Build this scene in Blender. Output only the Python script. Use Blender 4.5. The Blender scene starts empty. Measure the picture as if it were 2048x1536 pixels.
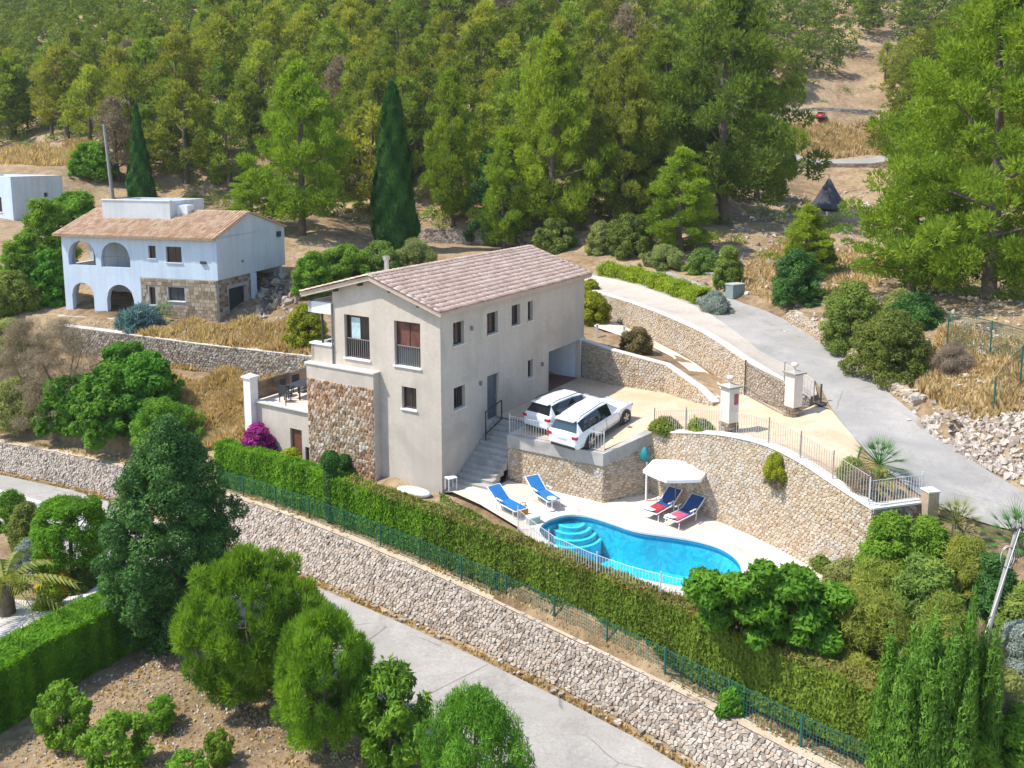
import bpy, bmesh, math, random
import numpy as np
from mathutils import Vector, Matrix
from mathutils.geometry import delaunay_2d_cdt
from mathutils.bvhtree import BVHTree

S = bpy.context.scene
COL = S.collection
# ------------------------------------------------------------------ camera, sky, sun, exposure
CAM_H = 14.2
PITCH = math.radians(8.3)
FPX, CX, CY = 1780.0, 1024.0, 560.0          # focal length and principal point, in photograph pixels
cam_d = bpy.data.cameras.new('camera'); cam = bpy.data.objects.new('camera', cam_d); COL.objects.link(cam)
cam_d.sensor_width = 36.0; cam_d.lens = FPX / 2048 * 36.0
cam_d.shift_y = -(768 - CY) / 2048.0
cam_d.clip_start = 0.5; cam_d.clip_end = 3000
cam.location = (0, 0, CAM_H); cam.rotation_euler = (math.pi / 2 - PITCH, 0, 0)
S.camera = cam
SUN_DIR = Vector((-0.985, -0.17, 0)).normalized()      # horizontal direction towards the sun
SUN_EL = math.radians(56)
w = bpy.data.worlds.new('World'); S.world = w; w.use_nodes = True
nt = w.node_tree; bg = nt.nodes['Background']
sky = nt.nodes.new('ShaderNodeTexSky'); sky.sky_type = 'NISHITA'; sky.sun_disc = False
sky.sun_elevation = SUN_EL
sky.sun_rotation = math.atan2(SUN_DIR.x, SUN_DIR.y)
sky.altitude = 100; sky.air_density = 1.0; sky.dust_density = 0.6; sky.ozone_density = 1.0
nt.links.new(sky.outputs[0], bg.inputs[0]); bg.inputs[1].default_value = 0.15
sd = bpy.data.lights.new('sun', 'SUN'); sd.energy = 3.5; sd.angle = math.radians(0.6); sd.color = (1.0, 0.95, 0.87)
so = bpy.data.objects.new('sun', sd); COL.objects.link(so)
tow = Vector((SUN_DIR.x * math.cos(SUN_EL), SUN_DIR.y * math.cos(SUN_EL), math.sin(SUN_EL)))
so.rotation_euler = tow.to_track_quat('Z', 'Y').to_euler(); so.location = (0, 0, 60)
S.view_settings.view_transform = 'Standard'; S.view_settings.look = 'None'
S.view_settings.exposure = 0.84; S.view_settings.gamma = 1; S.view_settings.use_curve_mapping = False
try:
    S.cycles.max_bounces = 5; S.cycles.diffuse_bounces = 2; S.cycles.glossy_bounces = 2
    S.cycles.transmission_bounces = 4; S.cycles.transparent_max_bounces = 12; S.cycles.volume_bounces = 0
except Exception: pass

# ------------------------------------------------------------------ survey: where a line of sight meets a height
CP, SP = math.cos(PITCH), math.sin(PITCH)
def ray(x, y):
    a = (x - CX) / FPX; b = -(y - CY) / FPX
    return (a, CP + b * SP, -SP + b * CP)
def P(x, y, z):
    d = ray(x, y); t = (z - CAM_H) / d[2]
    return Vector((d[0] * t, d[1] * t, z))
def Dp(x, y, Y):
    d = ray(x, y); t = Y / d[1]
    return Vector((d[0] * t, Y, CAM_H + d[2] * t))
def ztop(y, q):
    b = -(y - CY) / FPX
    return CAM_H + q[1] * (b * CP - SP) / (CP + b * SP)
def pix(p):
    X, Y, Z = p[0], p[1], p[2] - CAM_H
    dep = Y * CP - Z * SP; up = Y * SP + Z * CP
    return (CX + FPX * X / dep, CY - FPX * up / dep)

# ------------------------------------------------------------------ materials
MATS = {}
def newmat(name):
    m = bpy.data.materials.new(name); m.use_nodes = True; MATS[name] = m
    return m, m.node_tree, m.node_tree.nodes['Principled BSDF']
def N(nt, t, **k):
    n = nt.nodes.new(t)
    for a, b in k.items(): setattr(n, a, b)
    return n
def ramp(nt, stops):
    r = N(nt, 'ShaderNodeValToRGB'); e = r.color_ramp.elements
    while len(e) < len(stops): e.new(0.5)
    for i, (p, c) in enumerate(stops): e[i].position = p; e[i].color = (*c, 1) if len(c) == 3 else c
    return r
def coords(nt, obj=False):
    if obj: return N(nt, 'ShaderNodeTexCoord').outputs['Object']
    return N(nt, 'ShaderNodeNewGeometry').outputs['Position']
def noise(nt, co, scale, detail=4, rough=0.6, dist=0):
    n = N(nt, 'ShaderNodeTexNoise'); n.inputs['Scale'].default_value = scale; n.inputs['Detail'].default_value = detail
    n.inputs['Roughness'].default_value = rough; n.inputs['Distortion'].default_value = dist
    nt.links.new(co, n.inputs['Vector']); return n
def mixc(nt, fac, a, b, mode='MIX'):
    m = N(nt, 'ShaderNodeMix', data_type='RGBA', blend_type=mode)
    def setv(s, v):
        if hasattr(v, 'name') and hasattr(v, 'is_linked'): nt.links.new(v, s)
        elif isinstance(v, (int, float)): s.default_value = v
        else: s.default_value = (*v, 1)
    setv(m.inputs[0], fac); setv(m.inputs[6], a); setv(m.inputs[7], b)
    return m.outputs[2]
def bump(nt, b, h, strength=0.4, dist=0.03):
    n = N(nt, 'ShaderNodeBump'); n.inputs['Strength'].default_value = strength; n.inputs['Distance'].default_value = dist
    nt.links.new(h, n.inputs['Height']); nt.links.new(n.outputs[0], b.inputs['Normal'])
def plain(name, col, rough=0.6, metal=0, spec=None, var=0.12, scale=3.0, bmp=0.0, bscale=20):
    m, nt, b = newmat(name)
    co = coords(nt)
    n = noise(nt, co, scale, 5)
    lo = tuple(c * (1 - var) for c in col); hi = tuple(min(1, c * (1 + var)) for c in col)
    r = ramp(nt, [(0.3, lo), (0.7, hi)]); nt.links.new(n.outputs[0], r.inputs[0]); nt.links.new(r.outputs[0], b.inputs['Base Color'])
    b.inputs['Roughness'].default_value = rough; b.inputs['Metallic'].default_value = metal
    if spec is not None: b.inputs['Specular IOR Level'].default_value = spec
    if bmp:
        n2 = noise(nt, co, bscale, 4); bump(nt, b, n2.outputs[0], bmp, 0.02)
    return m
def layered(name, stops, s1, s2, mix2, rough=0.9, bmp=0.5, bscale=15, bd=0.03, stain=None, s3=0.4, streak=0, crack=0):
    """ground-like material: ramped noise times a finer noise, optional large stains"""
    m, nt, b = newmat(name); co = coords(nt)
    n1 = noise(nt, co, s1, 6, 0.65); r1 = ramp(nt, stops); nt.links.new(n1.outputs[0], r1.inputs[0])
    n2 = noise(nt, co, s2, 4, 0.7); r2 = ramp(nt, [(0.32, (1 - mix2,) * 3), (0.68, (1 + mix2 * 0.4,) * 3)]); nt.links.new(n2.outputs[0], r2.inputs[0])
    c = mixc(nt, 1.0, r1.outputs[0], r2.outputs[0], 'MULTIPLY')
    if stain:
        n3 = noise(nt, co, s3, 5, 0.6, 0.5); r3 = ramp(nt, [(0.48, (0, 0, 0)), (0.62, (1, 1, 1))]); nt.links.new(n3.outputs[0], r3.inputs[0])
        c = mixc(nt, r3.outputs[0], c, stain)
    nt.links.new(c, b.inputs['Base Color']); b.inputs['Roughness'].default_value = rough
    b.inputs['Specular IOR Level'].default_value = 0.2
    n4 = noise(nt, co, bscale, 5, 0.7); bump(nt, b, n4.outputs[0], bmp, bd)
    if crack:
        wv = noise(nt, co, 0.9, 4, 0.6); wc = mixc(nt, 0.25, co, wv.outputs[1], 'ADD')
        vo = N(nt, 'ShaderNodeTexVoronoi', feature='DISTANCE_TO_EDGE'); vo.inputs['Scale'].default_value = 0.32; nt.links.new(wc, vo.inputs['Vector'])
        rc = ramp(nt, [(0.0, (1, 1, 1)), (0.012, (0, 0, 0))]); nt.links.new(vo.outputs['Distance'], rc.inputs[0])
        nm_ = noise(nt, co, 0.25, 3); rm_ = ramp(nt, [(0.5, (0, 0, 0)), (0.56, (crack,) * 3)]); nt.links.new(nm_.outputs[0], rm_.inputs[0])
        f_ = mixc(nt, 1.0, rc.outputs[0], rm_.outputs[0], 'MULTIPLY'); c = mixc(nt, f_, c, (0.13, 0.115, 0.10))
        n7 = noise(nt, co, 0.55, 6, 0.75, 1.2); r7 = ramp(nt, [(0.35, (0.86,) * 3), (0.5, (1, 1, 1)), (0.68, (1.06,) * 3)]); nt.links.new(n7.outputs[0], r7.inputs[0]); c = mixc(nt, 1.0, c, r7.outputs[0], 'MULTIPLY')
        nt.links.new(c, b.inputs['Base Color'])
    if streak:
        mp = N(nt, 'ShaderNodeMapping'); mp.inputs['Scale'].default_value = (2.2, 2.2, 0.16); nt.links.new(co, mp.inputs[0])
        n5 = noise(nt, mp.outputs[0], 1.0, 5, 0.7); r5 = ramp(nt, [(0.38, (1 - streak,) * 3), (0.56, (1, 1, 1))]); nt.links.new(n5.outputs[0], r5.inputs[0])
        nt.links.new(mixc(nt, 1.0, c, r5.outputs[0], 'MULTIPLY'), b.inputs['Base Color'])
    return m
def stonemat(name, stops, rough=0.9, hue=None):
    """per-stone colour from the face attribute rnd, plus grain"""
    m, nt, b = newmat(name); co = coords(nt)
    at = N(nt, 'ShaderNodeAttribute'); at.attribute_name = 'rnd'
    r = ramp(nt, stops); nt.links.new(at.outputs['Fac'], r.inputs[0])
    n = noise(nt, co, 14, 5, 0.7); r2 = ramp(nt, [(0.3, (0.72,) * 3), (0.7, (1.1,) * 3)]); nt.links.new(n.outputs[0], r2.inputs[0])
    c = mixc(nt, 1.0, r.outputs[0], r2.outputs[0], 'MULTIPLY')
    if hue:
        n3 = noise(nt, co, 0.45, 4, 0.6); r3 = ramp(nt, [(0.42, (0, 0, 0)), (0.6, (0.55,) * 3)]); nt.links.new(n3.outputs[0], r3.inputs[0])
        c = mixc(nt, r3.outputs[0], c, hue, 'MULTIPLY')
    nt.links.new(c, b.inputs['Base Color']); b.inputs['Roughness'].default_value = rough; b.inputs['Specular IOR Level'].default_value = 0.2
    bump(nt, b, n.outputs[0], 0.4, 0.02)
    return m
def leafmat(name, dark, mid, light, trans=0.3, scale=0.9, objrand=0.25):
    m, nt, b = newmat(name); co = coords(nt)
    n = noise(nt, co, scale, 5, 0.75)
    at = N(nt, 'ShaderNodeAttribute'); at.attribute_name = 'rnd'
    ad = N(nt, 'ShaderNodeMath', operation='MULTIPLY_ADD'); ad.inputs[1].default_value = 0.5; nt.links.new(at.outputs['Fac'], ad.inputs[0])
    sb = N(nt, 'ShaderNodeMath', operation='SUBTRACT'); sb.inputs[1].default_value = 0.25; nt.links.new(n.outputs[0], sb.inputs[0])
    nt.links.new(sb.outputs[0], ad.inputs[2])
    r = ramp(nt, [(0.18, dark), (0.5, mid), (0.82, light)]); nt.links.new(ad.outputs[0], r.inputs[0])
    oi = N(nt, 'ShaderNodeObjectInfo')
    hs = N(nt, 'ShaderNodeHueSaturation')
    mr = N(nt, 'ShaderNodeMapRange'); mr.inputs[3].default_value = 1 - objrand; mr.inputs[4].default_value = 1 + objrand * 0.8
    nt.links.new(oi.outputs['Random'], mr.inputs[0]); nt.links.new(mr.outputs[0], hs.inputs['Value'])
    mr2 = N(nt, 'ShaderNodeMapRange'); mr2.inputs[3].default_value = 0.5 - 0.09 * objrand; mr2.inputs[4].default_value = 0.5 + 0.07 * objrand
    wn = N(nt, 'ShaderNodeMath', operation='FRACT'); ml = N(nt, 'ShaderNodeMath', operation='MULTIPLY'); ml.inputs[1].default_value = 7.31
    nt.links.new(oi.outputs['Random'], ml.inputs[0]); nt.links.new(ml.outputs[0], wn.inputs[0]); nt.links.new(wn.outputs[0], mr2.inputs[0]); nt.links.new(mr2.outputs[0], hs.inputs['Hue'])
    nt.links.new(r.outputs[0], hs.inputs['Color'])
    nt.links.new(hs.outputs[0], b.inputs['Base Color']); b.inputs['Roughness'].default_value = 0.7; b.inputs['Specular IOR Level'].default_value = 0.25
    tr = N(nt, 'ShaderNodeBsdfTranslucent'); g = mixc(nt, 1.0, hs.outputs[0], (1.25, 1.2, 0.55), 'MULTIPLY'); nt.links.new(g, tr.inputs[0])
    mx = N(nt, 'ShaderNodeMixShader'); mx.inputs[0].default_value = trans
    nt.links.new(b.outputs[0], mx.inputs[1]); nt.links.new(tr.outputs[0], mx.inputs[2])
    nt.links.new(mx.outputs[0], nt.nodes['Material Output'].inputs[0])
    return m
def tilemat(name, stops):
    m, nt, b = newmat(name); co = coords(nt)
    at = N(nt, 'ShaderNodeAttribute'); at.attribute_name = 'rnd'
    oi = N(nt, 'ShaderNodeObjectInfo')
    r = ramp(nt, stops)
    n0 = noise(nt, co, 1.1, 4, 0.6)
    ad = N(nt, 'ShaderNodeMath', operation='MULTIPLY_ADD'); ad.inputs[1].default_value = 0.6; nt.links.new(at.outputs['Fac'], ad.inputs[0])
    sb = N(nt, 'ShaderNodeMath', operation='MULTIPLY_ADD'); sb.inputs[1].default_value = 0.9; sb.inputs[2].default_value = -0.25; nt.links.new(n0.outputs[0], sb.inputs[0]); nt.links.new(sb.outputs[0], ad.inputs[2])
    nt.links.new(ad.outputs[0], r.inputs[0])
    n = noise(nt, co, 9, 5, 0.75); r2 = ramp(nt, [(0.3, (0.66,) * 3), (0.7, (1.12,) * 3)]); nt.links.new(n.outputs[0], r2.inputs[0])
    c = mixc(nt, 1.0, r.outputs[0], r2.outputs[0], 'MULTIPLY'); nt.links.new(c, b.inputs['Base Color'])
    b.inputs['Roughness'].default_value = 0.85; b.inputs['Specular IOR Level'].default_value = 0.25
    return m
def glassmat(name, col, rough=0.05):
    m, nt, b = newmat(name); b.inputs['Base Color'].default_value = (*col, 1); b.inputs['Roughness'].default_value = rough
    b.inputs['Specular IOR Level'].default_value = 0.8
    return m

M_ground = None
def ground_material():
    m, nt, b = newmat('dry earth'); co = coords(nt)
    n1 = noise(nt, co, 0.16, 6, 0.7, 0.4)
    r1 = ramp(nt, [(0.30, (0.17, 0.115, 0.065)), (0.42, (0.34, 0.235, 0.135)), (0.55, (0.45, 0.33, 0.205)), (0.66, (0.52, 0.35, 0.165)), (0.8, (0.52, 0.44, 0.33))]); nt.links.new(n1.outputs[0], r1.inputs[0])
    n2 = noise(nt, co, 2.3, 6, 0.75); r2 = ramp(nt, [(0.3, (0.5,) * 3), (0.7, (1.2,) * 3)]); nt.links.new(n2.outputs[0], r2.inputs[0])
    c = mixc(nt, 1.0, r1.outputs[0], r2.outputs[0], 'MULTIPLY')
    n3 = noise(nt, co, 0.55, 5, 0.65); r3 = ramp(nt, [(0.56, (0, 0, 0)), (0.7, (0.55,) * 3)]); nt.links.new(n3.outputs[0], r3.inputs[0])
    c = mixc(nt, r3.outputs[0], c, (0.13, 0.13, 0.055))
    nt.links.new(c, b.inputs['Base Color']); b.inputs['Roughness'].default_value = 0.95; b.inputs['Specular IOR Level'].default_value = 0.1
    n4 = noise(nt, co, 5, 6, 0.75); bump(nt, b, n4.outputs[0], 0.9, 0.12)
    return m

# ------------------------------------------------------------------ mesh helpers
def tag(o, label=None, cat=None, group=None, kind=None):
    if label: o['label'] = label
    if cat: o['category'] = cat
    if group: o['group'] = group
    if kind: o['kind'] = kind
    return o
def empty(name, loc=(0, 0, 0), rz=0.0, label=None, cat=None, group=None, parent=None):
    o = bpy.data.objects.new(name, None); COL.objects.link(o); o.location = loc; o.rotation_euler = (0, 0, rz)
    o.empty_display_size = 0.3
    if parent: o.parent = parent
    return tag(o, label, cat, group)
def linkmesh(name, me, parent=None):
    o = bpy.data.objects.new(name, me); COL.objects.link(o)
    if parent: o.parent = parent
    return o
class MB:
    def __init__(s): s.v = []; s.f = []; s.r = []; s.m = []; s.mats = []; s.sm = []
    def mi(s, mat):
        if mat is None: return 0
        if mat not in s.mats: s.mats.append(mat)
        return s.mats.index(mat)
    def add(s, vs, fs, mat=None, rnd=None, smooth=False):
        o = len(s.v); s.v.extend([tuple(v) for v in vs]); k = s.mi(mat)
        r = random.random() if rnd is None else rnd
        for f in fs:
            s.f.append(tuple(i + o for i in f)); s.r.append(r); s.m.append(k); s.sm.append(smooth)
    def box(s, x0, x1, y0, y1, z0, z1, mat=None, rnd=None, skip=''):
        v = [(x0, y0, z0), (x1, y0, z0), (x1, y1, z0), (x0, y1, z0), (x0, y0, z1), (x1, y0, z1), (x1, y1, z1), (x0, y1, z1)]
        F = {'b': (3, 2, 1, 0), 't': (4, 5, 6, 7), 'f': (0, 1, 5, 4), 'k': (2, 3, 7, 6), 'l': (3, 0, 4, 7), 'r': (1, 2, 6, 5)}
        s.add(v, [F[k] for k in F if k not in skip], mat, rnd)
    def obox(s, c, ax, ay, az, hx, hy, hz, mat=None, rnd=None):
        c = Vector(c); ax, ay, az = Vector(ax).normalized() * hx, Vector(ay).normalized() * hy, Vector(az).normalized() * hz
        v = [c - ax - ay - az, c + ax - ay - az, c + ax + ay - az, c - ax + ay - az, c - ax - ay + az, c + ax - ay + az, c + ax + ay + az, c - ax + ay + az]
        s.add(v, [(3, 2, 1, 0), (4, 5, 6, 7), (0, 1, 5, 4), (2, 3, 7, 6), (3, 0, 4, 7), (1, 2, 6, 5)], mat, rnd)
    def prism(s, poly, z0, z1, mat=None, rnd=None, bottom=False, mat_top=None):
        n = len(poly); zz0 = z0 if hasattr(z0, '__len__') else [z0] * n; zz1 = z1 if hasattr(z1, '__len__') else [z1] * n
        v = [(p[0], p[1], zz0[i]) for i, p in enumerate(poly)] + [(p[0], p[1], zz1[i]) for i, p in enumerate(poly)]
        s.add(v, [(i, (i + 1) % n, (i + 1) % n + n, i + n) for i in range(n)], mat, rnd)
        s.add(v[n:], [tuple(range(n))], mat_top or mat, rnd)
        if bottom: s.add(v[:n], [tuple(reversed(range(n)))], mat, rnd)
    def tube(s, pts, r, n=8, mat=None, rnd=None, cap=True, smooth=True):
        pts = [Vector(p) for p in pts]; k = len(pts); rr = r if hasattr(r, '__len__') else [r] * k
        vs = []
        for i, p in enumerate(pts):
            t = (pts[min(i + 1, k - 1)] - pts[max(i - 1, 0)]).normalized()
            a = Vector((0, 0, 1)) if abs(t.z) < 0.9 else Vector((1, 0, 0))
            u = t.cross(a).normalized(); v = t.cross(u).normalized()
            for j in range(n):
                an = 2 * math.pi * j / n; vs.append(p + (u * math.cos(an) + v * math.sin(an)) * rr[i])
        fs = [(i * n + j, i * n + (j + 1) % n, (i + 1) * n + (j + 1) % n, (i + 1) * n + j) for i in range(k - 1) for j in range(n)]
        s.add(vs, fs, mat, rnd, smooth)
        if cap: s.add(vs[:n], [tuple(range(n))], mat, rnd); s.add(vs[-n:], [tuple(reversed(range(n)))], mat, rnd)
    def lathe(s, prof, c, n=16, mat=None, rnd=None):
        c = Vector(c); vs = []
        for r, z in prof:
            for j in range(n):
                a = 2 * math.pi * j / n; vs.append(c + Vector((r * math.cos(a), r * math.sin(a), z)))
        fs = [(i * n + j, i * n + (j + 1) % n, (i + 1) * n + (j + 1) % n, (i + 1) * n + j) for i in range(len(prof) - 1) for j in range(n)]
        s.add(vs, fs, mat, rnd, True)
    def build(s, name, mat=None, parent=None, label=None, cat=None, group=None, kind=None, bevel=0):
        me = bpy.data.meshes.new(name); me.from_pydata(s.v, [], s.f)
        ms = s.mats or ([mat] if mat else [])
        for m in ms: me.materials.append(m)
        if s.mats: me.polygons.foreach_set('material_index', s.m)
        me.polygons.foreach_set('use_smooth', s.sm)
        at = me.attributes.new('rnd', 'FLOAT', 'FACE'); at.data.foreach_set('value', s.r)
        me.update()
        o = linkmesh(name, me, parent)
        if bevel:
            b = o.modifiers.new('bevel', 'BEVEL'); b.width = bevel; b.segments = 2; b.limit_method = 'ANGLE'
        return tag(o, label, cat, group, kind)
def tri_mesh(name, V, T, R, mat, smooth=False):
    """fast mesh from numpy: V[n,3], T[m,3], R[m]"""
    me = bpy.data.meshes.new(name); n, m = len(V), len(T)
    me.vertices.add(n); me.vertices.foreach_set('co', np.asarray(V, np.float32).ravel())
    me.loops.add(m * 3); me.loops.foreach_set('vertex_index', np.asarray(T, np.int32).ravel())
    me.polygons.add(m); me.polygons.foreach_set('loop_start', np.arange(0, m * 3, 3, dtype=np.int32))
    try: me.polygons.foreach_set('loop_total', np.full(m, 3, np.int32))
    except Exception: pass
    at = me.attributes.new('rnd', 'FLOAT', 'FACE'); at.data.foreach_set('value', np.asarray(R, np.float32))
    me.materials.append(mat); me.update(); me.validate()
    return me
def copy_tree(o, loc=None, rz=None, scale=None, **k):
    r = o.copy(); COL.objects.link(r)
    for key in list(r.keys()):
        if key in k and k[key] is None: del r[key]
    if loc is not None: r.location = loc
    if rz is not None: r.rotation_euler = (0, 0, rz)
    if scale is not None: r.scale = scale if hasattr(scale, '__len__') else (scale,) * 3
    for ch in KIDS.get(o.name, list(o.children)):
        c = ch.copy(); COL.objects.link(c); c.parent = r
        for g in KIDS.get(ch.name, []):
            d = g.copy(); COL.objects.link(d); d.parent = c
    for kk, vv in k.items():
        if vv is not None: r[kk] = vv
    return r
KIDS = {}
def remember(o):
    """list children once, so that copying does not scan the scene"""
    KIDS[o.name] = list(o.children)
    for c in o.children: KIDS[c.name] = list(c.children)

# ------------------------------------------------------------------ polylines
def resample(pl, step):
    out = [Vector(pl[0])]
    for a, b in zip(pl, pl[1:]):
        a, b = Vector(a), Vector(b); n = max(1, int(round((b - a).length / step)))
        out += [a.lerp(b, (i + 1) / n) for i in range(n)]
    return out
def smooth_pl(pl, it=2):
    pl = [Vector(p) for p in pl]
    for _ in range(it):
        q = [pl[0]]
        for a, b in zip(pl, pl[1:]): q += [a.lerp(b, 0.25), a.lerp(b, 0.75)]
        q.append(pl[-1]); pl = q
    return pl
def offset(pl, d, dz=0.0):
    """shift in plan, to the left of the direction of travel when d > 0"""
    out = []
    for i, p in enumerate(pl):
        a = pl[max(i - 1, 0)]; b = pl[min(i + 1, len(pl) - 1)]
        t = Vector((b[0] - a[0], b[1] - a[1], 0)).normalized()
        out.append(Vector((p[0] - t.y * d, p[1] + t.x * d, p[2] + dz)))
    return out
def along(pl, s):
    for a, b in zip(pl, pl[1:]):
        L = (b - a).length
        if s <= L: return a.lerp(b, s / L), (b - a).normalized()
        s -= L
    return pl[-1], (pl[-1] - pl[-2]).normalized()
def length(pl): return sum((b - a).length for a, b in zip(pl, pl[1:]))
def strip_mesh(mb, A, B, n=None, mat=None, rnd=0.5, cols=1):
    """sheet between two polylines, sampled equally"""
    n = n or max(len(A), len(B)) * 2
    LA, LB = length(A), length(B)
    rows = []
    for i in range(n + 1):
        a = along(A, LA * i / n)[0]; b = along(B, LB * i / n)[0]
        rows.append([a.lerp(b, j / cols) for j in range(cols + 1)])
    v = [p for r in rows for p in r]; c = cols + 1
    mb.add(v, [(i * c + j, (i + 1) * c + j, (i + 1) * c + j + 1, i * c + j + 1) for i in range(n) for j in range(cols)], mat, rnd, True)
random.seed(7); rng = np.random.default_rng(7)
# ------------------------------------------------------------------ material library
M_ground = ground_material()
M_road = layered('pale worn asphalt', [(0.25, (0.32, 0.30, 0.275)), (0.5, (0.41, 0.385, 0.355)), (0.75, (0.48, 0.455, 0.42))], 0.35, 9, 0.18, 0.85, 0.3, 30, 0.01, stain=(0.35, 0.33, 0.30), s3=0.22, crack=0.7)
M_road2 = layered('grey asphalt lane', [(0.25, (0.30, 0.28, 0.255)), (0.5, (0.385, 0.36, 0.33)), (0.75, (0.46, 0.43, 0.395))], 0.28, 9, 0.15, 0.85, 0.3, 30, 0.01, stain=(0.31, 0.295, 0.275), s3=0.16, crack=0.5)
M_ramp = layered('pale concrete lane', [(0.25, (0.43, 0.37, 0.31)), (0.5, (0.52, 0.455, 0.385)), (0.75, (0.58, 0.51, 0.44))], 0.5, 8, 0.12, 0.85, 0.3, 30, 0.01)
M_drive = layered('ochre paved drive', [(0.25, (0.56, 0.42, 0.28)), (0.5, (0.66, 0.51, 0.355)), (0.75, (0.70, 0.56, 0.42))], 0.8, 6, 0.16, 0.8, 0.25, 25, 0.01, stain=(0.58, 0.42, 0.27), s3=0.5)
M_deck = layered('cream pool paving', [(0.25, (0.66, 0.54, 0.43)), (0.5, (0.76, 0.65, 0.54)), (0.75, (0.80, 0.71, 0.61))], 0.8, 7, 0.10, 0.7, 0.2, 25, 0.01, stain=(0.66, 0.53, 0.42), s3=0.5)
M_white_pave = layered('white courtyard paving', [(0.25, (0.60, 0.55, 0.49)), (0.5, (0.70, 0.65, 0.59)), (0.75, (0.76, 0.72, 0.66))], 0.8, 7, 0.10, 0.7, 0.2, 25, 0.01)
M_render = layered('beige render', [(0.25, (0.54, 0.47, 0.395)), (0.5, (0.60, 0.525, 0.445)), (0.75, (0.64, 0.565, 0.485))], 0.5, 6, 0.08, 0.9, 0.25, 35, 0.008, stain=(0.49, 0.43, 0.365), s3=0.35, streak=0.06)
M_white = layered('white limewash', [(0.25, (0.70, 0.72, 0.75)), (0.5, (0.78, 0.80, 0.82)), (0.75, (0.82, 0.84, 0.86))], 0.5, 6, 0.06, 0.85, 0.2, 30, 0.008, streak=0.08)
M_whitepaint = plain('white paint', (0.78, 0.78, 0.76), 0.5, var=0.04)
M_coping = plain('pale coping', (0.68, 0.63, 0.56), 0.8, var=0.08, scale=2, bmp=0.2)
M_concrete = layered('grey concrete', [(0.25, (0.38, 0.36, 0.33)), (0.5, (0.46, 0.43, 0.39)), (0.75, (0.52, 0.49, 0.45))], 0.8, 7, 0.12, 0.9, 0.3, 25, 0.01, stain=(0.33, 0.31, 0.28), s3=0.7)
M_mortar = layered('mortar bed', [(0.3, (0.33, 0.25, 0.17)), (0.7, (0.46, 0.36, 0.26))], 1.5, 12, 0.3, 0.95, 0.5, 25, 0.02)
M_darkgap = layered('dark joint', [(0.3, (0.15, 0.125, 0.10)), (0.7, (0.27, 0.23, 0.19))], 1.5, 12, 0.3, 0.95, 0.5, 25, 0.02)
M_stone_pool = stonemat('golden rubble', [(0.0, (0.40, 0.31, 0.22)), (0.25, (0.50, 0.40, 0.29)), (0.5, (0.57, 0.47, 0.35)), (0.75, (0.62, 0.54, 0.44)), (1.0, (0.50, 0.47, 0.43))], hue=(1.0, 0.88, 0.72))
M_stone_grey = stonemat('weathered pale limestone', [(0.0, (0.27, 0.215, 0.17)), (0.3, (0.42, 0.35, 0.29)), (0.55, (0.52, 0.445, 0.375)), (0.8, (0.61, 0.545, 0.47)), (1.0, (0.50, 0.375, 0.27))])
M_stone_clad = stonemat('brown and cream rubble', [(0.0, (0.20, 0.13, 0.08)), (0.25, (0.36, 0.25, 0.15)), (0.5, (0.45, 0.33, 0.21)), (0.72, (0.56, 0.45, 0.33)), (0.9, (0.68, 0.62, 0.54)), (1.0, (0.34, 0.31, 0.28))], hue=(1.0, 0.66, 0.42))
M_stone_dark = stonemat('brown rubble', [(0.0, (0.16, 0.12, 0.085)), (0.4, (0.30, 0.23, 0.165)), (0.7, (0.40, 0.32, 0.23)), (1.0, (0.46, 0.42, 0.37))])
M_tile = tilemat('clay roof tile', [(0.1, (0.50, 0.345, 0.27)), (0.35, (0.60, 0.42, 0.335)), (0.6, (0.67, 0.485, 0.39)), (0.85, (0.71, 0.56, 0.46)), (1.0, (0.64, 0.55, 0.48))])
M_tile2 = tilemat('tan clay roof tile', [(0.1, (0.44, 0.25, 0.15)), (0.35, (0.58, 0.36, 0.22)), (0.6, (0.67, 0.46, 0.30)), (0.85, (0.72, 0.56, 0.41)), (1.0, (0.56, 0.48, 0.40))])
M_glass = glassmat('dark window glass', (0.012, 0.016, 0.022))
M_glassb = glassmat('blue grey glass', (0.05, 0.07, 0.085), 0.08)
M_frame = plain('dark brown frame', (0.075, 0.035, 0.025), 0.5)
M_wood = plain('brown wooden door', (0.17, 0.06, 0.035), 0.5, var=0.2, scale=5)
M_red_curtain = plain('reddish interior', (0.15, 0.055, 0.04), 0.6, var=0.5, scale=2.5)
M_iron = plain('dark iron', (0.05, 0.052, 0.055), 0.5)
M_greyiron = plain('grey iron', (0.24, 0.22, 0.20), 0.5)
M_greenmetal = plain('green fence metal', (0.012, 0.11, 0.085), 0.5)
M_bark = plain('grey brown bark', (0.15, 0.115, 0.085), 0.95, var=0.35, scale=6, bmp=0.6, bscale=12)
M_garage = plain('grey blue garage door', (0.30, 0.33, 0.40), 0.45, var=0.03)
M_alu = plain('aluminium', (0.55, 0.56, 0.57), 0.35, 0.8)
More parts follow.
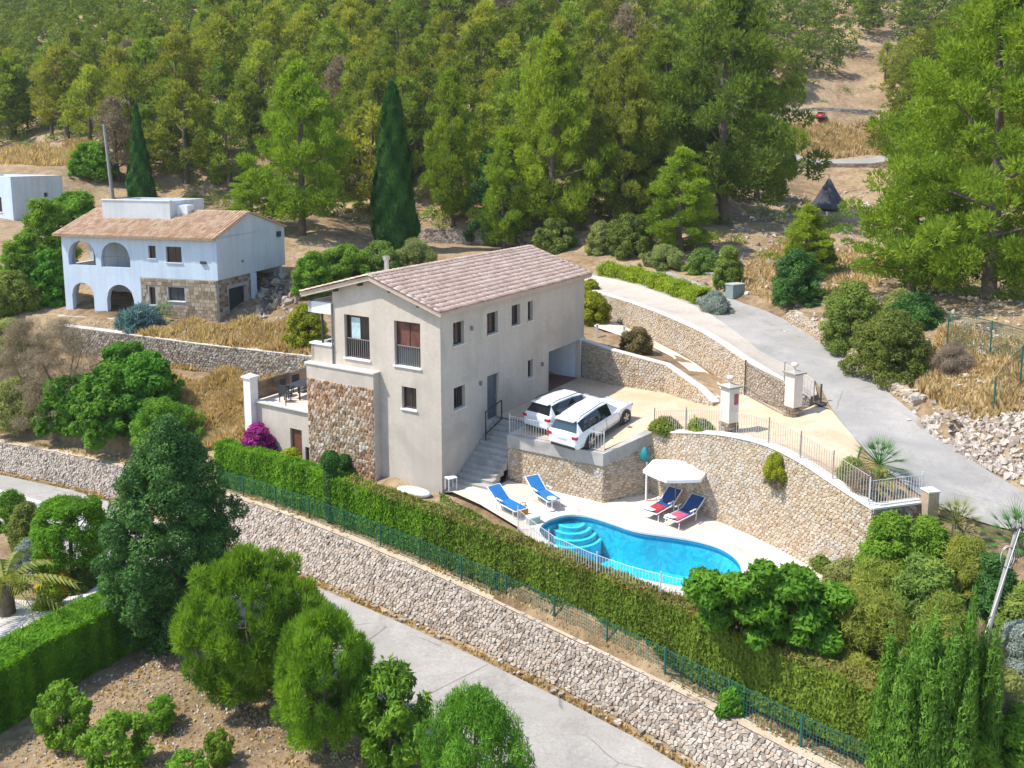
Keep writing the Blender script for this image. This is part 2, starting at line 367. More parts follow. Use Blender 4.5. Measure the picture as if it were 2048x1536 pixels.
# foliage
L_pine = leafmat('pine needles', (0.10, 0.15, 0.025), (0.225, 0.29, 0.035), (0.39, 0.43, 0.05), 0.42, 0.4, 0.32)
L_pine_near = leafmat('bright pine needles', (0.10, 0.165, 0.015), (0.225, 0.335, 0.025), (0.36, 0.46, 0.04), 0.45, 0.7, 0.12)
L_pine_fg = leafmat('young pine needles', (0.08, 0.165, 0.015), (0.18, 0.335, 0.025), (0.31, 0.47, 0.045), 0.45, 0.9, 0.08)
L_cypress = leafmat('cypress green', (0.018, 0.07, 0.012), (0.04, 0.13, 0.018), (0.075, 0.20, 0.025), 0.15, 1.5, 0.1)
L_darkcon = leafmat('dark conifer', (0.02, 0.07, 0.018), (0.055, 0.15, 0.03), (0.14, 0.29, 0.05), 0.2, 1.2, 0.05)
L_conifer = leafmat('fresh cypress green', (0.05, 0.12, 0.014), (0.11, 0.235, 0.024), (0.20, 0.35, 0.045), 0.3, 1.4, 0.1)
L_hedge = leafmat('clipped cypress hedge', (0.06, 0.15, 0.006), (0.13, 0.30, 0.012), (0.22, 0.44, 0.02), 0.38, 0.7, 0.0)
L_hedge_old = leafmat('browning cypress hedge', (0.09, 0.12, 0.015), (0.15, 0.225, 0.02), (0.22, 0.32, 0.035), 0.3, 0.6, 0.0)
L_hedge_lime = leafmat('lime green hedge leaf', (0.13, 0.20, 0.01), (0.28, 0.38, 0.02), (0.42, 0.52, 0.04), 0.4, 1.2, 0.1)
L_fig = leafmat('broad fresh leaf', (0.05, 0.15, 0.012), (0.11, 0.28, 0.02), (0.20, 0.42, 0.04), 0.4, 1.3, 0.1)
L_citrus = leafmat('glossy citrus leaf', (0.08, 0.18, 0.014), (0.17, 0.33, 0.026), (0.30, 0.48, 0.05), 0.4, 1.5, 0.15)
L_olive = leafmat('olive grey leaf', (0.16, 0.19, 0.055), (0.29, 0.335, 0.10), (0.42, 0.46, 0.16), 0.35, 1.0, 0.15)
L_feather = leafmat('feathery yellow green leaf', (0.15, 0.19, 0.03), (0.29, 0.345, 0.055), (0.43, 0.47, 0.09), 0.4, 0.8, 0.12)
M_stone_brown = stonemat('brownish field stone', [(0.0, (0.24, 0.19, 0.145)), (0.4, (0.38, 0.31, 0.24)), (0.7, (0.48, 0.41, 0.33)), (1.0, (0.55, 0.50, 0.43))])
L_shrub = leafmat('mixed maquis leaf', (0.09, 0.145, 0.03), (0.195, 0.28, 0.05), (0.33, 0.41, 0.085), 0.4, 1.0, 0.3)
L_dry = leafmat('dry brown twigs', (0.16, 0.12, 0.08), (0.28, 0.22, 0.155), (0.40, 0.32, 0.23), 0.25, 0.8, 0.1)
L_yellow = leafmat('yellow green leaf', (0.14, 0.17, 0.012), (0.30, 0.34, 0.02), (0.48, 0.48, 0.04), 0.35, 1.5, 0.05)
L_brownbush = leafmat('bronze leaf', (0.09, 0.075, 0.03), (0.20, 0.155, 0.06), (0.30, 0.25, 0.10), 0.25, 1.5, 0.05)
L_pinkflower = leafmat('magenta bracts', (0.16, 0.012, 0.10), (0.36, 0.03, 0.24), (0.55, 0.07, 0.38), 0.35, 2.0, 0.05)
L_goldflower = leafmat('yellow flowers', (0.45, 0.30, 0.01), (0.70, 0.50, 0.015), (0.85, 0.65, 0.04), 0.3, 2.0, 0.05)
L_silver = leafmat('silvery leaf', (0.16, 0.20, 0.17), (0.28, 0.33, 0.28), (0.44, 0.48, 0.42), 0.2, 1.5, 0.05)
L_palm = leafmat('palm frond', (0.03, 0.10, 0.02), (0.07, 0.20, 0.035), (0.13, 0.30, 0.06), 0.25, 1.5, 0.05)
L_palmy = leafmat('yellowing palm frond', (0.12, 0.15, 0.03), (0.22, 0.26, 0.05), (0.36, 0.36, 0.09), 0.25, 1.5, 0.05)
L_grass = leafmat('dry golden grass', (0.36, 0.25, 0.115), (0.58, 0.43, 0.225), (0.72, 0.58, 0.35), 0.35, 0.6, 0.0)
L_agave = leafmat('blue green agave', (0.06, 0.13, 0.12), (0.12, 0.23, 0.22), (0.22, 0.34, 0.33), 0.1, 1.5, 0.05)

# ------------------------------------------------------------------ site lines (surveyed points: picture x, picture y, height)
def PL(pts): return [P(*p) for p in pts]
ZR, ZT, ZD = -4.5, -2.6, -0.78                # lower lane, hedge terrace, pool paving
WTOP = smooth_pl(PL([(1800, 1610, -3.0), (1640, 1536, -2.95), (1248, 1330, -2.8), (900, 1164, -2.7), (651, 1060, -2.65), (488, 1001, -2.65), (215, 925, -2.9), (0, 886, -3.0), (-250, 842, -3.05)]), 1)
WBASE = smooth_pl(PL([(1720, 1700, ZR), (1600, 1640, ZR), (1416, 1536, ZR), (1248, 1436, ZR), (900, 1269, ZR), (638, 1159, ZR), (480, 1092, ZR), (215, 986, ZR), (0, 940, ZR), (-250, 890, ZR)]), 1)
u0 = math.radians(31.6)
HA = Vector((math.sin(u0), math.cos(u0), 0)); HB = Vector((-math.cos(u0), math.sin(u0), 0))
H0 = P(884, 945, 0.0)                                   # near right corner of the villa
def hw(u, v, z=0.0): q = H0 + HA * u + HB * v; return Vector((q.x, q.y, z))
CW = smooth_pl(PL([(1302, 866, 1.98), (1345, 866, 2.3), (1400, 867, 2.68), (1456, 872, 2.93), (1530, 889, 3.08), (1600, 924, 2.95), (1660, 965, 2.68), (1745, 1020, 2.35)]), 2)
CW2 = PL([(1745, 1020, 2.35), (1850, 1006, 2.3)])
PK = [hw(2.45, -1.95, 1.36), P(1207, 909, 1.40), P(1302, 866, 1.98)]
GT = PL([(1165, 682, 3.52), (1229, 703, 3.42), (1330, 730, 3.15), (1397, 777, 2.75), (1426, 806, 2.4)])
GBZ = [1.36, 1.5, 1.62, 1.95, 2.2]
RT = smooth_pl(PL([(1150, 568, 4.5), (1193, 585, 4.5), (1285, 613, 4.6), (1394, 659, 4.42), (1435, 683, 4.36), (1480, 715, 4.3), (1529, 745, 4.1), (1554, 758, 3.95), (1600, 783, 3.6), (1628, 802, 3.2)]), 1)
def rbz(p):                                             # foot of the lane's retaining wall
    x = pix(p)[0]
    return float(np.interp(x, [1150, 1193, 1285, 1394, 1435, 1490, 1554, 1600, 1628], [3.2, 3.1, 2.9, 2.62, 2.5, 2.58, 2.7, 2.78, 2.95]))
AB = smooth_pl(PL([(1100, 535, 4.95), (1169, 548, 4.9), (1260, 566, 4.8), (1324, 588, 4.7), (1404, 618, 4.6), (1480, 670, 4.3), (1529, 712, 4.0), (1600, 740, 3.75), (1639, 770, 3.5), (1664, 822, 3.1), (1721, 894, 2.75), (1800, 965, 2.4), (1870, 1012, 2.1), (1960, 1047, 1.8), (2048, 1067, 1.6), (2200, 1110, 1.3)]), 1)
AR = smooth_pl(PL([(1340, 545, 5.2), (1420, 575, 4.95), (1467, 601, 4.75), (1549, 628, 4.5), (1627, 675, 4.25), (1709, 730, 3.95), (1803, 808, 3.4), (1861, 855, 3.0), (1900, 890, 2.75), (1970, 940, 2.4), (2048, 985, 2.1), (2200, 1060, 1.7)]), 1)
W2 = PL([(120, 652, 2.5), (200, 662, 2.4), (400, 689, 2.2), (625, 714, 2.0), (700, 722, 1.9)])
BWL = PL([(600, 432, 7.5), (850, 456, 7.1), (1062, 462, 7.0)])
POOL = [P(x, y, -0.80) for x, y in ((1075, 1060), (1094, 1043), (1135, 1031), (1179, 1034), (1226, 1049), (1272, 1066), (1335, 1074), (1397, 1084), (1445, 1098), (1478, 1121), (1487, 1148), (1462, 1176), (1420, 1184), (1379, 1182), (1304, 1168), (1241, 1152), (1179, 1131), (1116, 1099), (1083, 1078)) ]
def closed_smooth(pl, it=2):
    for _ in range(it):
        q = []
        for i in range(len(pl)):
            a, b = pl[i], pl[(i + 1) % len(pl)]; q += [a.lerp(b, 0.25), a.lerp(b, 0.75)]
        pl = q
    return pl
def coff(pl, d, z=None):
    out = []; n = len(pl)
    for i in range(n):
        a, b = pl[i - 1], pl[(i + 1) % n]; t = Vector((b.x - a.x, b.y - a.y, 0)).normalized()
        out.append(Vector((pl[i].x - t.y * d, pl[i].y + t.x * d, pl[i].z if z is None else z)))
    return out
POOL = closed_smooth(POOL, 2)          # runs clockwise seen from above: d > 0 is outwards
lines = []; pts = []
def L(pl): lines.append([Vector(p) for p in pl])
def setz(pl, z): return [Vector((p[0], p[1], z if not callable(z) else z(p))) for p in pl]
PO = coff(POOL, 0.28, ZD - 0.04); PI_ = coff(POOL, 0.12, -2.75)
lines.append(PO + [PO[0]]); lines.append(PI_ + [PI_[0]])
L(offset(WBASE, -0.14)); L(offset(WTOP, -0.16)); L(offset(WBASE, 5.6)); L(setz(offset(WBASE, 14), -4.75))
L(offset(WTOP, -1.55))
def hbz(p): return float(np.interp(pix((p[0], p[1], -1.5))[0], [0, 450, 640, 800], [-2.2, -1.9, -1.6, -0.95]))
L(setz(offset(WTOP, -1.75)[3:], hbz))
L(setz(offset(CW, 0.08), ZD - 0.03)); L(offset(CW, 0.14, -0.06))
L([hw(4.45, -0.05, -0.85), hw(4.45, -1.8, -0.85), hw(2.4, -1.8, -0.85)] + setz(offset(PK, 0.08), ZD - 0.03)[1:])
L([hw(4.6, 0.05, 1.33), hw(4.6, -2.1, 1.33), hw(2.7, -2.1, 1.33)] + setz(offset(PK, 0.14), 0)[1:1] + [Vector((*offset(PK, 0.14)[1].xy, 1.38)), Vector((*offset(PK, 0.14)[2].xy, 1.95))])
L([hw(4.6, 0.1, 1.33), hw(13.8, 0.1, 1.33)])
gb = [Vector((p.x, p.y, z)) for p, z in zip(offset(GT, 0.08), GBZ)]; L(gb); L(offset(GT, 0.14, -0.12))
L(setz(offset(RT, 0.08), rbz)); L(offset(RT, 0.14, -0.08))
L(offset(AB, 0.0, -0.03)); L(offset(AR, 0.0, -0.03)); L(offset(AR, 0.75, 0.35)[2:])
L(offset(W2, 0.08, -1.65)); L(offset(W2, 0.14, -0.05))
L(offset(BWL, 0.08, -1.4)); L(offset(BWL, 0.14, -0.05))
pts += PL([(1258, 846, 1.95), (1457, 866, 2.72), (1585, 834, 2.75), (1489, 792, 2.6), (1430, 800, 2.45), (1600, 900, 2.9), (1660, 850, 2.95), (1350, 835, 2.15), (1185, 900, 1.4),
           (1300, 690, 2.95), (1230, 668, 3.1), (1380, 740, 2.65),
           (1900, 820, 4.0), (2048, 870, 3.7), (2200, 920, 3.6), (1900, 660, 5.6), (2048, 700, 5.7), (2200, 740, 5.8), (1740, 560, 6.2), (1640, 570, 5.6), (1560, 560, 5.5), (1960, 600, 6.4), (2150, 620, 6.8), (1500, 520, 5.8),
           (1760, 1480, -2.6), (1900, 1500, -2.6), (2100, 1500, -2.6), (2200, 1350, -1.6), (1900, 1330, -1.3), (1750, 1260, -0.85), (2048, 1150, 1.2), (1880, 1110, 1.0), (1800, 1100, 0.6), (2200, 1200, 0.6), (1580, 1230, -0.85), (1640, 1400, -2.0),
           (440, 646, 2.6), (135, 630, 2.7), (300, 650, 2.5), (505, 634, 2.9), (560, 600, 3.6), (620, 560, 4.9), (700, 545, 5.0), (900, 520, 5.4), (1100, 520, 5.4),
           (0, 640, 2.5), (-200, 640, 2.5), (60, 560, 4.2), (0, 500, 6.5), (60, 448, 7.6), (-200, 448, 7.6), (150, 420, 8.2),
           (430, 860, -1.4), (300, 800, -0.6), (100, 800, -0.8), (0, 760, 0.3), (-240, 720, 1.6)])
def DD(*a): pts.extend([Dp(*q) for q in a])
DD((300, 420, 82), (600, 405, 86), (1000, 440, 82), (1200, 470, 76), (1400, 455, 79), (100, 340, 95), (-300, 340, 95), (100, 300, 112), (-400, 300, 112), (1655, 415, 97), (1500, 400, 95), (1600, 335, 118), (1760, 335, 118), (1550, 285, 128), (1740, 285, 128), (1560, 240, 135), (1740, 240, 135), (1640, 205, 138), (1640, 80, 160), (1640, -20, 190), (2000, 420, 84), (2300, 430, 84))
for X_Y, prof in ((-0.9, [(120, 12), (150, 18), (200, 30), (300, 66), (450, 132), (700, 190)]), (-0.6, [(125, 15), (150, 20), (190, 30), (300, 70), (450, 136), (700, 200)]), (-0.42, [(105, 15), (140, 24), (180, 38), (300, 76), (450, 140), (700, 220)]),
                  (-0.2, [(105, 17), (135, 29), (170, 44), (230, 72), (330, 120), (600, 220)]), (0.0, [(105, 18), (135, 31), (170, 47), (230, 76), (330, 122), (600, 230)]), (0.15, [(105, 17), (135, 29), (170, 45), (230, 74), (330, 118), (600, 230)]),
                  (0.24, [(100, 11), (130, 21), (165, 38), (230, 68), (330, 110), (600, 220)]), (0.5, [(100, 11), (125, 16), (150, 30), (180, 46), (230, 70), (330, 112), (600, 220)]), (0.75, [(90, 9), (130, 20), (180, 44), (330, 112), (600, 220)])):
    for Y, z in prof: pts.append(Vector((X_Y * Y, Y, z)))
for x, y, z in ((-90, -20, -9), (90, -20, -9), (-90, 20, -5.5), (-50, 20, -5), (60, 8, -7), (60, 25, -3), (90, 60, 5), (-90, 60, 3), (0, -20, -8), (0, 12, -5), (-25, 14, -5), (20, 12, -5.5), (45, 45, 4), (-120, 100, 11), (140, 100, 12), (-700, 700, 200), (700, 700, 220), (-90, 40, 0)):
    pts.append(Vector((x, y, z)))

def cdt(lines, pts):
    V2, Z, E = [], [], []
    for l in lines:
        o = len(V2)
        for p in l: V2.append(Vector((p[0], p[1]))); Z.append(p[2])
        E += [(o + i, o + i + 1) for i in range(len(l) - 1)]
    for p in pts: V2.append(Vector((p[0], p[1]))); Z.append(p[2])
    v, e, f, ov, oe, of = delaunay_2d_cdt(V2, E, [], 0, 1e-4)
    z = [None] * len(v)
    for i, o in enumerate(ov):
        if o: z[i] = sum(Z[k] for k in o) / len(o)
    if any(q is None for q in z):
        arr = np.array([(a[0], a[1]) for a in V2]); za = np.array(Z)
        for i, q in enumerate(z):
            if q is None:
                d = np.hypot(arr[:, 0] - v[i][0], arr[:, 1] - v[i][1]); k = np.argsort(d)[:2]; z[i] = float(za[k].mean())
    return [Vector((a[0], a[1], q)) for a, q in zip(v, z)], f
tv, tf = cdt(lines, pts)
BV = BVHTree.FromPolygons(tv, tf)
def hit0(x, y):
    h = BV.ray_cast(Vector((x, y, 400)), Vector((0, 0, -1)))
    return (h[0].z, h[1].z) if h[0] else (None, None)
BV0 = BV
# second pass: finer points with some unevenness, kept clear of the site lines
cl = np.array([(p[0], p[1]) for l in lines for p in resample(l, 0.7)])
def infl(poly):  # even-odd test for flat zones
    P_ = np.array([(p[0], p[1]) for p in poly])
    def f(x, y):
        c = False; n = len(P_); j = n - 1
        for i in range(n):
            if (P_[i, 1] > y) != (P_[j, 1] > y) and x < (P_[j, 0] - P_[i, 0]) * (y - P_[i, 1]) / (P_[j, 1] - P_[i, 1]) + P_[i, 0]: c = not c
            j = i
        return c
    return f
flat = [infl(WBASE + offset(WBASE, 5.6)[::-1]), infl(PK + CW[1:] + [P(1721, 894, 2.75), P(1664, 822, 3.1), P(1628, 802, 3), P(1489, 790, 2.6), P(1426, 808, 2.3), P(1246, 783, 1.5), hw(13.8, 0, 1.3), hw(4.5, 0, 1.3)]),
        infl(AB + AR[::-1]), infl(RT + AB[::-1]), infl([hw(-2, 1), hw(13.8, 1), hw(13.8, 12), hw(-1, 12)]), infl(offset(CW, -.3) + [hw(-3, -8), hw(-3, 2), hw(1, 0), hw(2.4, -2)])]
grid = []
rg = random.Random(3)
def gridpts(x0, x1, y0, y1, st, amp):
    x = x0
    while x < x1:
        y = y0
        while y < y1:
            px, py = x + rg.uniform(-.35, .35) * st, y + rg.uniform(-.35, .35) * st
            if abs(px) < 0.75 * py + 12:
                z, nz = hit0(px, py)
                if z is not None:
                    d = np.min(np.hypot(cl[:, 0] - px, cl[:, 1] - py))
                    if d > 0.55:
                        a = 0.0 if any(f(px, py) for f in flat) else amp * min(1, d / 1.5)
                        if not (a == 0.0 and st < 3 and rg.random() < 0.6): grid.append(Vector((px, py, z + rg.uniform(-a, a) - (0.12 if a == 0.0 else 0.0))))
            y += st
        x += st
gridpts(-45, 45, 12, 86, 1.5, 0.13)
gridpts(-95, 95, 87.5, 180, 3.2, 0.45)
gridpts(-230, 190, 184, 420, 12, 2.0)
tv, tf = cdt(lines, pts + grid)
me = bpy.data.meshes.new('ground'); me.from_pydata(tv, [], tf); me.materials.append(M_ground)
me.polygons.foreach_set('use_smooth', [True] * len(me.polygons)); me.update()
ground = linkmesh('ground', me); tag(ground, kind='structure', label='dry earth slope with ochre soil and pale stones')
BV = BVHTree.FromPolygons(tv, tf)
def gz(x, y, d=0.0):
    h = BV.ray_cast(Vector((x, y, 400)), Vector((0, 0, -1)))
    return h[0].z if h[0] else d
def on(x, y, z):  # ground point on the line of sight; z is the fallback height when the sight line misses
    h = BV.ray_cast(Vector((0, 0, CAM_H)), Vector(ray(x, y)).normalized())
    if h[0] and h[0].y < 160: return h[0].copy()
    q = P(x, y, z); q.z = gz(q.x, q.y, z); return q

def hit0s(x, y):
    h = BV0.ray_cast(Vector((x, y, 400)), Vector((0, 0, -1))); return h[0].z if h[0] else 0.0
def sheet(name, poly, mat, dz=0.03, step=0.8, hole=None):
    """a paved surface: boundary heights as surveyed, inside following the ground"""
    bd = []
    n = len(poly)
    for i in range(n): bd += resample([poly[i], poly[(i + 1) % n]], step)[:-1]
    inside = infl(bd); arr = np.array([(p[0], p[1]) for p in bd])
    V2 = [Vector((p[0], p[1])) for p in bd]; Z = [p[2] + dz for p in bd]
    x0, x1, y0, y1 = arr[:, 0].min(), arr[:, 0].max(), arr[:, 1].min(), arr[:, 1].max()
    x = x0
    while x < x1:
        y = y0
        while y < y1:
            if inside(x, y) and np.min(np.hypot(arr[:, 0] - x, arr[:, 1] - y)) > 0.5:
                V2.append(Vector((x, y))); Z.append(hit0s(x, y) + dz)
            y += step
        x += step
    nb = len(bd); ed = []
    if hole:
        o = len(V2); V2 += [Vector((p[0], p[1])) for p in hole]; Z += [p[2] + dz for p in hole]
        ed = [(o + i, o + (i + 1) % len(hole)) for i in range(len(hole))]; hin = infl(hole)
    v, e, f, ov, _, _ = delaunay_2d_cdt(V2, ed, [list(range(nb))], 1, 1e-5)
    if hole: f = [t for t in f if not hin(sum(v[i][0] for i in t) / 3, sum(v[i][1] for i in t) / 3)]
    mb = MB(); vs = []
    for a, o in zip(v, ov): vs.append((a[0], a[1], Z[o[0]] if o else hit0s(a[0], a[1]) + dz))
    mb.add(vs, f, mat, 0.5, True)
    return tag(mb.build(name), kind='structure')

M_sand = layered('sandy edge strip', [(0.25, (0.46, 0.36, 0.26)), (0.5, (0.56, 0.45, 0.335)), (0.75, (0.62, 0.51, 0.39))], 1.2, 10, 0.2, 0.95, 0.4, 25, 0.02)
# ================================================================== roads and paved ground
sheet('lower_road', offset(WBASE, 0.55) + offset(WBASE, 5.3)[::-1], M_road, 0.03, 1.2)
sheet('upper_road', AB + AR[::-1], M_road2, 0.035, 1.0)
sheet('concrete_ramp', offset(RT, 0.16)[:-1] + [P(1634, 792, 3.4)] + [p for p in AB if 1100 < pix(p)[0] < 1641][::-1], M_ramp, 0.045, 1.0)
drive_poly = [hw(13.6, 0.05, 1.36), hw(4.5, 0.0, 1.36), hw(4.5, -1.95, 1.36), hw(2.75, -2.1, 1.36), P(1203, 904, 1.40), P(1299, 860, 1.96)] + [p for p in offset(CW, 0.30)[2:]] + [P(1700, 968, 2.5), P(1721, 894, 2.76), P(1664, 824, 3.08), P(1628, 812, 3.0), P(1585, 832, 2.76), P(1489, 790, 2.6), P(1430, 801, 2.42)] + [g for g in gb[::-1]]
sheet('driveway', drive_poly, M_drive, 0.05, 0.6)
sheet('garden_path', [p.lerp(p, 0) for p in setz(offset(RT, -0.25), rbz)][1:9] + PL([(1468, 795, 2.5), (1430, 797, 2.45), (1400, 760, 2.6), (1345, 716, 2.8), (1300, 693, 2.92), (1240, 672, 3.05), (1190, 655, 3.1)]), M_deck, 0.04, 0.8)
deck_poly = [hw(0, -0.02, ZD), hw(0.9, -0.02, ZD), hw(0.9, -1.9, ZD)] + setz([hw(2.40, -1.95)] + offset(PK, -0.02)[1:], ZD) + setz(offset(CW, -0.02)[1:], ZD) + \
    PL([(1735, 1220, ZD), (1560, 1216, ZD), (1470, 1222, ZD), (1400, 1214, ZD), (1330, 1199, ZD), (1250, 1176, ZD), (1180, 1150, ZD), (1110, 1118, ZD), (1068, 1085, ZD), (1035, 1055, ZD), (960, 1010, ZD), (905, 985, ZD), (880, 975, ZD)])
sheet('pool_deck', deck_poly, M_deck, 0.03, 0.9, hole=coff(POOL, 0.36, ZD))
# expansion joints across the lower lane
for s_ in (13.5, 26.0):
    p, t = along(offset(WBASE, 0.6), s_); q, _ = along(offset(WBASE, 5.25), s_ + 0.6)
    mb = MB(); d = (q - p); n_ = Vector((-d.y, d.x, 0))* 0.0 + Vector((-d.y, d.x, 0)).normalized() * 0.012
    mb.add([p - n_ + Vector((0, 0, .036)), q - n_ + Vector((0, 0, .036)), q + n_ + Vector((0, 0, .036)), p + n_ + Vector((0, 0, .036))], [(0, 1, 2, 3)], M_darkgap)
    tag(mb.build('road_joint'), kind='structure')

# ================================================================== pool
pool = empty('swimming_pool', POOL[0], 0, 'kidney shaped swimming pool with turquoise water and curved entry steps', 'swimming pool')
def local(pl, o): return [Vector((p[0] - o[0], p[1] - o[1], p[2] - o[2])) for p in pl]
m, nt_, b_ = newmat('pool plaster'); co = coords(nt_)
n_ = noise(nt_, co, 2.2, 5, .6, 1.5); r_ = ramp(nt_, [(0.35, (0.08, 0.50, 0.66)), (0.5, (0.13, 0.62, 0.76)), (0.56, (0.30, 0.78, 0.88)), (0.6, (0.14, 0.64, 0.78))]); nt_.links.new(n_.outputs[0], r_.inputs[0]); nt_.links.new(r_.outputs[0], b_.inputs['Base Color']); b_.inputs['Roughness'].default_value = 0.6
M_basin = m
m, nt_, b_ = newmat('pool water'); nt_.nodes.remove(b_)
tr = N(nt_, 'ShaderNodeBsdfTransparent'); tr.inputs[0].default_value = (0.30, 0.88, 0.97, 1)
gl = N(nt_, 'ShaderNodeBsdfGlossy'); gl.inputs['Roughness'].default_value = 0.04
fr = N(nt_, 'ShaderNodeFresnel'); fr.inputs[0].default_value = 1.33
mx = N(nt_, 'ShaderNodeMixShader'); nt_.links.new(fr.outputs[0], mx.inputs[0]); nt_.links.new(tr.outputs[0], mx.inputs[1]); nt_.links.new(gl.outputs[0], mx.inputs[2])
co = coords(nt_); wn = noise(nt_, co, 3.0, 4, 0.6, 1.0); bp = N(nt_, 'ShaderNodeBump'); bp.inputs['Strength'].default_value = 0.5; bp.inputs['Distance'].default_value = 0.05
nt_.links.new(wn.outputs[0], bp.inputs['Height']); nt_.links.new(bp.outputs[0], gl.inputs['Normal']); nt_.links.new(bp.outputs[0], fr.inputs['Normal'])
nt_.links.new(mx.outputs[0], nt_.nodes['Material Output'].inputs[0]); M_water = m
o = pool.location; n = len(POOL)
A_, B_ = local(coff(POOL, 0.0, -0.78), o), local(coff(POOL, 0.0, -2.3), o)
mb = MB(); mb.add(A_ + B_, [(i, (i + 1) % n, (i + 1) % n + n, i + n) for i in range(n)], M_basin, 0.5, True); mb.add(B_, [tuple(reversed(range(n)))], M_basin); mb.build('basin', parent=pool)
W1_, W2_ = local(coff(POOL, -0.012, -0.79), o), local(coff(POOL, -0.012, -1.0), o)
mb = MB(); mb.add(W1_ + W2_, [(i, (i + 1) % n, (i + 1) % n + n, i + n) for i in range(n)], plain('blue waterline tiles', (0.03, 0.25, 0.42), .3, var=.2, scale=9), .5, True); mb.build('waterline_tiles', parent=pool)
mb = MB(); mb.add(local(coff(POOL, 0.0, -0.90), o), [tuple(reversed(range(n)))], M_water); mb.build('water', parent=pool)
A_, B_ = coff(POOL, -0.03, -0.715), coff(POOL, 0.38, -0.715); A2 = coff(POOL, -0.03, -0.80); B2 = coff(POOL, 0.38, -0.80)
mb = MB(); vv = local(A_ + B_ + A2 + B2, o)
for i in range(n):
    j = (i + 1) % n
    mb.add([vv[i], vv[j], vv[j + n], vv[i + n]], [(0, 1, 2, 3)], M_coping, 0.5); mb.add([vv[i], vv[j], vv[j + 2 * n], vv[i + 2 * n]], [(0, 3, 2, 1)], M_coping, 0.5); mb.add([vv[i + n], vv[j + n], vv[j + 3 * n], vv[i + 3 * n]], [(0, 1, 2, 3)], M_coping, 0.5)
mb.build('coping', parent=pool)
M_tread = plain('pale step tread', (0.62, 0.86, 0.90), 0.6, var=0.04)
cst = P(1142, 1040, -0.9)
for k, (rr, zz) in enumerate(((1.30, -1.55), (1.07, -1.36), (0.84, -1.17), (0.58, -1.02))):
    mb = MB(); pl = [(cst.x + rr * math.cos(a) - o.x, cst.y + rr * math.sin(a) - o.y) for a in np.linspace(math.pi, 2 * math.pi, 26)] + [(cst.x + 0.8 - o.x, cst.y + .9 - o.y), (cst.x - .8 - o.x, cst.y + .9 - o.y)]
    pin = infl(coff(POOL, -0.03)); pl = [q for q in pl if pin(q[0] + o.x, q[1] + o.y)] 
    mb.prism(pl, -2.29 - o.z, zz - o.z, M_basin, 0.5, mat_top=M_basin)
    arc = [q for q in [(cst.x + (rr - 0.02) * math.cos(a) - o.x, cst.y + (rr - 0.02) * math.sin(a) - o.y) for a in np.linspace(math.pi * 1.04, 1.97 * math.pi, 30)] if pin(q[0] + o.x, q[1] + o.y)]
    arc2 = [((q[0] - cst.x + o.x) * (rr - 0.13) / (rr - 0.02) + cst.x - o.x, (q[1] - cst.y + o.y) * (rr - 0.13) / (rr - 0.02) + cst.y - o.y) for q in arc]
    z_ = zz - o.z + 0.01
    mb.add([(a[0], a[1], z_) for a in arc] + [(a[0], a[1], z_) for a in arc2], [(i, i + 1, i + 1 + len(arc), i + len(arc)) for i in range(len(arc) - 1)], M_tread)
    mb.build('step', parent=pool)

# ================================================================== stone walls
def voronoi_cells(L_, Hf, Hmax, w, h, rnd, jit=0.36):
    nx, ny = max(2, int(L_ / w)), max(1, int(math.ceil(Hmax / h)))
    w = L_ / nx; h = Hmax / ny
    pt = {}
    for j in range(-2, ny + 2):
        for i in range(-2, nx + 2):
            pt[i, j] = ((i + 0.5 + (0.5 if j % 2 else 0) * 0.9 + rnd.uniform(-jit, jit)), (j + 0.5 + rnd.uniform(-jit, jit) * 0.8))
    out = []
    for j in range(ny):
        for i in range(-1, nx + 1):
            cx, cy = pt[i, j]
            if not (-0.3 < cx < nx + 0.3): continue
            poly = [(cx - 1.2, cy - 1.2), (cx + 1.2, cy - 1.2), (cx + 1.2, cy + 1.2), (cx - 1.2, cy + 1.2)]
            cuts = []
            for dj in (-1, 0, 1):
                for di in (-2, -1, 0, 1, 2):
                    q = pt.get((i + di, j + dj))
                    if q is None or (di == 0 and dj == 0): continue
                    nx_, ny_ = q[0] - cx, q[1] - cy; m_ = ((q[0] + cx) / 2, (q[1] + cy) / 2)
                    cuts.append((nx_, ny_, nx_ * m_[0] + ny_ * m_[1]))
            top = Hf(min(max(cx * w, 0), L_)) / h
            cuts += [(0, -1, 0.0), (0, 1, top), (-1, 0, 0.0), (1, 0, float(nx))]
            for a, b, c in cuts:
                q = []; k = len(poly)
                if k < 3: break
                for t in range(k):
                    p0, p1 = poly[t], poly[(t + 1) % k]
                    d0, d1 = a * p0[0] + b * p0[1] - c, a * p1[0] + b * p1[1] - c
                    if d0 <= 0: q.append(p0)
                    if (d0 < 0 < d1) or (d1 < 0 < d0):
                        f = d0 / (d0 - d1); q.append((p0[0] + (p1[0] - p0[0]) * f, p0[1] + (p1[1] - p0[1]) * f))
                poly = q
            if len(poly) >= 3:
                xs = [p[0] for p in poly]; ys = [p[1] for p in poly]
                if (max(xs) - min(xs)) > 0.3 and (max(ys) - min(ys)) > 0.25: out.append([(p[0] * w, p[1] * h) for p in poly])
    return out
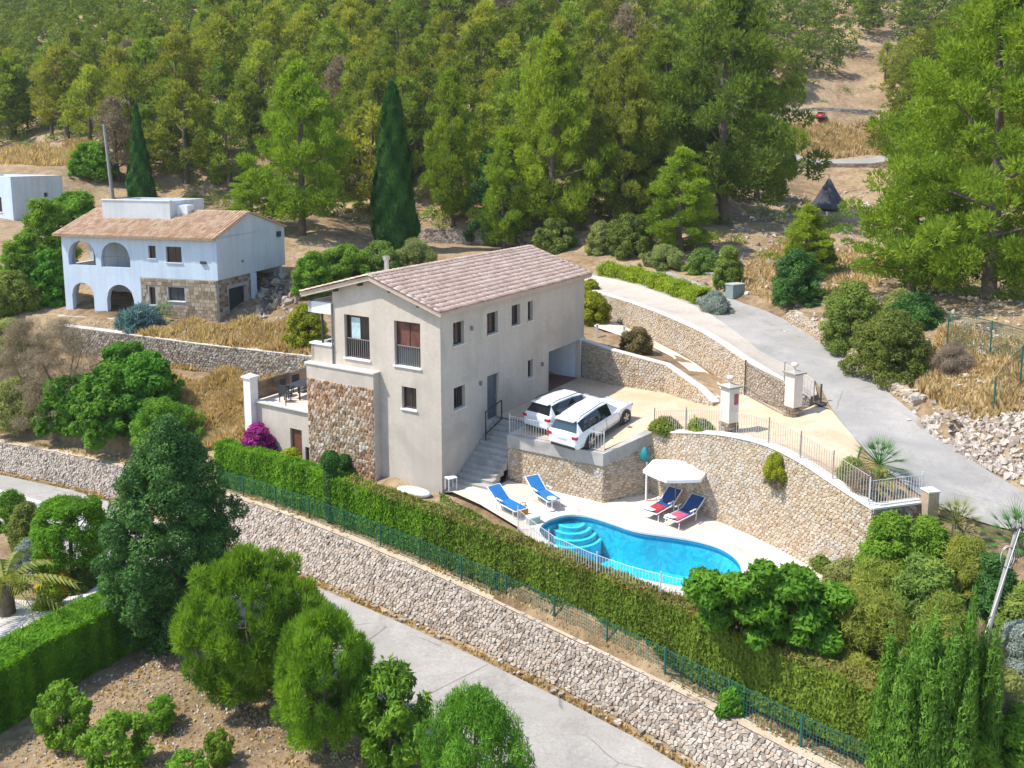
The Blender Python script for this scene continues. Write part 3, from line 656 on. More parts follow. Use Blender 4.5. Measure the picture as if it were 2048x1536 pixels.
def stone_face(root, path, zb, zt, side, w, h, mat, nparts=0, joint=0.012, proud=(0.02, 0.06), batter=0.0, seed=1, org=None, pname='stone', jit=.36):
    """rubble facing along a plan path: zb(s), zt(s) heights, side +1 = face looks to the left of travel"""
    rnd = random.Random(seed); Lp = length([Vector((p[0], p[1], 0)) for p in path])
    flatp = [Vector((p[0], p[1], 0)) for p in path]
    Hm = max(zt(Lp * k / 20) - zb(Lp * k / 20) for k in range(21))
    bat = batter if callable(batter) else (lambda s: batter)
    cells = voronoi_cells(Lp, lambda s: zt(s) - zb(s), Hm, w, h, rnd, jit)
    org = org or Vector((0, 0, 0)); items = []
    cache = {}
    for c in cells:
        sx = sum(p[0] for p in c) / len(c); sy = sum(p[1] for p in c) / len(c)
        P0, t = along(flatp, sx); nrm = Vector((-t.y, t.x, 0)) * side
        z0 = zb(sx); pr = rnd.uniform(*proud)
        ext = max(max(p[0] for p in c) - min(p[0] for p in c), 1e-3); eyt = max(max(p[1] for p in c) - min(p[1] for p in c), 1e-3)
        k0 = (max(0.5, 1 - 2 * joint / ext), max(0.5, 1 - 2 * joint / eyt)); k1 = (k0[0] * rnd.uniform(.74, .86), k0[1] * rnd.uniform(.72, .86))
        tx, tz = rnd.uniform(-.012, .012), rnd.uniform(-.012, .012)
        def mp(s, hh, d):
            q = P0 + t * (s - sx) + nrm * (d - bat(s) * hh); return Vector((q.x - org.x, q.y - org.y, z0 + hh - org.z))
        nn = len(c)
        A = [mp(sx + (p[0] - sx) * k0[0], sy + (p[1] - sy) * k0[1], 0.004) for p in c]
        B = [mp(sx + (p[0] - sx) * k1[0], sy + (p[1] - sy) * k1[1], pr + tx * (p[0] - sx) / ext + tz * (p[1] - sy) / eyt) for p in c]
        fs = [(i, (i + 1) % nn, (i + 1) % nn + nn, i + nn) if side > 0 else (i, i + nn, (i + 1) % nn + nn, (i + 1) % nn) for i in range(nn)]
        fs.append(tuple(range(nn, 2 * nn)) if side > 0 else tuple(reversed(range(nn, 2 * nn))))
        cen = mp(sx, sy, 0) + org; q = pix(cen); area = ext * eyt / max(cen.y, 1) ** 2
        inside = 0 < q[0] < 2048 and 0 < q[1] < 1536
        items.append((area if inside else 0, A + B, fs, rnd.random()))
    items.sort(key=lambda a: -a[0])
    for k, (ar, vs, fs, r) in enumerate(items[:nparts]):
        if ar <= 0: break
        c = sum(vs, Vector()) / len(vs)
        m_ = MB(); m_.add([v - c for v in vs], fs, mat, r); ob = m_.build(pname, parent=root); ob.location = c
    rest = MB()
    for ar, vs, fs, r in items[nparts:]: rest.add(vs, fs, mat, r)
    if rest.v: tag(rest.build('stonework', parent=root), kind='stuff')
def body(mb, path, w0, w1, z0, z1, mat, rnd=0.5, org=None):
    """solid ribbon between two plan offsets of a path; z0/z1 are functions of the vertex index or lists"""
    a, b = offset(path, w0), offset(path, w1); n = len(path); o = org or Vector((0, 0, 0))
    z0 = z0 if hasattr(z0, '__len__') else [z0] * n; z1 = z1 if hasattr(z1, '__len__') else [z1] * n
    V = [(a[i].x - o.x, a[i].y - o.y, z0[i] - o.z) for i in range(n)] + [(a[i].x - o.x, a[i].y - o.y, z1[i] - o.z) for i in range(n)] + \
        [(b[i].x - o.x, b[i].y - o.y, z1[i] - o.z) for i in range(n)] + [(b[i].x - o.x, b[i].y - o.y, z0[i] - o.z) for i in range(n)]
    F = []
    for i in range(n - 1):
        for k in range(4):
            k2 = (k + 1) % 4; F.append((k * n + i, k * n + i + 1, k2 * n + i + 1, k2 * n + i))
    F += [(0, n, 2 * n, 3 * n), (n - 1, 4 * n - 1, 3 * n - 1, 2 * n - 1)]
    mb.add(V, F, mat, rnd)
def zfun(path, zs):
    d = [0]
    for a, b in zip(path, path[1:]): d.append(d[-1] + (Vector((b[0], b[1], 0)) - Vector((a[0], a[1], 0))).length)
    return lambda s: float(np.interp(s, d, zs))
def wall(name, label, path, zb, zt, side, w, h, mat, core, thick=0.4, nparts=0, coping=None, cop=(0.06, 0.08), cmat=None, seed=1, batter=0.0, joint=0.012, proud=(0.02, 0.06), cat='stone wall', back=False):
    org = Vector((path[0][0], path[0][1], zb[0])); root = empty(name, org, 0, label, cat)
    mb = MB(); body(mb, path, 0.0, -thick * side, [z - 0.3 for z in zb], zt, core, org=org); mb.build('core', parent=root)
    stone_face(root, path, zfun(path, zb), zfun(path, zt), side, w, h, mat, nparts, joint, proud, batter, seed, org)
    if back: stone_face(root, offset(path, -thick * side), zfun(path, [z - .1 for z in zb]), zfun(path, zt), -side, w, h, mat, 0, joint, proud, 0, seed + 5, org)
    if coping:
        mb = MB(); body(mb, path, side * (cop[0]), -side * (thick + 0.03), [z + 0.003 for z in zt], [z + cop[1] for z in zt], cmat or M_coping, org=org); mb.build('coping', parent=root)
    return root
# revetment below the hedge: leans back from the lane to the terrace
NB = 46
wb_ = [along(WBASE, length(WBASE) * i / NB)[0] for i in range(NB + 1)]
wt_ = [min(resample(WTOP, 0.3), key=lambda q: (q.xy - b.xy).length) for b in wb_]
org = wb_[0].copy(); rev = empty('revetment_wall', org, 0, 'long pale dry stone retaining wall between lower road and hedge', 'stone wall')
mb = MB(); V = []
for b, t in zip(wb_, wt_): V += [b - org + Vector((0, 0, -.2)), b - org, t - org, t - org + (Vector((t.x, t.y, 0)) - Vector((b.x, b.y, 0))).normalized() * 0.35]
mb.add(V, [(i * 4 + k, (i + 1) * 4 + k, (i + 1) * 4 + k + 1, i * 4 + k + 1) for i in range(NB) for k in range(3)], M_darkgap, 0.5); mb.build('core', parent=rev)
bt_ = zfun(wb_, [(Vector((b.x, b.y, 0)) - Vector((t.x, t.y, 0))).length / (t.z - b.z) for b, t in zip(wb_, wt_)])
dist_bt = sum((Vector((b.x, b.y, 0)) - Vector((t.x, t.y, 0))).length for b, t in zip(wb_, wt_)) / len(wb_)
stone_face(rev, wb_, lambda s: ZR, zfun(wb_, [t.z + .02 for t in wt_]), 1, 0.16, 0.125, M_stone_grey, 300, 0.008, (0.015, 0.085), bt_, 11, org, jit=.46)
# tumbled course of loose capstones along the revetment top and foot
mb = MB(); r5 = random.Random(5)
for pl_, k, d0, d1 in ((wt_, 160, -0.12, 0.02), (wb_, 260, 0.05, 0.4)):
    LL = length(pl_)
    for i in range(k):
        p, t = along(pl_, r5.uniform(0, LL)); d = r5.uniform(d0, d1); s = r5.uniform(.03, .08)
        q = Vector((p.x - t.y * d, p.y + t.x * d, p.z + s * .4)) - org
        a = r5.uniform(0, 6.28); mb.obox(q, (math.cos(a), math.sin(a), r5.uniform(-.3, .3)), (-math.sin(a), math.cos(a), 0), (0, 0, 1), s, s * r5.uniform(.6, 1), s * r5.uniform(.4, .7), M_stone_grey)
tag(mb.build('loose_stone', parent=rev), kind='stuff')
es = MB(); strip_mesh(es, [p + Vector((0, 0, .035)) for p in offset(WTOP, -.02)], [p + Vector((0, 0, .03)) for p in offset(WTOP, -.5)], 90, M_sand); tag(es.build('edge_strip'), kind='structure')
# curved wall behind the pool
cw_z = [p.z for p in CW]
pw = wall('pool_retaining_wall', 'tall curved golden stone wall standing behind the pool and parasol', CW, [ZD - .02] * len(CW), cw_z, -1, 0.17, 0.12, M_stone_pool, M_mortar, 0.36, 300, True, (0.05, 0.07), plain('white coping', (0.74, 0.71, 0.66), 0.7, var=0.05), 3, 0.0, 0.010, (0.012, 0.035))
wall('return_wall', 'short grey stone return wall with pale coping at road end of curved wall', CW2, [0.0, 0.5], [2.35, 2.3], -1, 0.2, 0.15, M_stone_dark, M_mortar, 0.34, 0, True, (0.05, 0.07), None, 4)
# parking terrace walls
org = PK[0].copy(); pkr = empty('parking_terrace', org, 0, 'stone faced parking terrace with grey concrete edge holding two white cars', 'terrace')
pkz = [PK[0].z, PK[1].z, PK[2].z]
mb = MB(); body(mb, PK, -0.0, 0.3, [ZD - .3] * 3, [z - 0.02 for z in pkz], M_mortar, org=org); mb.build('core', parent=pkr)
mb = MB(); body(mb, PK, -0.10, 0.35, [z - 0.50 for z in pkz], [z + 0.055 for z in pkz], M_concrete, org=org); mb.build('edge_beam', parent=pkr)
stone_face(pkr, PK[:2], lambda s: ZD, zfun(PK[:2], [z - .5 for z in pkz[:2]]), -1, 0.18, 0.13, M_stone_pool, 150, 0.010, (0.012, 0.035), 0, 21, org)
stone_face(pkr, PK[1:], lambda s: ZD, zfun(PK[1:], [z - .5 for z in pkz[1:]]), -1, 0.18, 0.13, M_stone_pool, 0, 0.010, (0.012, 0.035), 0, 22, org)
# side of the parking terrace along the steps
sidep = [hw(4.75, -1.93), hw(2.45, -1.93)]
mb = MB(); body(mb, sidep, 0.0, 0.3, ZD - .3, 1.42, M_render, org=org); mb.build('stair_side_wall', parent=pkr)
# garden wall, lane wall
wall('garden_wall', 'low stone wall holding the garden bed beside the garage', GT, GBZ, [p.z for p in GT], -1, 0.19, 0.14, M_stone_pool, M_mortar, 0.34, 0, True, (0.04, 0.05), None, 6)
gs_ = [hw(13.75, 0.0), Vector((GT[0].x, GT[0].y, 0))]
RT_ = RT[:-1]
wall('ramp_wall', 'long curved stone wall below the concrete ramp behind the gate', RT_, [rbz(p) for p in RT_], [p.z for p in RT_], -1, 0.19, 0.13, M_stone_pool, M_mortar, 0.34, 0, True, (0.04, 0.06), None, 7)
# old walls around the white house and behind the villa
wall('field_wall', 'old grey stone retaining wall below the yard of the arcaded white house', W2, [.6, .5, .5, .4, .4], [p.z for p in W2], -1, 0.22, 0.15, M_stone_brown, M_darkgap, 0.45, 0, True, (0.03, 0.05), M_coping, 8, 0.0)
wall('back_wall', 'weathered stone wall at the foot of the pine slope behind the villa', BWL, [p.z - 1.5 for p in BWL], [p.z for p in BWL], -1, 0.3, 0.2, M_stone_grey, M_darkgap, 0.5, 0, False, seed=9)
# low dry stone kerb wall beside the upper road
KW = [p for p in offset(AR, 0.22) if 1545 < pix(p)[0] < 1835]
root_k = wall('roadside_stone_wall', 'low pale dry stone wall along the upper road under the shrubs', KW, [p.z - .02 for p in KW], [p.z + .42 for p in KW], -1, 0.24, 0.16, M_stone_pool, M_mortar, 0.5, 0, False, seed=10, proud=(.02, .09))
mb = MB(); org = Vector((KW[0].x, KW[0].y, KW[0].z - .02))
for i in range(330):
    p, t = along(KW, r5.uniform(0, length(KW))); d = r5.uniform(0.03, 0.5); s = r5.uniform(.07, .15); a = r5.uniform(0, 6.28)
    mb.obox(Vector((p.x - t.y * d, p.y + t.x * d, p.z + .44 + s * .2)) - org, (math.cos(a), math.sin(a), r5.uniform(-.2, .2)), (-math.sin(a), math.cos(a), 0), (0, 0, 1), s, s * r5.uniform(.6, 1), s * .45, M_stone_pool)
tag(mb.build('capstone', parent=root_k), kind='stuff')
# rubble slope beside the road, boulders
def rubble(name, label, n_, zone, smin, smax, mat, seed, kind='stuff', dens=None):
    rr = random.Random(seed); mb = MB(); k = 0; t_ = 0
    while k < n_ and t_ < n_ * 30:
        t_ += 1; q = zone(rr)
        if q is None: continue
        x, y = q; z = gz(x, y); s = smin + (smax - smin) * rr.random() ** 2.2; k += 1
        base = [Vector((rr.gauss(0, 1), rr.gauss(0, 1), rr.gauss(0, 1))).normalized() for _ in range(3)]
        ax = base[0]; ay = ax.cross(base[1]).normalized(); az = ax.cross(ay)
        c = Vector((x, y, z + s * 0.25)); pts_ = []
        for sx, sy, sz in ((1, 0, 0), (-1, 0, 0), (0, 1, 0), (0, -1, 0), (0, 0, 1), (0, 0, -1)):
            for _ in (0,): pts_.append(c + (ax * sx + ay * sy * .8 + az * sz * .65) * s * rr.uniform(.8, 1.15) + Vector((rr.uniform(-.2, .2), rr.uniform(-.2, .2), rr.uniform(-.2, .2))) * s)
        mb.add(pts_, [(0, 2, 4), (2, 1, 4), (1, 3, 4), (3, 0, 4), (2, 0, 5), (1, 2, 5), (3, 1, 5), (0, 3, 5)], mat)
    return tag(mb.build(name), label, None, None, kind)
def zpoly(pp):
    pp = [P(*p) for p in pp]; f = infl(pp); xs = [p.x for p in pp]; ys = [p.y for p in pp]
    def g(rr):
        x, y = rr.uniform(min(xs), max(xs)), rr.uniform(min(ys), max(ys)); return (x, y) if f(x, y) else None
    return g
rubble('rubble', 'heap of pale loose stones on the bank beside the upper road', 2600, zpoly([(1815, 815, 3.6), (1880, 800, 4), (2048, 800, 4.3), (2160, 900, 3.6), (2160, 1020, 2.0), (2048, 968, 2.3), (1930, 895, 3)]), 0.05, 0.22, M_stone_grey, 31)
rubble('bank_stones', 'scattered stones on the dry bank under the right hand pine', 1500, zpoly([(1560, 640, 5), (1620, 560, 5.8), (2100, 560, 6.5), (2160, 820, 4.2), (1860, 820, 3.8), (1700, 690, 4.6)]), 0.04, 0.2, M_stone_pool, 32)
rubble('garden_stones', 'small stones lying in the garden below the lower road', 2600, zpoly([(150, 1380, -4.7), (350, 1290, -4.7), (560, 1330, -4.7), (900, 1536, -4.8), (0, 1536, -4.8)]), 0.02, 0.09, M_stone_grey, 33)
rubble('slope_rocks', 'grey rocks scattered over the clearing below the tent', 900, zpoly([(1380, 560, 5.6), (1500, 420, 7.5), (1760, 400, 8.5), (1740, 560, 6.2), (1560, 590, 5.4)]), 0.06, 0.38, M_stone_grey, 34)
rubble('yard_stones', 'stones scattered around the yard of the arcaded white house', 400, zpoly([(0, 660, 2.5), (120, 640, 2.6), (600, 600, 3.8), (640, 700, 2.2), (200, 660, 2.5)]), 0.04, 0.22, M_stone_grey, 35)
rubble('rocky_cut', 'dark rock face and boulders beside the garage of the white house', 420, zpoly([(515, 640, 2.9), (520, 560, 4.5), (625, 540, 5), (630, 600, 3.8)]), 0.12, 0.5, M_stone_dark, 36)
# ================================================================== buildings
def onwall(px, py, o, d):
    r = ray(px, py); A = np.array([[r[0], -d[0]], [r[1], -d[1]]]); t, s_ = np.linalg.solve(A, np.array([o[0], o[1]]))
    return s_, CAM_H + r[2] * t
def wall_cells(mb, mp, a0, a1, z0, z1, holes, th, mat, rnd=0.5):
    """wall slab between a0..a1 and z0..z1 with rectangular holes; mp maps (a, depth, z) to the thing's frame"""
    xs = sorted({a0, a1} | {h[0] for h in holes} | {h[1] for h in holes}); zs = sorted({z0, z1} | {h[2] for h in holes} | {h[3] for h in holes})
    V, F = [], []
    def q(pts_): o = len(V); V.extend([mp(*p) for p in pts_]); F.append((o, o + 1, o + 2, o + 3))
    solid = lambda i, j: 0 <= i < len(xs) - 1 and 0 <= j < len(zs) - 1 and not any(h[0] <= (xs[i] + xs[i + 1]) / 2 <= h[1] and h[2] <= (zs[j] + zs[j + 1]) / 2 <= h[3] for h in holes)
    for i in range(len(xs) - 1):
        for j in range(len(zs) - 1):
            if not solid(i, j): continue
            x0, x1, y0, y1 = xs[i], xs[i + 1], zs[j], zs[j + 1]
            q([(x0, 0, y0), (x1, 0, y0), (x1, 0, y1), (x0, 0, y1)]); q([(x0, th, y1), (x1, th, y1), (x1, th, y0), (x0, th, y0)])
            if not solid(i - 1, j): q([(x0, th, y0), (x0, 0, y0), (x0, 0, y1), (x0, th, y1)])
            if not solid(i + 1, j): q([(x1, 0, y0), (x1, th, y0), (x1, th, y1), (x1, 0, y1)])
            if not solid(i, j - 1): q([(x0, th, y0), (x1, th, y0), (x1, 0, y0), (x0, 0, y0)])
            if not solid(i, j + 1): q([(x0, 0, y1), (x1, 0, y1), (x1, th, y1), (x0, th, y1)])
    mb.add(V, F, mat, rnd)
def mbox(mb, mp, a0, a1, d0, d1, z0, z1, mat, rnd=None):
    p = [mp(a0, d0, z0), mp(a1, d0, z0), mp(a1, d1, z0), mp(a0, d1, z0), mp(a0, d0, z1), mp(a1, d0, z1), mp(a1, d1, z1), mp(a0, d1, z1)]
    mb.add(p, [(3, 2, 1, 0), (4, 5, 6, 7), (0, 1, 5, 4), (2, 3, 7, 6), (3, 0, 4, 7), (1, 2, 6, 5)], mat, rnd)
def window(root, mp, a0, a1, z0, z1, rec=0.17, frame=M_frame, glass=M_glass, mull=1, sill=M_whitepaint, fw=0.06, name='window', rail=None):
    mb = MB(); f = frame
    mbox(mb, mp, a0, a1, rec, rec + .05, z0, z0 + fw, f); mbox(mb, mp, a0, a1, rec, rec + .05, z1 - fw, z1, f)
    mbox(mb, mp, a0, a0 + fw, rec, rec + .05, z0 + fw, z1 - fw, f); mbox(mb, mp, a1 - fw, a1, rec, rec + .05, z0 + fw, z1 - fw, f)
    for k in range(mull):
        c = a0 + (a1 - a0) * (k + 1) / (mull + 1); mbox(mb, mp, c - .03, c + .03, rec, rec + .05, z0 + fw, z1 - fw, f)
    o = mb.build(name, parent=root)
    n = mull + 1
    for k in range(n):
        mb = MB(); mbox(mb, mp, a0 + (a1 - a0) * k / n + .035, a0 + (a1 - a0) * (k + 1) / n - .035, rec + .02, rec + .035, z0 + fw - .004, z1 - fw + .004, glass); mb.build('pane', parent=o)
    if sill:
        mb = MB(); mbox(mb, mp, a0 - .06, a1 + .06, -.07, rec - .003, z0 - .055, z0 - .003 + .006, sill); mb.build('sill', parent=o)
    return o
def arch_band(mb, mp, a0, a1, z0, z1, arches, th, mat, N_=14):
    """band of wall with arched openings (c, half width, sill, spring, rise)"""
    cur = a0
    def quad(x0, x1, b0, b1, t0, t1):
        p = [mp(x0, 0, b0), mp(x1, 0, b1), mp(x1, th, b1), mp(x0, th, b0), mp(x0, 0, t0), mp(x1, 0, t1), mp(x1, th, t1), mp(x0, th, t0)]
        mb.add(p, [(3, 2, 1, 0), (4, 5, 6, 7), (0, 1, 5, 4), (2, 3, 7, 6), (3, 0, 4, 7), (1, 2, 6, 5)], mat, 0.5)
    for c, hwid, sl, sp, rise in arches:
        quad(cur, c - hwid, z0, z0, z1, z1)
        for k in range(N_):
            x0 = c - hwid + 2 * hwid * k / N_; x1 = c - hwid + 2 * hwid * (k + 1) / N_
            f = lambda x: sp + rise * math.sqrt(max(0, 1 - ((x - c) / hwid) ** 2))
            if sl > z0 + 1e-4: quad(x0, x1, z0, z0, sl, sl)
            quad(x0, x1, f(x0), f(x1), z1, z1)
        cur = c + hwid
    quad(cur, a1, z0, z0, z1, z1)
def tile_mesh(name, mat, w=0.2, L_=0.42, r=0.06):
    """one barrel tile: x across, y up the slope, z out of the roof"""
    n = 5; V = []; F = []
    for y, k, dz in ((0, 1.0, 0.018), (L_, 0.86, 0.0)):
        for j in range(n + 1):
            a = math.pi * j / n; V.append((-math.cos(a) * w / 2 * k, y, math.sin(a) * r * k + dz))
    F = [(j, j + 1, j + n + 2, j + n + 1) for j in range(n)]
    V += [(-w / 2 * .82, 0, .018), (w / 2 * .82, 0, .018)]
    V += [(-math.cos(math.pi * j / n) * w / 2 * .8, 0.0, math.sin(math.pi * j / n) * r * .75 + .018) for j in range(n + 1)]
    o = 2 * (n + 1) + 2
    F += [(j + 1, j, o + j, o + j + 1) for j in range(n)]
    return V, F
def tiled_slope(root, org, ex, ey, W, Ls, mat, nparts, seed, parent=None, pitch=0.205, expo=0.35, cond=None):
    """tiles over a slope: org at eave corner, ex along the eave, ey up the slope (unit vectors in the thing's frame)"""
    rr = random.Random(seed); ez = ex.cross(ey).normalized()
    if ez.z < 0: ez = -ez
    V, F = tile_mesh('t', mat)
    protos = []
    for k in range(6):
        m_ = MB(); m_.add([Vector((v[0], v[1], v[2])) for v in V], F, mat, rr.random(), True); ob = m_.build('roof_tile', parent=parent or root); protos.append(ob)
    used = 0; rest = MB(); items = []
    nx, ny = int(W / pitch), int(Ls / expo)
    for j in range(ny):
        for i in range(nx):
            a, b = (i + .5) * W / nx, j * Ls / ny - .02
            if cond and not cond(a, b): continue
            items.append((a, b))
    wm = root.matrix_world if root else Matrix()
    R0 = Matrix.Rotation(root.rotation_euler[2], 4, 'Z'); T0 = Vector(root.location)
    def wpos(q): return R0 @ q + T0
    def score(ab):
        q = wpos(org + ex * ab[0] + ey * ab[1]); return q.length + (1000 if not (0 < pix(q)[0] < 2048 and 0 < pix(q)[1] < 1536) else 0)
    items.sort(key=score)
    for k, (a, b) in enumerate(items):
        yaw = rr.gauss(0, .03); dz = rr.uniform(-.006, .008)
        e1 = (ex * math.cos(yaw) + ey * math.sin(yaw)).normalized(); e2 = ez.cross(e1).normalized()
        if e2.dot(ey) < 0: e2 = -e2
        c = org + ex * (a + rr.uniform(-.008, .008)) + ey * (b + rr.uniform(-.02, .02)) + ez * (.02 + dz)
        if k < nparts:
            ob = protos[k] if k < 6 else protos[rr.randrange(6)].copy()
            if k >= 6: COL.objects.link(ob); ob.parent = parent or root
            M = Matrix(((e1.x, e2.x, ez.x, c.x), (e1.y, e2.y, ez.y, c.y), (e1.z, e2.z, ez.z, c.z), (0, 0, 0, 1)))
            ob.matrix_local = M
        else:
            rest.add([c + e1 * v[0] + e2 * v[1] + ez * v[2] for v in V], F, mat, rr.random(), True)
    if nparts < 6:
        for ob in protos[nparts:]: bpy.data.objects.remove(ob)
    if rest.v: tag(rest.build('roof_tiling', parent=parent or root), kind='stuff')

# ------------------------------------------------------------------ villa
villa = empty('villa', H0, math.pi / 2 - u0, 'large beige three level villa with pinkish clay tile roof above the pool', 'house')
bpy.context.view_layer.update()
gm = lambda a, d, z: Vector((d, a, z))                # gable wall, a = metres to the left of the corner
rm = lambda a, d, z: Vector((a, d, z))                # long wall, a = metres back from the corner
LV = 13.75
mb = MB()
EV = 7.28; RID = 8.5; RY = 3.7; WY = 6.25
wall_cells(mb, gm, 0.0, WY, -1.9, EV, [(1.10, 2.57, 4.58, 6.63), (4.03, 5.55, 4.58, 6.63), (1.37, 2.2, 2.62, 3.65)], .3, M_render)
mb.add([(0, 0, EV), (0, WY, EV), (0, WY, RID - (WY - RY) * .24 - .05), (0, RY, RID - .05), (.3, 0, EV), (.3, WY, EV), (.3, WY, RID - (WY - RY) * .24 - .05), (.3, RY, RID - .05)],
       [(0, 3, 2, 1), (4, 5, 6, 7), (0, 4, 7, 3), (2, 3, 7, 6)], M_render, .5)
mb.build('gable_wall', parent=villa)
mb = MB()
wall_cells(mb, rm, 0.302, LV, -1.9, EV, [(.95, 1.8, 5.56, 6.6), (3.7, 4.65, 5.56, 6.6), (5.92, 6.72, 5.62, 6.64), (7.48, 7.98, 5.62, 6.62), (.96, 1.85, 2.6, 3.62), (3.7, 4.72, 1.36, 3.57), (7.5, 8.0, 2.62, 3.56), (9.66, 13.32, 1.36, 3.6)], .3, M_render)
mb.build('long_wall', parent=villa)
mb = MB(); mb.box(.31, LV - .01, WY - .3, WY, -1.9, EV + .1, M_render); mb.box(LV - .3, LV, .301, WY - .301, 1.0, EV, M_render)
mb.add([(LV, 0, EV), (LV, WY, EV), (LV, RY, RID - .05), (LV - .3, 0, EV), (LV - .3, WY, EV), (LV - .3, RY, RID - .05)], [(0, 1, 2), (3, 5, 4)], M_render, .5)
mb.box(.32, LV - .32, .32, WY - .32, 4.2, 4.4, M_render); mb.build('rear_wall', parent=villa)
# garage recess
gar = MB(); wall_cells(gar, lambda a, d, z: Vector((a, 5.2 + d, z)), 9.5, 13.5, 1.2, 3.9, [], .1, M_white)
gar.box(9.4, 9.66 - .003, .31, 5.2, 1.2, 3.9, M_white); gar.box(13.325, 13.44, .31, 5.2, 1.2, 3.9, M_white); gar.box(9.4, 13.5, .31, 5.2, 3.7, 3.8, M_white); gar.box(9.67, 13.32, -.02, 5.19, 1.0, 1.375, plain('red brown carport floor', (0.24, 0.11, 0.07), 0.7, var=.15))
gar.build('carport_room', parent=villa)
gd = MB()
for k in range(9): gd.box(10.3, 12.9, 5.13, 5.19, 1.4 + k * .235, 1.4 + k * .235 + .225, M_garage)
gd.build('garage_door', parent=villa)
mb = MB(); mb.box(13.325, LV + .18, -.02, .30, 1.2, 3.66, M_whitepaint); mb.build('carport_pillar', parent=villa)
# windows
w_ = window(villa, gm, 1.10, 2.57, 4.58, 6.63, .18, mull=1, glass=M_red_curtain); tag(w_, 'gable window with reddish curtains behind a rail')
mb = MB(); mbox(mb, gm, 1.13, 2.54, .09, .12, 5.48, 5.52, M_greyiron)
for k in range(12): mbox(mb, gm, 1.16 + k * .122, 1.178 + k * .122, .095, .11, 4.6, 5.48, M_greyiron)
mb.build('railing', parent=w_)
mb = MB(); mbox(mb, gm, 1.12, 2.55, .165, .172, 4.6, 5.45, M_glassb); mb.build('lower_glass', parent=w_)
w_ = window(villa, gm, 4.03, 5.55, 4.58, 6.63, .18, mull=1); tag(w_, 'gable window with a pale panel painted for light in the glass')
mb = MB(); mbox(mb, gm, 4.72, 5.25, .17, .178, 5.5, 6.5, plain('painted brightness in window', (0.45, 0.60, 0.62), .4, var=.25)); mb.build('painted_bright_pane', parent=w_)  # added pale panel; the brightness in the glass is put into its colour
mb = MB(); mbox(mb, gm, 4.06, 5.52, .09, .12, 5.48, 5.52, M_greyiron)
for k in range(12): mbox(mb, gm, 4.09 + k * .127, 4.108 + k * .127, .095, .11, 4.6, 5.48, M_greyiron)
mb.build('railing', parent=w_)
window(villa, gm, 1.37, 2.2, 2.62, 3.65, .16, mull=1)
for a0, a1, z0, z1 in ((.95, 1.8, 5.56, 6.6), (3.7, 4.65, 5.56, 6.6), (5.92, 6.72, 5.62, 6.64), (.96, 1.85, 2.6, 3.62)): window(villa, rm, a0, a1, z0, z1, .17, sill=M_coping)
for a0, a1, z0, z1 in ((7.48, 7.98, 5.62, 6.62), (7.5, 8.0, 2.62, 3.56)): window(villa, rm, a0, a1, z0, z1, .17, mull=0, sill=M_coping)
mb = MB(); mb.box(3.74, 4.68, .17, .23, 1.36, 3.53, plain('grey blue front door', (0.09, 0.11, 0.14), .4)); d_ = mb.build('door', parent=villa)
mb = MB(); mb.box(3.7, 3.74, .12, .24, 1.36, 3.57, M_greyiron); mb.box(4.68, 4.72, .12, .24, 1.36, 3.57, M_greyiron); mb.box(3.7, 4.72, .12, .24, 3.53, 3.568, M_greyiron); mb.build('door_frame', parent=d_)
mb = MB(); mb.tube([(4.6, .13, 2.3), (4.6, .13, 2.45)], .015, 6, M_alu); mb.build('handle', parent=d_)
# wall lamps, vents
for a, z in ((2.35, 6.15), (3.05, 3.4), (8.9, 3.1)):
    mb = MB(); mb.box(a - .05, a + .05, -.13, -.003, z - .1, z + .1, M_greyiron); mb.build('wall_lamp', parent=villa)
# landing rail
mb = MB()
for a in (2.95, 4.35): mb.box(a - .025, a + .025, -.42, -.37, 1.2 if a > 4 else 0.7, 2.32 if a > 4 else 2.1, M_iron)
mb.add([(2.95, -.42, 2.06), (4.35, -.42, 2.3), (4.35, -.37, 2.3), (2.95, -.37, 2.06), (2.95, -.42, 2.1), (4.35, -.42, 2.34), (4.35, -.37, 2.34), (2.95, -.37, 2.1)], [(3, 2, 1, 0), (4, 5, 6, 7), (0, 1, 5, 4), (2, 3, 7, 6)], M_iron)
mb.add([(2.95, -.42, 1.0), (4.35, -.42, 1.38), (4.35, -.37, 1.38), (2.95, -.37, 1.0), (2.95, -.42, 1.04), (4.35, -.42, 1.42), (4.35, -.37, 1.42), (2.95, -.37, 1.04)], [(3, 2, 1, 0), (4, 5, 6, 7), (0, 1, 5, 4), (2, 3, 7, 6)], M_iron)
mb.build('landing_rail', parent=villa)
# stone clad block on the left with its ledge
BX = -.42
mb = MB(); mb.box(BX, 6, 3.5, 7.66, -2.0, 4.10, M_render); mb.build('side_block', parent=villa)
mb = MB(); mb.box(BX - .06, 6.05, 3.44, 7.74, 4.10, 4.17, M_coping); mb.build('ledge', parent=villa)
class _F: pass
pth = [Vector((0, 7.64, 0)), Vector((0, 3.52, 0))]
clad = empty('stone_cladding', (0, 0, 0), 0, parent=villa)
# facing built in world space, then re-expressed in the villa's frame
clad.location = (0, 0, 0)
cb = [hw(BX, 7.64), hw(BX, 3.52)]
tmp = empty('tmp', H0, 0)
stone_face(tmp, cb, lambda s: -1.9, lambda s: 3.42, -1, 0.19, 0.17, M_stone_clad, 240, 0.012, (0.02, 0.055), 0, 41, Vector(H0))
Ri = Matrix.Rotation(-villa.rotation_euler[2], 4, 'Z')
for ch in list(tmp.children):
    loc = Ri @ Vector(ch.location); ch.parent = clad; ch.location = loc; ch.rotation_euler = (0, 0, -villa.rotation_euler[2])
bpy.data.objects.remove(tmp)
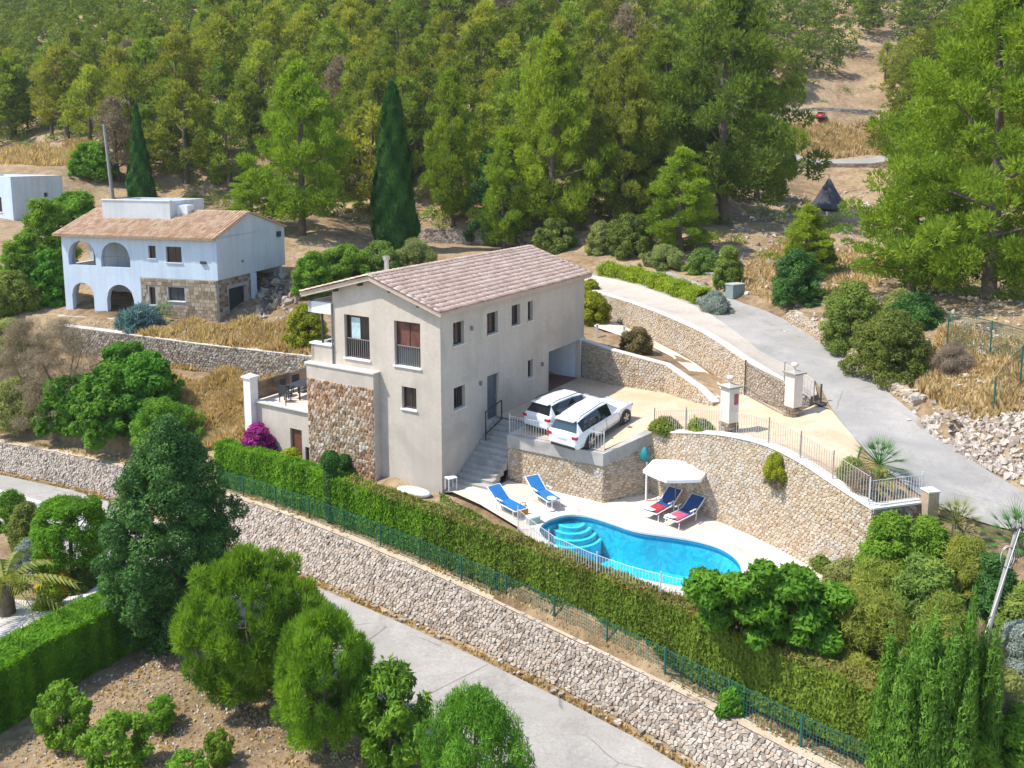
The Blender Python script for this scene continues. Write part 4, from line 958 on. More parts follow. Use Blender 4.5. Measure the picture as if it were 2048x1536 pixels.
# upper porch: parapet, corner post, beam
mb = MB(); mb.box(-.1, .2, WY + .02, 7.6, 4.17, 5.02, M_render); mb.box(-.1, 5.5, 7.42, 7.62, 4.17, 5.02, M_render); mb.build('porch_parapet', parent=villa)
mb = MB(); mb.box(-.16, .26, WY + .01, 7.68, 5.02, 5.1, M_whitepaint); mb.build('parapet_cap', parent=villa)
mb = MB(); mb.box(-.12, .2, WY + .01, 7.72, 6.55, 7.1, M_whitepaint); mb.box(-.12, 6, 7.5, 7.72, 6.55, 7.1, M_whitepaint); mb.build('porch_beam', parent=villa)
mb = MB(); mb.tube([(0.02, 6.95, 5.1), (0.02, 6.95, 6.56)], .06, 8, M_iron); mb.build('porch_post', parent=villa)
mb = MB(); mb.tube([(-.06, WY + .02, 3.2), (-.06, WY + .02, 7.05)], .045, 8, M_greyiron); mb.build('downpipe', parent=villa)
mb = MB(); mb.box(.3, 5.5, WY + .02, WY + .05, 4.3, 6.5, M_glassb); mb.build('porch_glazing', parent=villa)
# roof
ov = .38
sl = (RID + .06 - 7.36) / (RY + .3)
mb = MB()
def slab(mb, x0, x1, y0, z0, y1, z1, t, mat):
    V = [(x0, y0, z0), (x1, y0, z0), (x1, y1, z1), (x0, y1, z1), (x0, y0, z0 - t), (x1, y0, z0 - t), (x1, y1, z1 - t), (x0, y1, z1 - t)]
    mb.add(V, [(0, 1, 2, 3), (7, 6, 5, 4), (0, 4, 5, 1), (1, 5, 6, 2), (2, 6, 7, 3), (3, 7, 4, 0)], mat, .5)
ZR_ = RID + .10
slab(mb, -ov, LV + .33, -.32, 7.30, RY, ZR_, .13, M_tile); slab(mb, -ov, LV + .33, 7.95, 7.50, RY, ZR_ - .001, .13, M_tile)
rf = mb.build('roof', parent=villa)
mb = MB(); slab(mb, -ov + .01, LV + .3, -.28, 7.17, RY, ZR_ - .132, .07, M_render); slab(mb, -ov + .01, LV + .3, 7.9, 7.37, RY, ZR_ - .133, .07, M_render); mb.build('eave_board', parent=villa)
ex = Vector((1, 0, 0)); v0 = Vector((-ov, -.34, 7.30)); v1 = Vector((-ov, RY, ZR_)); ey = (v1 - v0).normalized()
tiled_slope(villa, v0, ex, ey, LV + .33 + ov, (v1 - v0).length, M_tile, 292, 51, parent=rf)
# verge and ridge tiles
mb = MB(); V, F = tile_mesh('t', M_tile); rr = random.Random(52)
def lay(p0, p1, mb, k_, side):
    d = (p1 - p0); Ln = d.length; d.normalize(); n = int(Ln / .36); e1 = d.cross(Vector((0, 0, 1))).normalized(); ez = e1.cross(d).normalized()
    if ez.z < 0: ez = -ez
    for i in range(n):
        c = p0 + d * (i * Ln / n); mb.add([c + e1 * v[0] * k_ + d * v[1] + ez * v[2] * k_ for v in V], F, M_tile, rr.random(), True)
lay(Vector((-ov + .04, -.3, 7.34)), Vector((-ov + .04, RY, ZR_ + .05)), mb, 1.15, 0); lay(Vector((-ov + .04, 7.95, 7.54)), Vector((-ov + .04, RY, ZR_ + .05)), mb, 1.15, 0)
lay(Vector((-ov, RY, ZR_ + .04)), Vector((LV + .33, RY, ZR_ + .04)), mb, 1.35, 0); lay(Vector((LV + .28, -.3, 7.34)), Vector((LV + .28, RY, ZR_ + .05)), mb, 1.1, 0)
tag(mb.build('ridge_tiles', parent=rf), kind='stuff')
mb = MB(); mb.tube([(2.0, 4.6, 8.2), (2.0, 4.6, 9.05)], .11, 10, M_alu); mb.tube([(2.0, 4.6, 9.03), (2.0, 4.6, 9.22)], .17, 10, M_alu); mb.build('flue_pipe', parent=rf)
for y_ in (1.0, 2.6, 4.4, 5.9):      # purlin ends under the verge
    z_ = (7.08 + (ZR_ - 7.30) / (RY + .32) * (y_ + .32)) if y_ < RY else (ZR_ - .24 - (ZR_ - 7.5) / 4.25 * (y_ - RY))
    mb = MB(); mb.box(-ov + .06, -.004, y_ - .05, y_ + .05, z_ - .1, z_ - .003, M_iron); mb.build('purlin_end', parent=villa)

# ------------------------------------------------------------------ side terrace with its storey below
ter = empty('roof_terrace', hw(0, 7.7, 0), math.pi / 2 - u0, 'low terrace wing left of the villa with white floor above a door', 'terrace')
mb = MB(); wall_cells(mb, lambda a, d, z: Vector((.1 + d, a, z)), 0.0, 4.35, -2.2, 1.36, [(.95, 1.75, -1.9, .45), (0.02, .75, -1.6, -.35)], .25, M_render)
mb.box(.36, 6.5, 4.1, 4.35, -2.2, 1.36, M_render); mb.box(6.25, 6.5, 0, 4.09, -2.2, 1.36, M_render); mb.build('wall', parent=ter)
mb = MB(); mb.box(.12, 6.48, .02, 4.33, 1.362, 1.44, M_deck); mb.build('floor', parent=ter)
mb = MB(); mb.box(-.02, .34, 0.0, 4.1, 1.445, 1.52, M_coping); mb.build('front_coping', parent=ter)
mb = MB(); mb.box(.24, .30, .95, 1.75, -1.9, .45, M_wood); mb.build('door', parent=ter)
mb = MB(); mb.box(.2, .27, .02, .75, -1.6, -.35, M_wood)
for k in range(5): mb.box(.14, .2, .1 + k * .14, .125 + k * .14, -1.6, -.35, M_iron)
mb.build('window', parent=ter)
mb = MB(); mb.box(-.25, .25, 4.1, 4.6, -2.2, 2.72, M_whitepaint); mb.build('corner_pillar', parent=ter)
mb = MB(); mb.box(-.33, .33, 4.02, 4.68, 2.722, 2.80, M_whitepaint); mb.add([(-.3, 4.05, 2.80), (.3, 4.05, 2.80), (.3, 4.65, 2.80), (-.3, 4.65, 2.80), (0, 4.35, 2.95)], [(0, 1, 4), (1, 2, 4), (2, 3, 4), (3, 0, 4)], M_whitepaint); mb.build('pillar_cap', parent=ter)
mb = MB(); mb.tube([(.3, 4.22, 2.45), (6.4, 4.22, 2.45)], .03, 6, M_greyiron); mb.tube([(6.4, 4.22, 2.45), (6.4, .1, 2.45)], .03, 6, M_greyiron)
for k in range(4): mb.tube([(.4 + k * 2, 4.22, 1.4), (.4 + k * 2, 4.22, 2.45)], .02, 6, M_greyiron)
mb.build('side_railing', parent=ter)
mb = MB(); mb.box(.35, 6.4, 4.215, 4.225, 1.5, 2.4, glassmat('smoked balustrade panel', (0.16, 0.10, 0.06), .25)); mb.build('balustrade_panel', parent=ter)
mb = MB(); mb.tube([(.12, 2.0, 1.5), (.12, 2.0, 2.15)], .03, 6, M_greyiron); mb.build('rail_post', parent=ter)
# terrace table and chairs
M_dark = plain('dark rattan', (0.03, 0.032, 0.038), 0.7)
def outdoor_table(loc, rz):
    t = empty('outdoor_table', loc, rz, 'dark rectangular dining table on the side terrace of the villa', 'table')
    mb = MB(); mb.box(-.8, .8, -.45, .45, .70, .74, M_dark); mb.build('tabletop', parent=t)
    for sx in (-.7, .7):
        for sy in (-.36, .36): mb = MB(); mb.box(sx - .03, sx + .03, sy - .03, sy + .03, 0, .70, M_dark); mb.build('leg', parent=t)
    return t
def dark_chair(loc, rz, label):
    t = empty('terrace_chair', loc, rz, label, 'chair', 'dark chairs around the terrace table')
    mb = MB(); mb.box(-.24, .24, -.24, .24, .40, .45, M_dark); mb.build('seat', parent=t)
    mb = MB(); mb.box(-.24, .24, .21, .25, .45, .92, M_dark); mb.build('backrest', parent=t)
    for sx in (-.2, .2):
        for sy in (-.2, .2): mb = MB(); mb.box(sx - .02, sx + .02, sy - .02, sy + .02, 0, .40, M_dark); mb.build('leg', parent=t)
    return t
def tp(x, y, z=1.44): q = Matrix.Rotation(ter.rotation_euler[2], 4, 'Z') @ Vector((x, y, z)); return q + ter.location
trz = ter.rotation_euler[2]
tq = P(606, 792, 1.45)
def tpos(dx, dy): q = tq + Matrix.Rotation(trz, 4, 'Z') @ Vector((dx, dy, 0)); return q
outdoor_table(tpos(0, 0), trz + .1)
dark_chair(tpos(-.45, .75), trz + .1, 'dark terrace chair on the open side of the table, nearer the front')
dark_chair(tpos(.5, .8), trz - .1, 'dark terrace chair on the open side of the table, further back')
dark_chair(tpos(-1.2, .05), trz + math.pi / 2 + .2, 'dark terrace chair at the front end of the table')
dark_chair(tpos(1.25, .1), trz - math.pi / 2, 'dark terrace chair at the far end of the table')

# ------------------------------------------------------------------ outside stair
stair = empty('outdoor_stair', hw(.9, -1.0, ZD), math.pi / 2 - u0, 'shaded grey stair climbing between villa and parking terrace', 'stair')
for k in range(12):
    mb = MB(); z0 = (1.36 - ZD) * (k + 1) / 12
    mb.box(k * .3, k * .3 + (.33 if k < 11 else .45), -.91, .98, -.2 if k < 1 else z0 - .36, z0 - .04, M_concrete, .5)
    mb.box(k * .3 - .03, k * .3 + (.33 if k < 11 else .45), -.915, .985, z0 - .038, z0, M_concrete, .5)
    mb.build('step', parent=stair)

# ------------------------------------------------------------------ white house with arches
wz = 2.6
WH0 = P(440, 646, wz)
wa = math.radians(15.7)
WA = Vector((math.sin(wa), math.cos(wa), 0)); WB_ = Vector((-math.cos(wa), math.sin(wa), 0))
cor = WH0
# corner of the upper storey sits right above the stone base
fx = lambda px, py: onwall(px, py, cor, WB_)
sx_ = lambda px, py: onwall(px, py, cor, WA)
whz = lambda v: v - wz
wh = empty('arcaded_house', cor, math.pi / 2 - wa, 'white two storey house with round arches and orange tiled roof', 'house')
bpy.context.view_layer.update()
wg = lambda a, d, z: Vector((d, a, z - wz)); ws = lambda a, d, z: Vector((a, d, z - wz))
zE = fx(434, 476)[1]; zM = fx(436, 561)[1]
aL = fx(120, 465)[0]; aS = fx(281, 553)[0]; dS = sx_(571, 527)[0]; zEs = sx_(567, 450)[1]; pk = sx_(497, 424)
M_limewash_shade_blue = layered('limewash with painted blue shade', [(0.25, (0.55, 0.65, 0.76)), (0.5, (0.61, 0.71, 0.81)), (0.75, (0.65, 0.74, 0.84))], 0.5, 6, 0.05, 0.85, 0.2, 30, 0.008, streak=0.1)  # white wall, with the blue of its shade put into the colour
M_limewash_shade_grey = layered('off white limewash', [(0.25, (0.54, 0.57, 0.60)), (0.5, (0.61, 0.64, 0.67)), (0.75, (0.65, 0.68, 0.71))], 0.5, 6, 0.06, 0.85, 0.2, 30, 0.008, streak=0.1)  # same white limewash, greyed in colour to paint in the shade
M_brick = plain('reddish brown shutter', (0.22, 0.09, 0.06), 0.7, var=0.25, scale=3)
E12 = 12.55
mb = MB()
arch_band(mb, wg, 6.15, E12, wz - .4, 5.6, [(7.9, 1.12, wz - .4, 3.85, 1.05), (11.03, .92, wz - .4, 4.0, .92)], .35, M_limewash_shade_blue)
arch_band(mb, wg, 6.15, E12, 5.602, 8.3, [(8.1, 1.2, 6.12, 6.75, 1.12), (10.9, 1.15, 6.17, 6.8, 1.1)], .35, M_limewash_shade_blue)
mb.build('arcade_wall', parent=wh)
mb = MB(); sd_ = lambda a, d, z: Vector((a, E12 - d, z - wz))
arch_band(mb, sd_, .352, 3.3, wz - .4, 5.6, [(1.8, .85, wz - .4, 4.0, .85)], .3, M_limewash_shade_grey)
arch_band(mb, sd_, .352, 3.3, 5.602, 8.3, [(1.8, .9, 6.15, 6.8, .95)], .3, M_limewash_shade_grey)
mb.box(3.3, 8.8, E12 - .3, E12, -.4, 8.3 - wz, M_limewash_shade_grey)
mb.build('arcade_side_wall', parent=wh)
mb = MB(); wall_cells(mb, lambda a, d, z: Vector((3.2 + d, a, z - wz)), 6.15, E12 - .31, wz - .4, 8.3, [(7.0, 8.9, 2.7, 4.7), (7.3, 8.9, 5.7, 7.8)], .2, M_limewash_shade_grey)
mb.box(3.3, 3.38, 7.0, 8.9, .1, 2.1, M_brick); mb.box(3.3, 3.38, 7.3, 8.1, 3.1, 5.2, M_brick); mb.box(3.3, 3.38, 8.1, 8.9, 3.1, 5.2, M_glass); mb.build('porch_back_wall', parent=wh)
mb = MB(); mb.box(.355, 3.19, 6.15, E12 - .305, 5.35 - wz, 5.599 - wz, M_limewash_shade_grey); mb.box(-.9, 3.19, 6.0, E12, -.5, .06, M_white_pave); mb.build('porch_floor', parent=wh)
mb = MB()
for k in range(3): mb.tube([(.15, 7.2 + k * .9, 6.12 - wz), (.15, 7.2 + k * .9, 6.85 - wz)], .025, 6, M_greyiron)
mb.tube([(.15, 6.95, 6.85 - wz), (.15, 9.25, 6.85 - wz)], .03, 6, M_greyiron); mb.build('balcony_rail', parent=wh)
mb = MB(); wall_cells(mb, wg, 0.0, 6.149, 5.5, 8.3, [(4.79, 5.37, 6.85, 7.72), (2.74, 3.97, 6.62, 7.7)], .3, M_limewash_shade_blue); mb.build('front_wall', parent=wh)
mb = MB(); wall_cells(mb, wg, 0.12, 6.1, wz - .5, 5.498, [(5.0, 5.5, 3.6, 4.85), (2.66, 3.96, 3.95, 4.9)], .3, M_concrete); ob_ = mb.build('stone_base', parent=wh)
for v in (0,): pass
def facing(root, a0, a1, z0, z1, mp_pts, hole, seed, w_=.34, h_=.24, mat=M_stone_dark):
    """ashlar facing laid on a flat wall of a rotated house"""
    rr = random.Random(seed); mb = MB(); z = z0; r = 0
    while z < z1 - .05:
        a = a0 - rr.uniform(0, w_)
        hh = min(h_ * rr.uniform(.8, 1.2), z1 - z)
        while a < a1:
            ww = w_ * rr.uniform(.6, 1.4); x0, x1 = max(a, a0), min(a + ww, a1); a += ww
            if x1 - x0 < .06 or any(x0 < h[1] and x1 > h[0] and z < h[3] and z + hh > h[2] for h in hole): continue
            mbox(mb, mp_pts, x0 + .012, x1 - .012, -.035 - rr.uniform(0, .02), -.002, z + .012, z + hh - .012, mat)
        z += hh
    return tag(mb.build('stonework', parent=root), kind='stuff')
wg2 = lambda a, d, z: Vector((d, a, z - wz))
facing(wh, .12, 6.1, wz - .3, 5.45, wg2, [(4.95, 5.55, 3.5, 4.9), (2.6, 4.0, 3.85, 4.95)], 61, mat=stonemat('honey ashlar', [(0, (.24, .18, .12)), (.4, (.36, .28, .19)), (.7, (.44, .35, .25)), (1, (.50, .42, .32))]))
window(wh, wg, 4.79, 5.37, 6.85, 7.72, .14, mull=1); window(wh, wg, 2.74, 3.97, 6.62, 7.7, .14, mull=1)
window(wh, wg, 2.66, 3.96, 3.95, 4.9, .14, mull=1, glass=M_glassb); window(wh, wg, 5.0, 5.5, 3.6, 4.85, .14, mull=0)
mb = MB(); mb.box(-.12, -.003, .85, 1.25, 6.6 - wz, 6.78 - wz, M_iron); mb.build('wall_box', parent=wh)
mb = MB(); DP = 8.85
wall_cells(mb, lambda a, d, z: Vector((a, d, z - wz)), .302, DP, 5.5, 8.4, [], .3, M_limewash_shade_grey)
mb.add([(0, 0, 8.3 - wz), (4.06, 0, 9.78 - wz), (DP, 0, 8.42 - wz), (0, .3, 8.3 - wz), (4.06, .3, 9.78 - wz), (DP, .3, 8.42 - wz)], [(0, 2, 1), (3, 4, 5)], M_limewash_shade_grey); mb.box(DP - .3, DP, .31, E12 - .31, 0, 8.4 - wz, M_limewash_shade_grey)
mb.build('gable_side', parent=wh)
mb = MB(); wall_cells(mb, lambda a, d, z: Vector((a, .12 + d, z - wz)), .43, 4.9, wz - .5, 5.498, [(1.38, 3.65, wz - .5, 4.72)], .3, M_concrete); mb.box(4.6, 4.9, .43, 6, -.4, 5.45 - wz, M_concrete); mb.build('side_base', parent=wh)
facing(wh, .2, 4.9, wz - .3, 5.45, lambda a, d, z: Vector((a, .12 + d, z - wz)), [(1.3, 3.7, wz - .5, 4.8)], 62)
mb = MB(); mb.box(1.4, 3.63, .5, .56, -.3, 4.70 - wz, M_iron); mb.build('garage_door', parent=wh)
mb = MB(); mb.box(4.05, 4.35, -.25, .06, -.4, 5.49 - wz, M_limewash_shade_blue); mb.build('porch_post', parent=wh)
mb = MB(); mb.box(7.7, 8.1, -.18, -.003, 7.75 - wz, 8.15 - wz, M_iron); mb.build('ventilation_box', parent=wh); mb = MB(); mb.box(2.9, 3.05, -.1, -.003, 6.4 - wz, 6.55 - wz, M_greyiron); mb.build('wall_lamp', parent=wh)
mb = MB(); z0, z1 = 8.34 - wz, 9.92 - wz
def slab_y(mb, y0, y1, x0, za, x1, zb, t, mat):
    V = [(x0, y0, za), (x0, y1, za), (x1, y1, zb), (x1, y0, zb), (x0, y0, za - t), (x0, y1, za - t), (x1, y1, zb - t), (x1, y0, zb - t)]
    mb.add(V, [(3, 2, 1, 0), (4, 5, 6, 7), (0, 1, 5, 4), (1, 2, 6, 5), (2, 3, 7, 6), (3, 0, 4, 7)], mat, .5)
slab_y(mb, -.12, E12 + .35, -.42, z0, 4.06, z1, .12, M_tile2); slab_y(mb, -.12, E12 + .35, DP + .2, 8.5 - wz, 4.06, z1 - .001, .12, M_tile2); rf2 = mb.build('roof', parent=wh)
e0 = Vector((-.46, E12 + .35, z0)); ey2 = (Vector((4.06, 0, z1)) - Vector((-.46, 0, z0))).normalized()
tiled_slope(wh, e0, Vector((0, -1, 0)), ey2, E12 + .47, 4.75, M_tile2, 0, 63, parent=rf2, pitch=.26, expo=.42, cond=lambda a, b: not (b > 2.9 and 1.9 < a < 7.9))
mb = MB()
for (x0, x1, y0, y1) in ((2.45, 2.65, 5.3, 11.0), (2.65, 6.5, 5.3, 5.5), (2.65, 6.5, 10.8, 11.0), (6.3, 6.5, 5.5, 10.8)): mb.box(x0, x1, y0, y1, 8.9 - wz, 10.62 - wz, M_limewash_shade_grey)
mb.box(2.66, 6.29, 5.51, 10.79, 9.0 - wz, 9.9 - wz, M_limewash_shade_grey); mb.box(3.2, 4.0, 4.4, 5.29, 9.3 - wz, 10.3 - wz, M_white); mb.build('roof_parapet', parent=rf2)
mb = MB(); mb.box(2.40, 2.70, 5.25, 11.05, 10.622 - wz, 10.69 - wz, M_white); mb.build('parapet_cap', parent=rf2)

# second white house at the left edge of the picture
w2o = Dp(28, 446, 82); w2o.z = 7.4
wh2 = empty('flat_roofed_house', w2o, math.radians(62), 'plain white flat roofed house beyond the arcaded house, partly out of view', 'house')
mb = MB(); wall_cells(mb, lambda a, d, z: Vector((d, a, z)), 0, 9, 0, 4.4, [(1.6, 3.6, 1.1, 2.5), (5.5, 7.5, 1.1, 2.5)], .3, M_limewash_shade_blue); mb.build('front_wall', parent=wh2)
mb = MB(); wall_cells(mb, lambda a, d, z: Vector((a, d, z)), .302, 5.2, 0, 4.4, [(3.2, 3.6, 2.4, 2.8)], .3, M_limewash_shade_grey); mb.box(.3, 5.2, 8.7, 9, 0, 4.4, M_limewash_shade_grey); mb.box(4.9, 5.2, .3, 8.7, 0, 4.4, M_limewash_shade_grey); mb.build('side_wall', parent=wh2)
mb = MB(); mb.box(.302, 4.9, .302, 8.7, 4.1, 4.25, M_limewash_shade_grey); mb.build('roof', parent=wh2)
mb = MB(); mb.box(-.1, 5.3, -.1, 9.1, -2.2, -.004, M_stone_dark); mb.build('plinth', parent=wh2)
window(wh2, lambda a, d, z: Vector((d, a, z)), 1.6, 3.6, 1.1, 2.5, .14, mull=1); window(wh2, lambda a, d, z: Vector((d, a, z)), 5.5, 7.5, 1.1, 2.5, .14, mull=1)

# ================================================================== cars
def carpaint(name, col):
    m, nt, b = newmat(name); b.inputs['Base Color'].default_value = (*col, 1); b.inputs['Roughness'].default_value = 0.25
    b.inputs['Coat Weight'].default_value = 0.7; b.inputs['Coat Roughness'].default_value = 0.05; return m
M_carwhite = carpaint('white car paint', (0.80, 0.81, 0.82)); M_carred = carpaint('red car paint', (0.5, 0.03, 0.02))
M_tyre = plain('tyre rubber', (0.025, 0.025, 0.027), 0.85); M_rim = plain('alloy', (0.42, 0.43, 0.45), 0.3, 0.85)
M_tail = glassmat('red tail lamp', (0.45, 0.012, 0.05), .12); M_carglass = glassmat('tinted car glass', (0.008, 0.011, 0.014), .03)
M_rearglass = glassmat('rear glass with painted blue reflection', (0.03, 0.055, 0.075), .04); M_head = glassmat('head lamp', (0.5, 0.52, 0.55), .05)  # rear glass has the blue reflection put into its base colour
M_blackpl = plain('black plastic', (0.03, 0.03, 0.032), 0.5); M_plate = plain('number plate', (0.72, 0.72, 0.70), 0.4)
def suv(name, loc, heading, pitch, label, paint, rearglass, cat='car', roofband=False):
    t = empty(name, loc, 0, label, cat, 'white cars on the parking terrace' if paint is M_carwhite else None)
    t.rotation_euler = (0, -pitch, heading); t.scale = (.94, .92, .87)
    S_ = [(-2.34, .40, .72, .74, .93, .0), (-2.29, .30, .80, .86, 1.00, .0), (-2.17, .28, .84, .92, 1.08, .0), (-1.86, .26, .84, .94, 1.08, 1.60), (-1.3, .25, .84, .94, 1.06, 1.67), (-.35, .25, .84, .94, 1.02, 1.69), (.38, .25, .84, .94, .99, 1.63),
          (1.12, .26, .84, .93, .97, .0), (1.75, .27, .82, .90, .93, .0), (2.15, .30, .76, .82, .80, .0), (2.34, .36, .60, .66, .66, .0)]
    def sec(x, zb, wb, w, zt, zr):
        if zr: wr = .66 if x > -1.8 else .62; p = [(0, zb), (wb, zb), (w, .55), (w, zt - .14), (w - .05, zt), (wr, zr - .07), (wr - .1, zr - .01), (0, zr + .02)]
        else: p = [(0, zb), (wb, zb), (w, min(.55, zt - .2)), (w, zt - .14), (w - .05, zt - .03), (w - .14, zt + .01), (w - .3, zt + .03), (0, zt + .05)]
        return [Vector((x, y, z)) for y, z in p] + [Vector((x, -y, z)) for y, z in p[::-1][1:-1]]
    rings = [sec(*s) for s in S_]; n = len(rings[0])
    body_ = MB(); gl_ = MB(); rg = MB()
    for i in range(len(rings) - 1):
        c0, c1 = S_[i][5] > 0, S_[i + 1][5] > 0
        for j in range(n):
            k = (j + 1) % n; q = [rings[i][j], rings[i][k], rings[i + 1][k], rings[i + 1][j]]
            side = j in (4, 9); top = j in (5, 6, 7, 8)
            if side and c0 and c1: gl_.add(q, [(3, 2, 1, 0)], M_carglass, .5, False)
            elif top and (c0 != c1): (rg if c1 else gl_).add(q, [(3, 2, 1, 0)], rearglass if c1 else M_carglass, .5, False)
            else: body_.add(q, [(3, 2, 1, 0)], paint, .5, False)
    body_.add(rings[0], [tuple(range(n))], paint); body_.add(rings[-1], [tuple(reversed(range(n)))], paint)
    b = body_.build('body', parent=t)
    bm = bmesh.new(); bm.from_mesh(b.data); bmesh.ops.remove_doubles(bm, verts=bm.verts, dist=1e-4); bmesh.ops.recalc_face_normals(bm, faces=bm.faces); bm.to_mesh(b.data); bm.free()
    bv = b.modifiers.new('bevel', 'BEVEL'); bv.width = .035; bv.segments = 2; bv.limit_method = 'ANGLE'; bv.angle_limit = math.radians(18)
    gl_.build('window_glass', parent=t); rg.build('rear_window', parent=t)
    for y in (-1, 1):
        mb = MB(); mb.box(-2.345, -2.12, min(y * .60, y * .885), max(y * .60, y * .885), .85, .99, M_tail); mb.build('tail_light', parent=t)
        mb = MB(); mb.box(2.02, 2.27, min(y * .52, y * .80), max(y * .52, y * .80), .64, .80, M_head); mb.build('headlight', parent=t)
        mb = MB(); mb.tube([(-1.7, y * .60, 1.655), (-1.5, y * .60, 1.72), (0.1, y * .60, 1.735), (.3, y * .60, 1.67)], .022, 6, M_blackpl); mb.build('roof_rail', parent=t)
        mb = MB(); mb.obox((.78, y * 1.03, 1.06), (1, 0, 0), (0, 1, 0), (0, 0, 1), .07, .1, .075, paint); mb.build('mirror', parent=t)
        mb = MB(); mb.box(-.62, -.55, min(y * .88, y * .80), max(y * .88, y * .80), 1.06, 1.34, M_blackpl)
        for x in (.95, -.12, -1.12): mb.box(x, x + .014, min(y * .935, y * .947), max(y * .935, y * .947), .36, .98, M_blackpl)
        mb.box(-1.4, 1.35, min(y * .90, y * .955), max(y * .90, y * .955), .24, .33, M_blackpl); mb.build('side_trim', parent=t)
        for x in (-1.4, 1.41):
            arc = MB(); arc.tube([(x, y * .60, .37), (x, y * .950, .37)], .43, 22, M_blackpl); arc.build('wheel_arch', parent=t)
            wl = MB(); wl.tube([(x, y * .66, .365), (x, y * .715, .365), (x, y * .935, .365), (x, y * .965, .365)], [.33, .365, .365, .33], 24, M_tyre); wo = wl.build('wheel', parent=t)
            rm_ = MB(); rm_.tube([(x, y * .93, .365), (x, y * .968, .365)], [.245, .235], 20, M_iron)
            for k in range(5):
                a = k * 2 * math.pi / 5 + .3; rm_.obox((x + .12 * math.cos(a), y * .975, .365 + .12 * math.sin(a)), (math.cos(a), 0, math.sin(a)), (0, 1, 0), (-math.sin(a), 0, math.cos(a)), .12, .012, .036, M_rim)
            rm_.tube([(x, y * .93, .365), (x, y * .985, .365)], .055, 12, M_rim); rm_.build('rim', parent=wo)
    mb = MB(); mb.box(-2.37, -2.2, -.70, .70, .30, .42, M_blackpl); mb.box(-2.385, -2.33, -.78, .78, .48, .60, paint); mb.build('bumper', parent=t)
    mb = MB(); mb.box(-2.36, -2.345, -.26, .26, .74, .85, M_plate); mb.build('number_plate', parent=t)
    mb = MB(); mb.box(-2.05, -1.80, -.56, .56, 1.595, 1.635, paint); mb.build('roof_spoiler', parent=t)
    mb = MB(); mb.box(2.2, 2.37, -.40, .40, .42, .62, M_blackpl); mb.build('grille', parent=t)
    return t
rw, fwh = P(1183, 900, 1.40), P(1258, 847, 1.93)
hd = math.atan2(fwh.y - rw.y, fwh.x - rw.x); dir_ = Vector((math.cos(hd), math.sin(hd), 0)); lft = Vector((-dir_.y, dir_.x, 0))
mid = (rw + fwh) / 2 + lft * .93; pt = math.atan2(fwh.z - rw.z, (fwh - rw).xy.length)
suv('parked_car', mid + Vector((0, 0, .02)), hd, pt, 'white car nearer the terrace corner with blue reflection painted on its rear window', M_carwhite, M_rearglass)
r2 = (P(1100, 873, 1.40) + P(1042, 862, 1.36)) / 2; hd2 = hd - math.radians(3); d2 = Vector((math.cos(hd2), math.sin(hd2), 0)); c2 = r2 + d2 * 2.25
zz = (hit0s(*(c2 - d2 * 1.4).xy) + .02, hit0s(*(c2 + d2 * 1.4).xy) + .02)
suv('parked_car', Vector((c2.x, c2.y, sum(zz) / 2 + .02)), hd2, math.atan2(zz[1] - zz[0], 2.8), 'white car with black rear window parked closer to the villa wall', M_carwhite, M_carglass)
q = Dp(1643, 243, 134); rc_ = suv('parked_car', Vector((q.x, q.y, gz(q.x, q.y))), math.radians(60), 0, 'small red vehicle parked on the high terrace among dry grass', M_carred, M_carglass); rc_.scale = (.62, .62, .62)

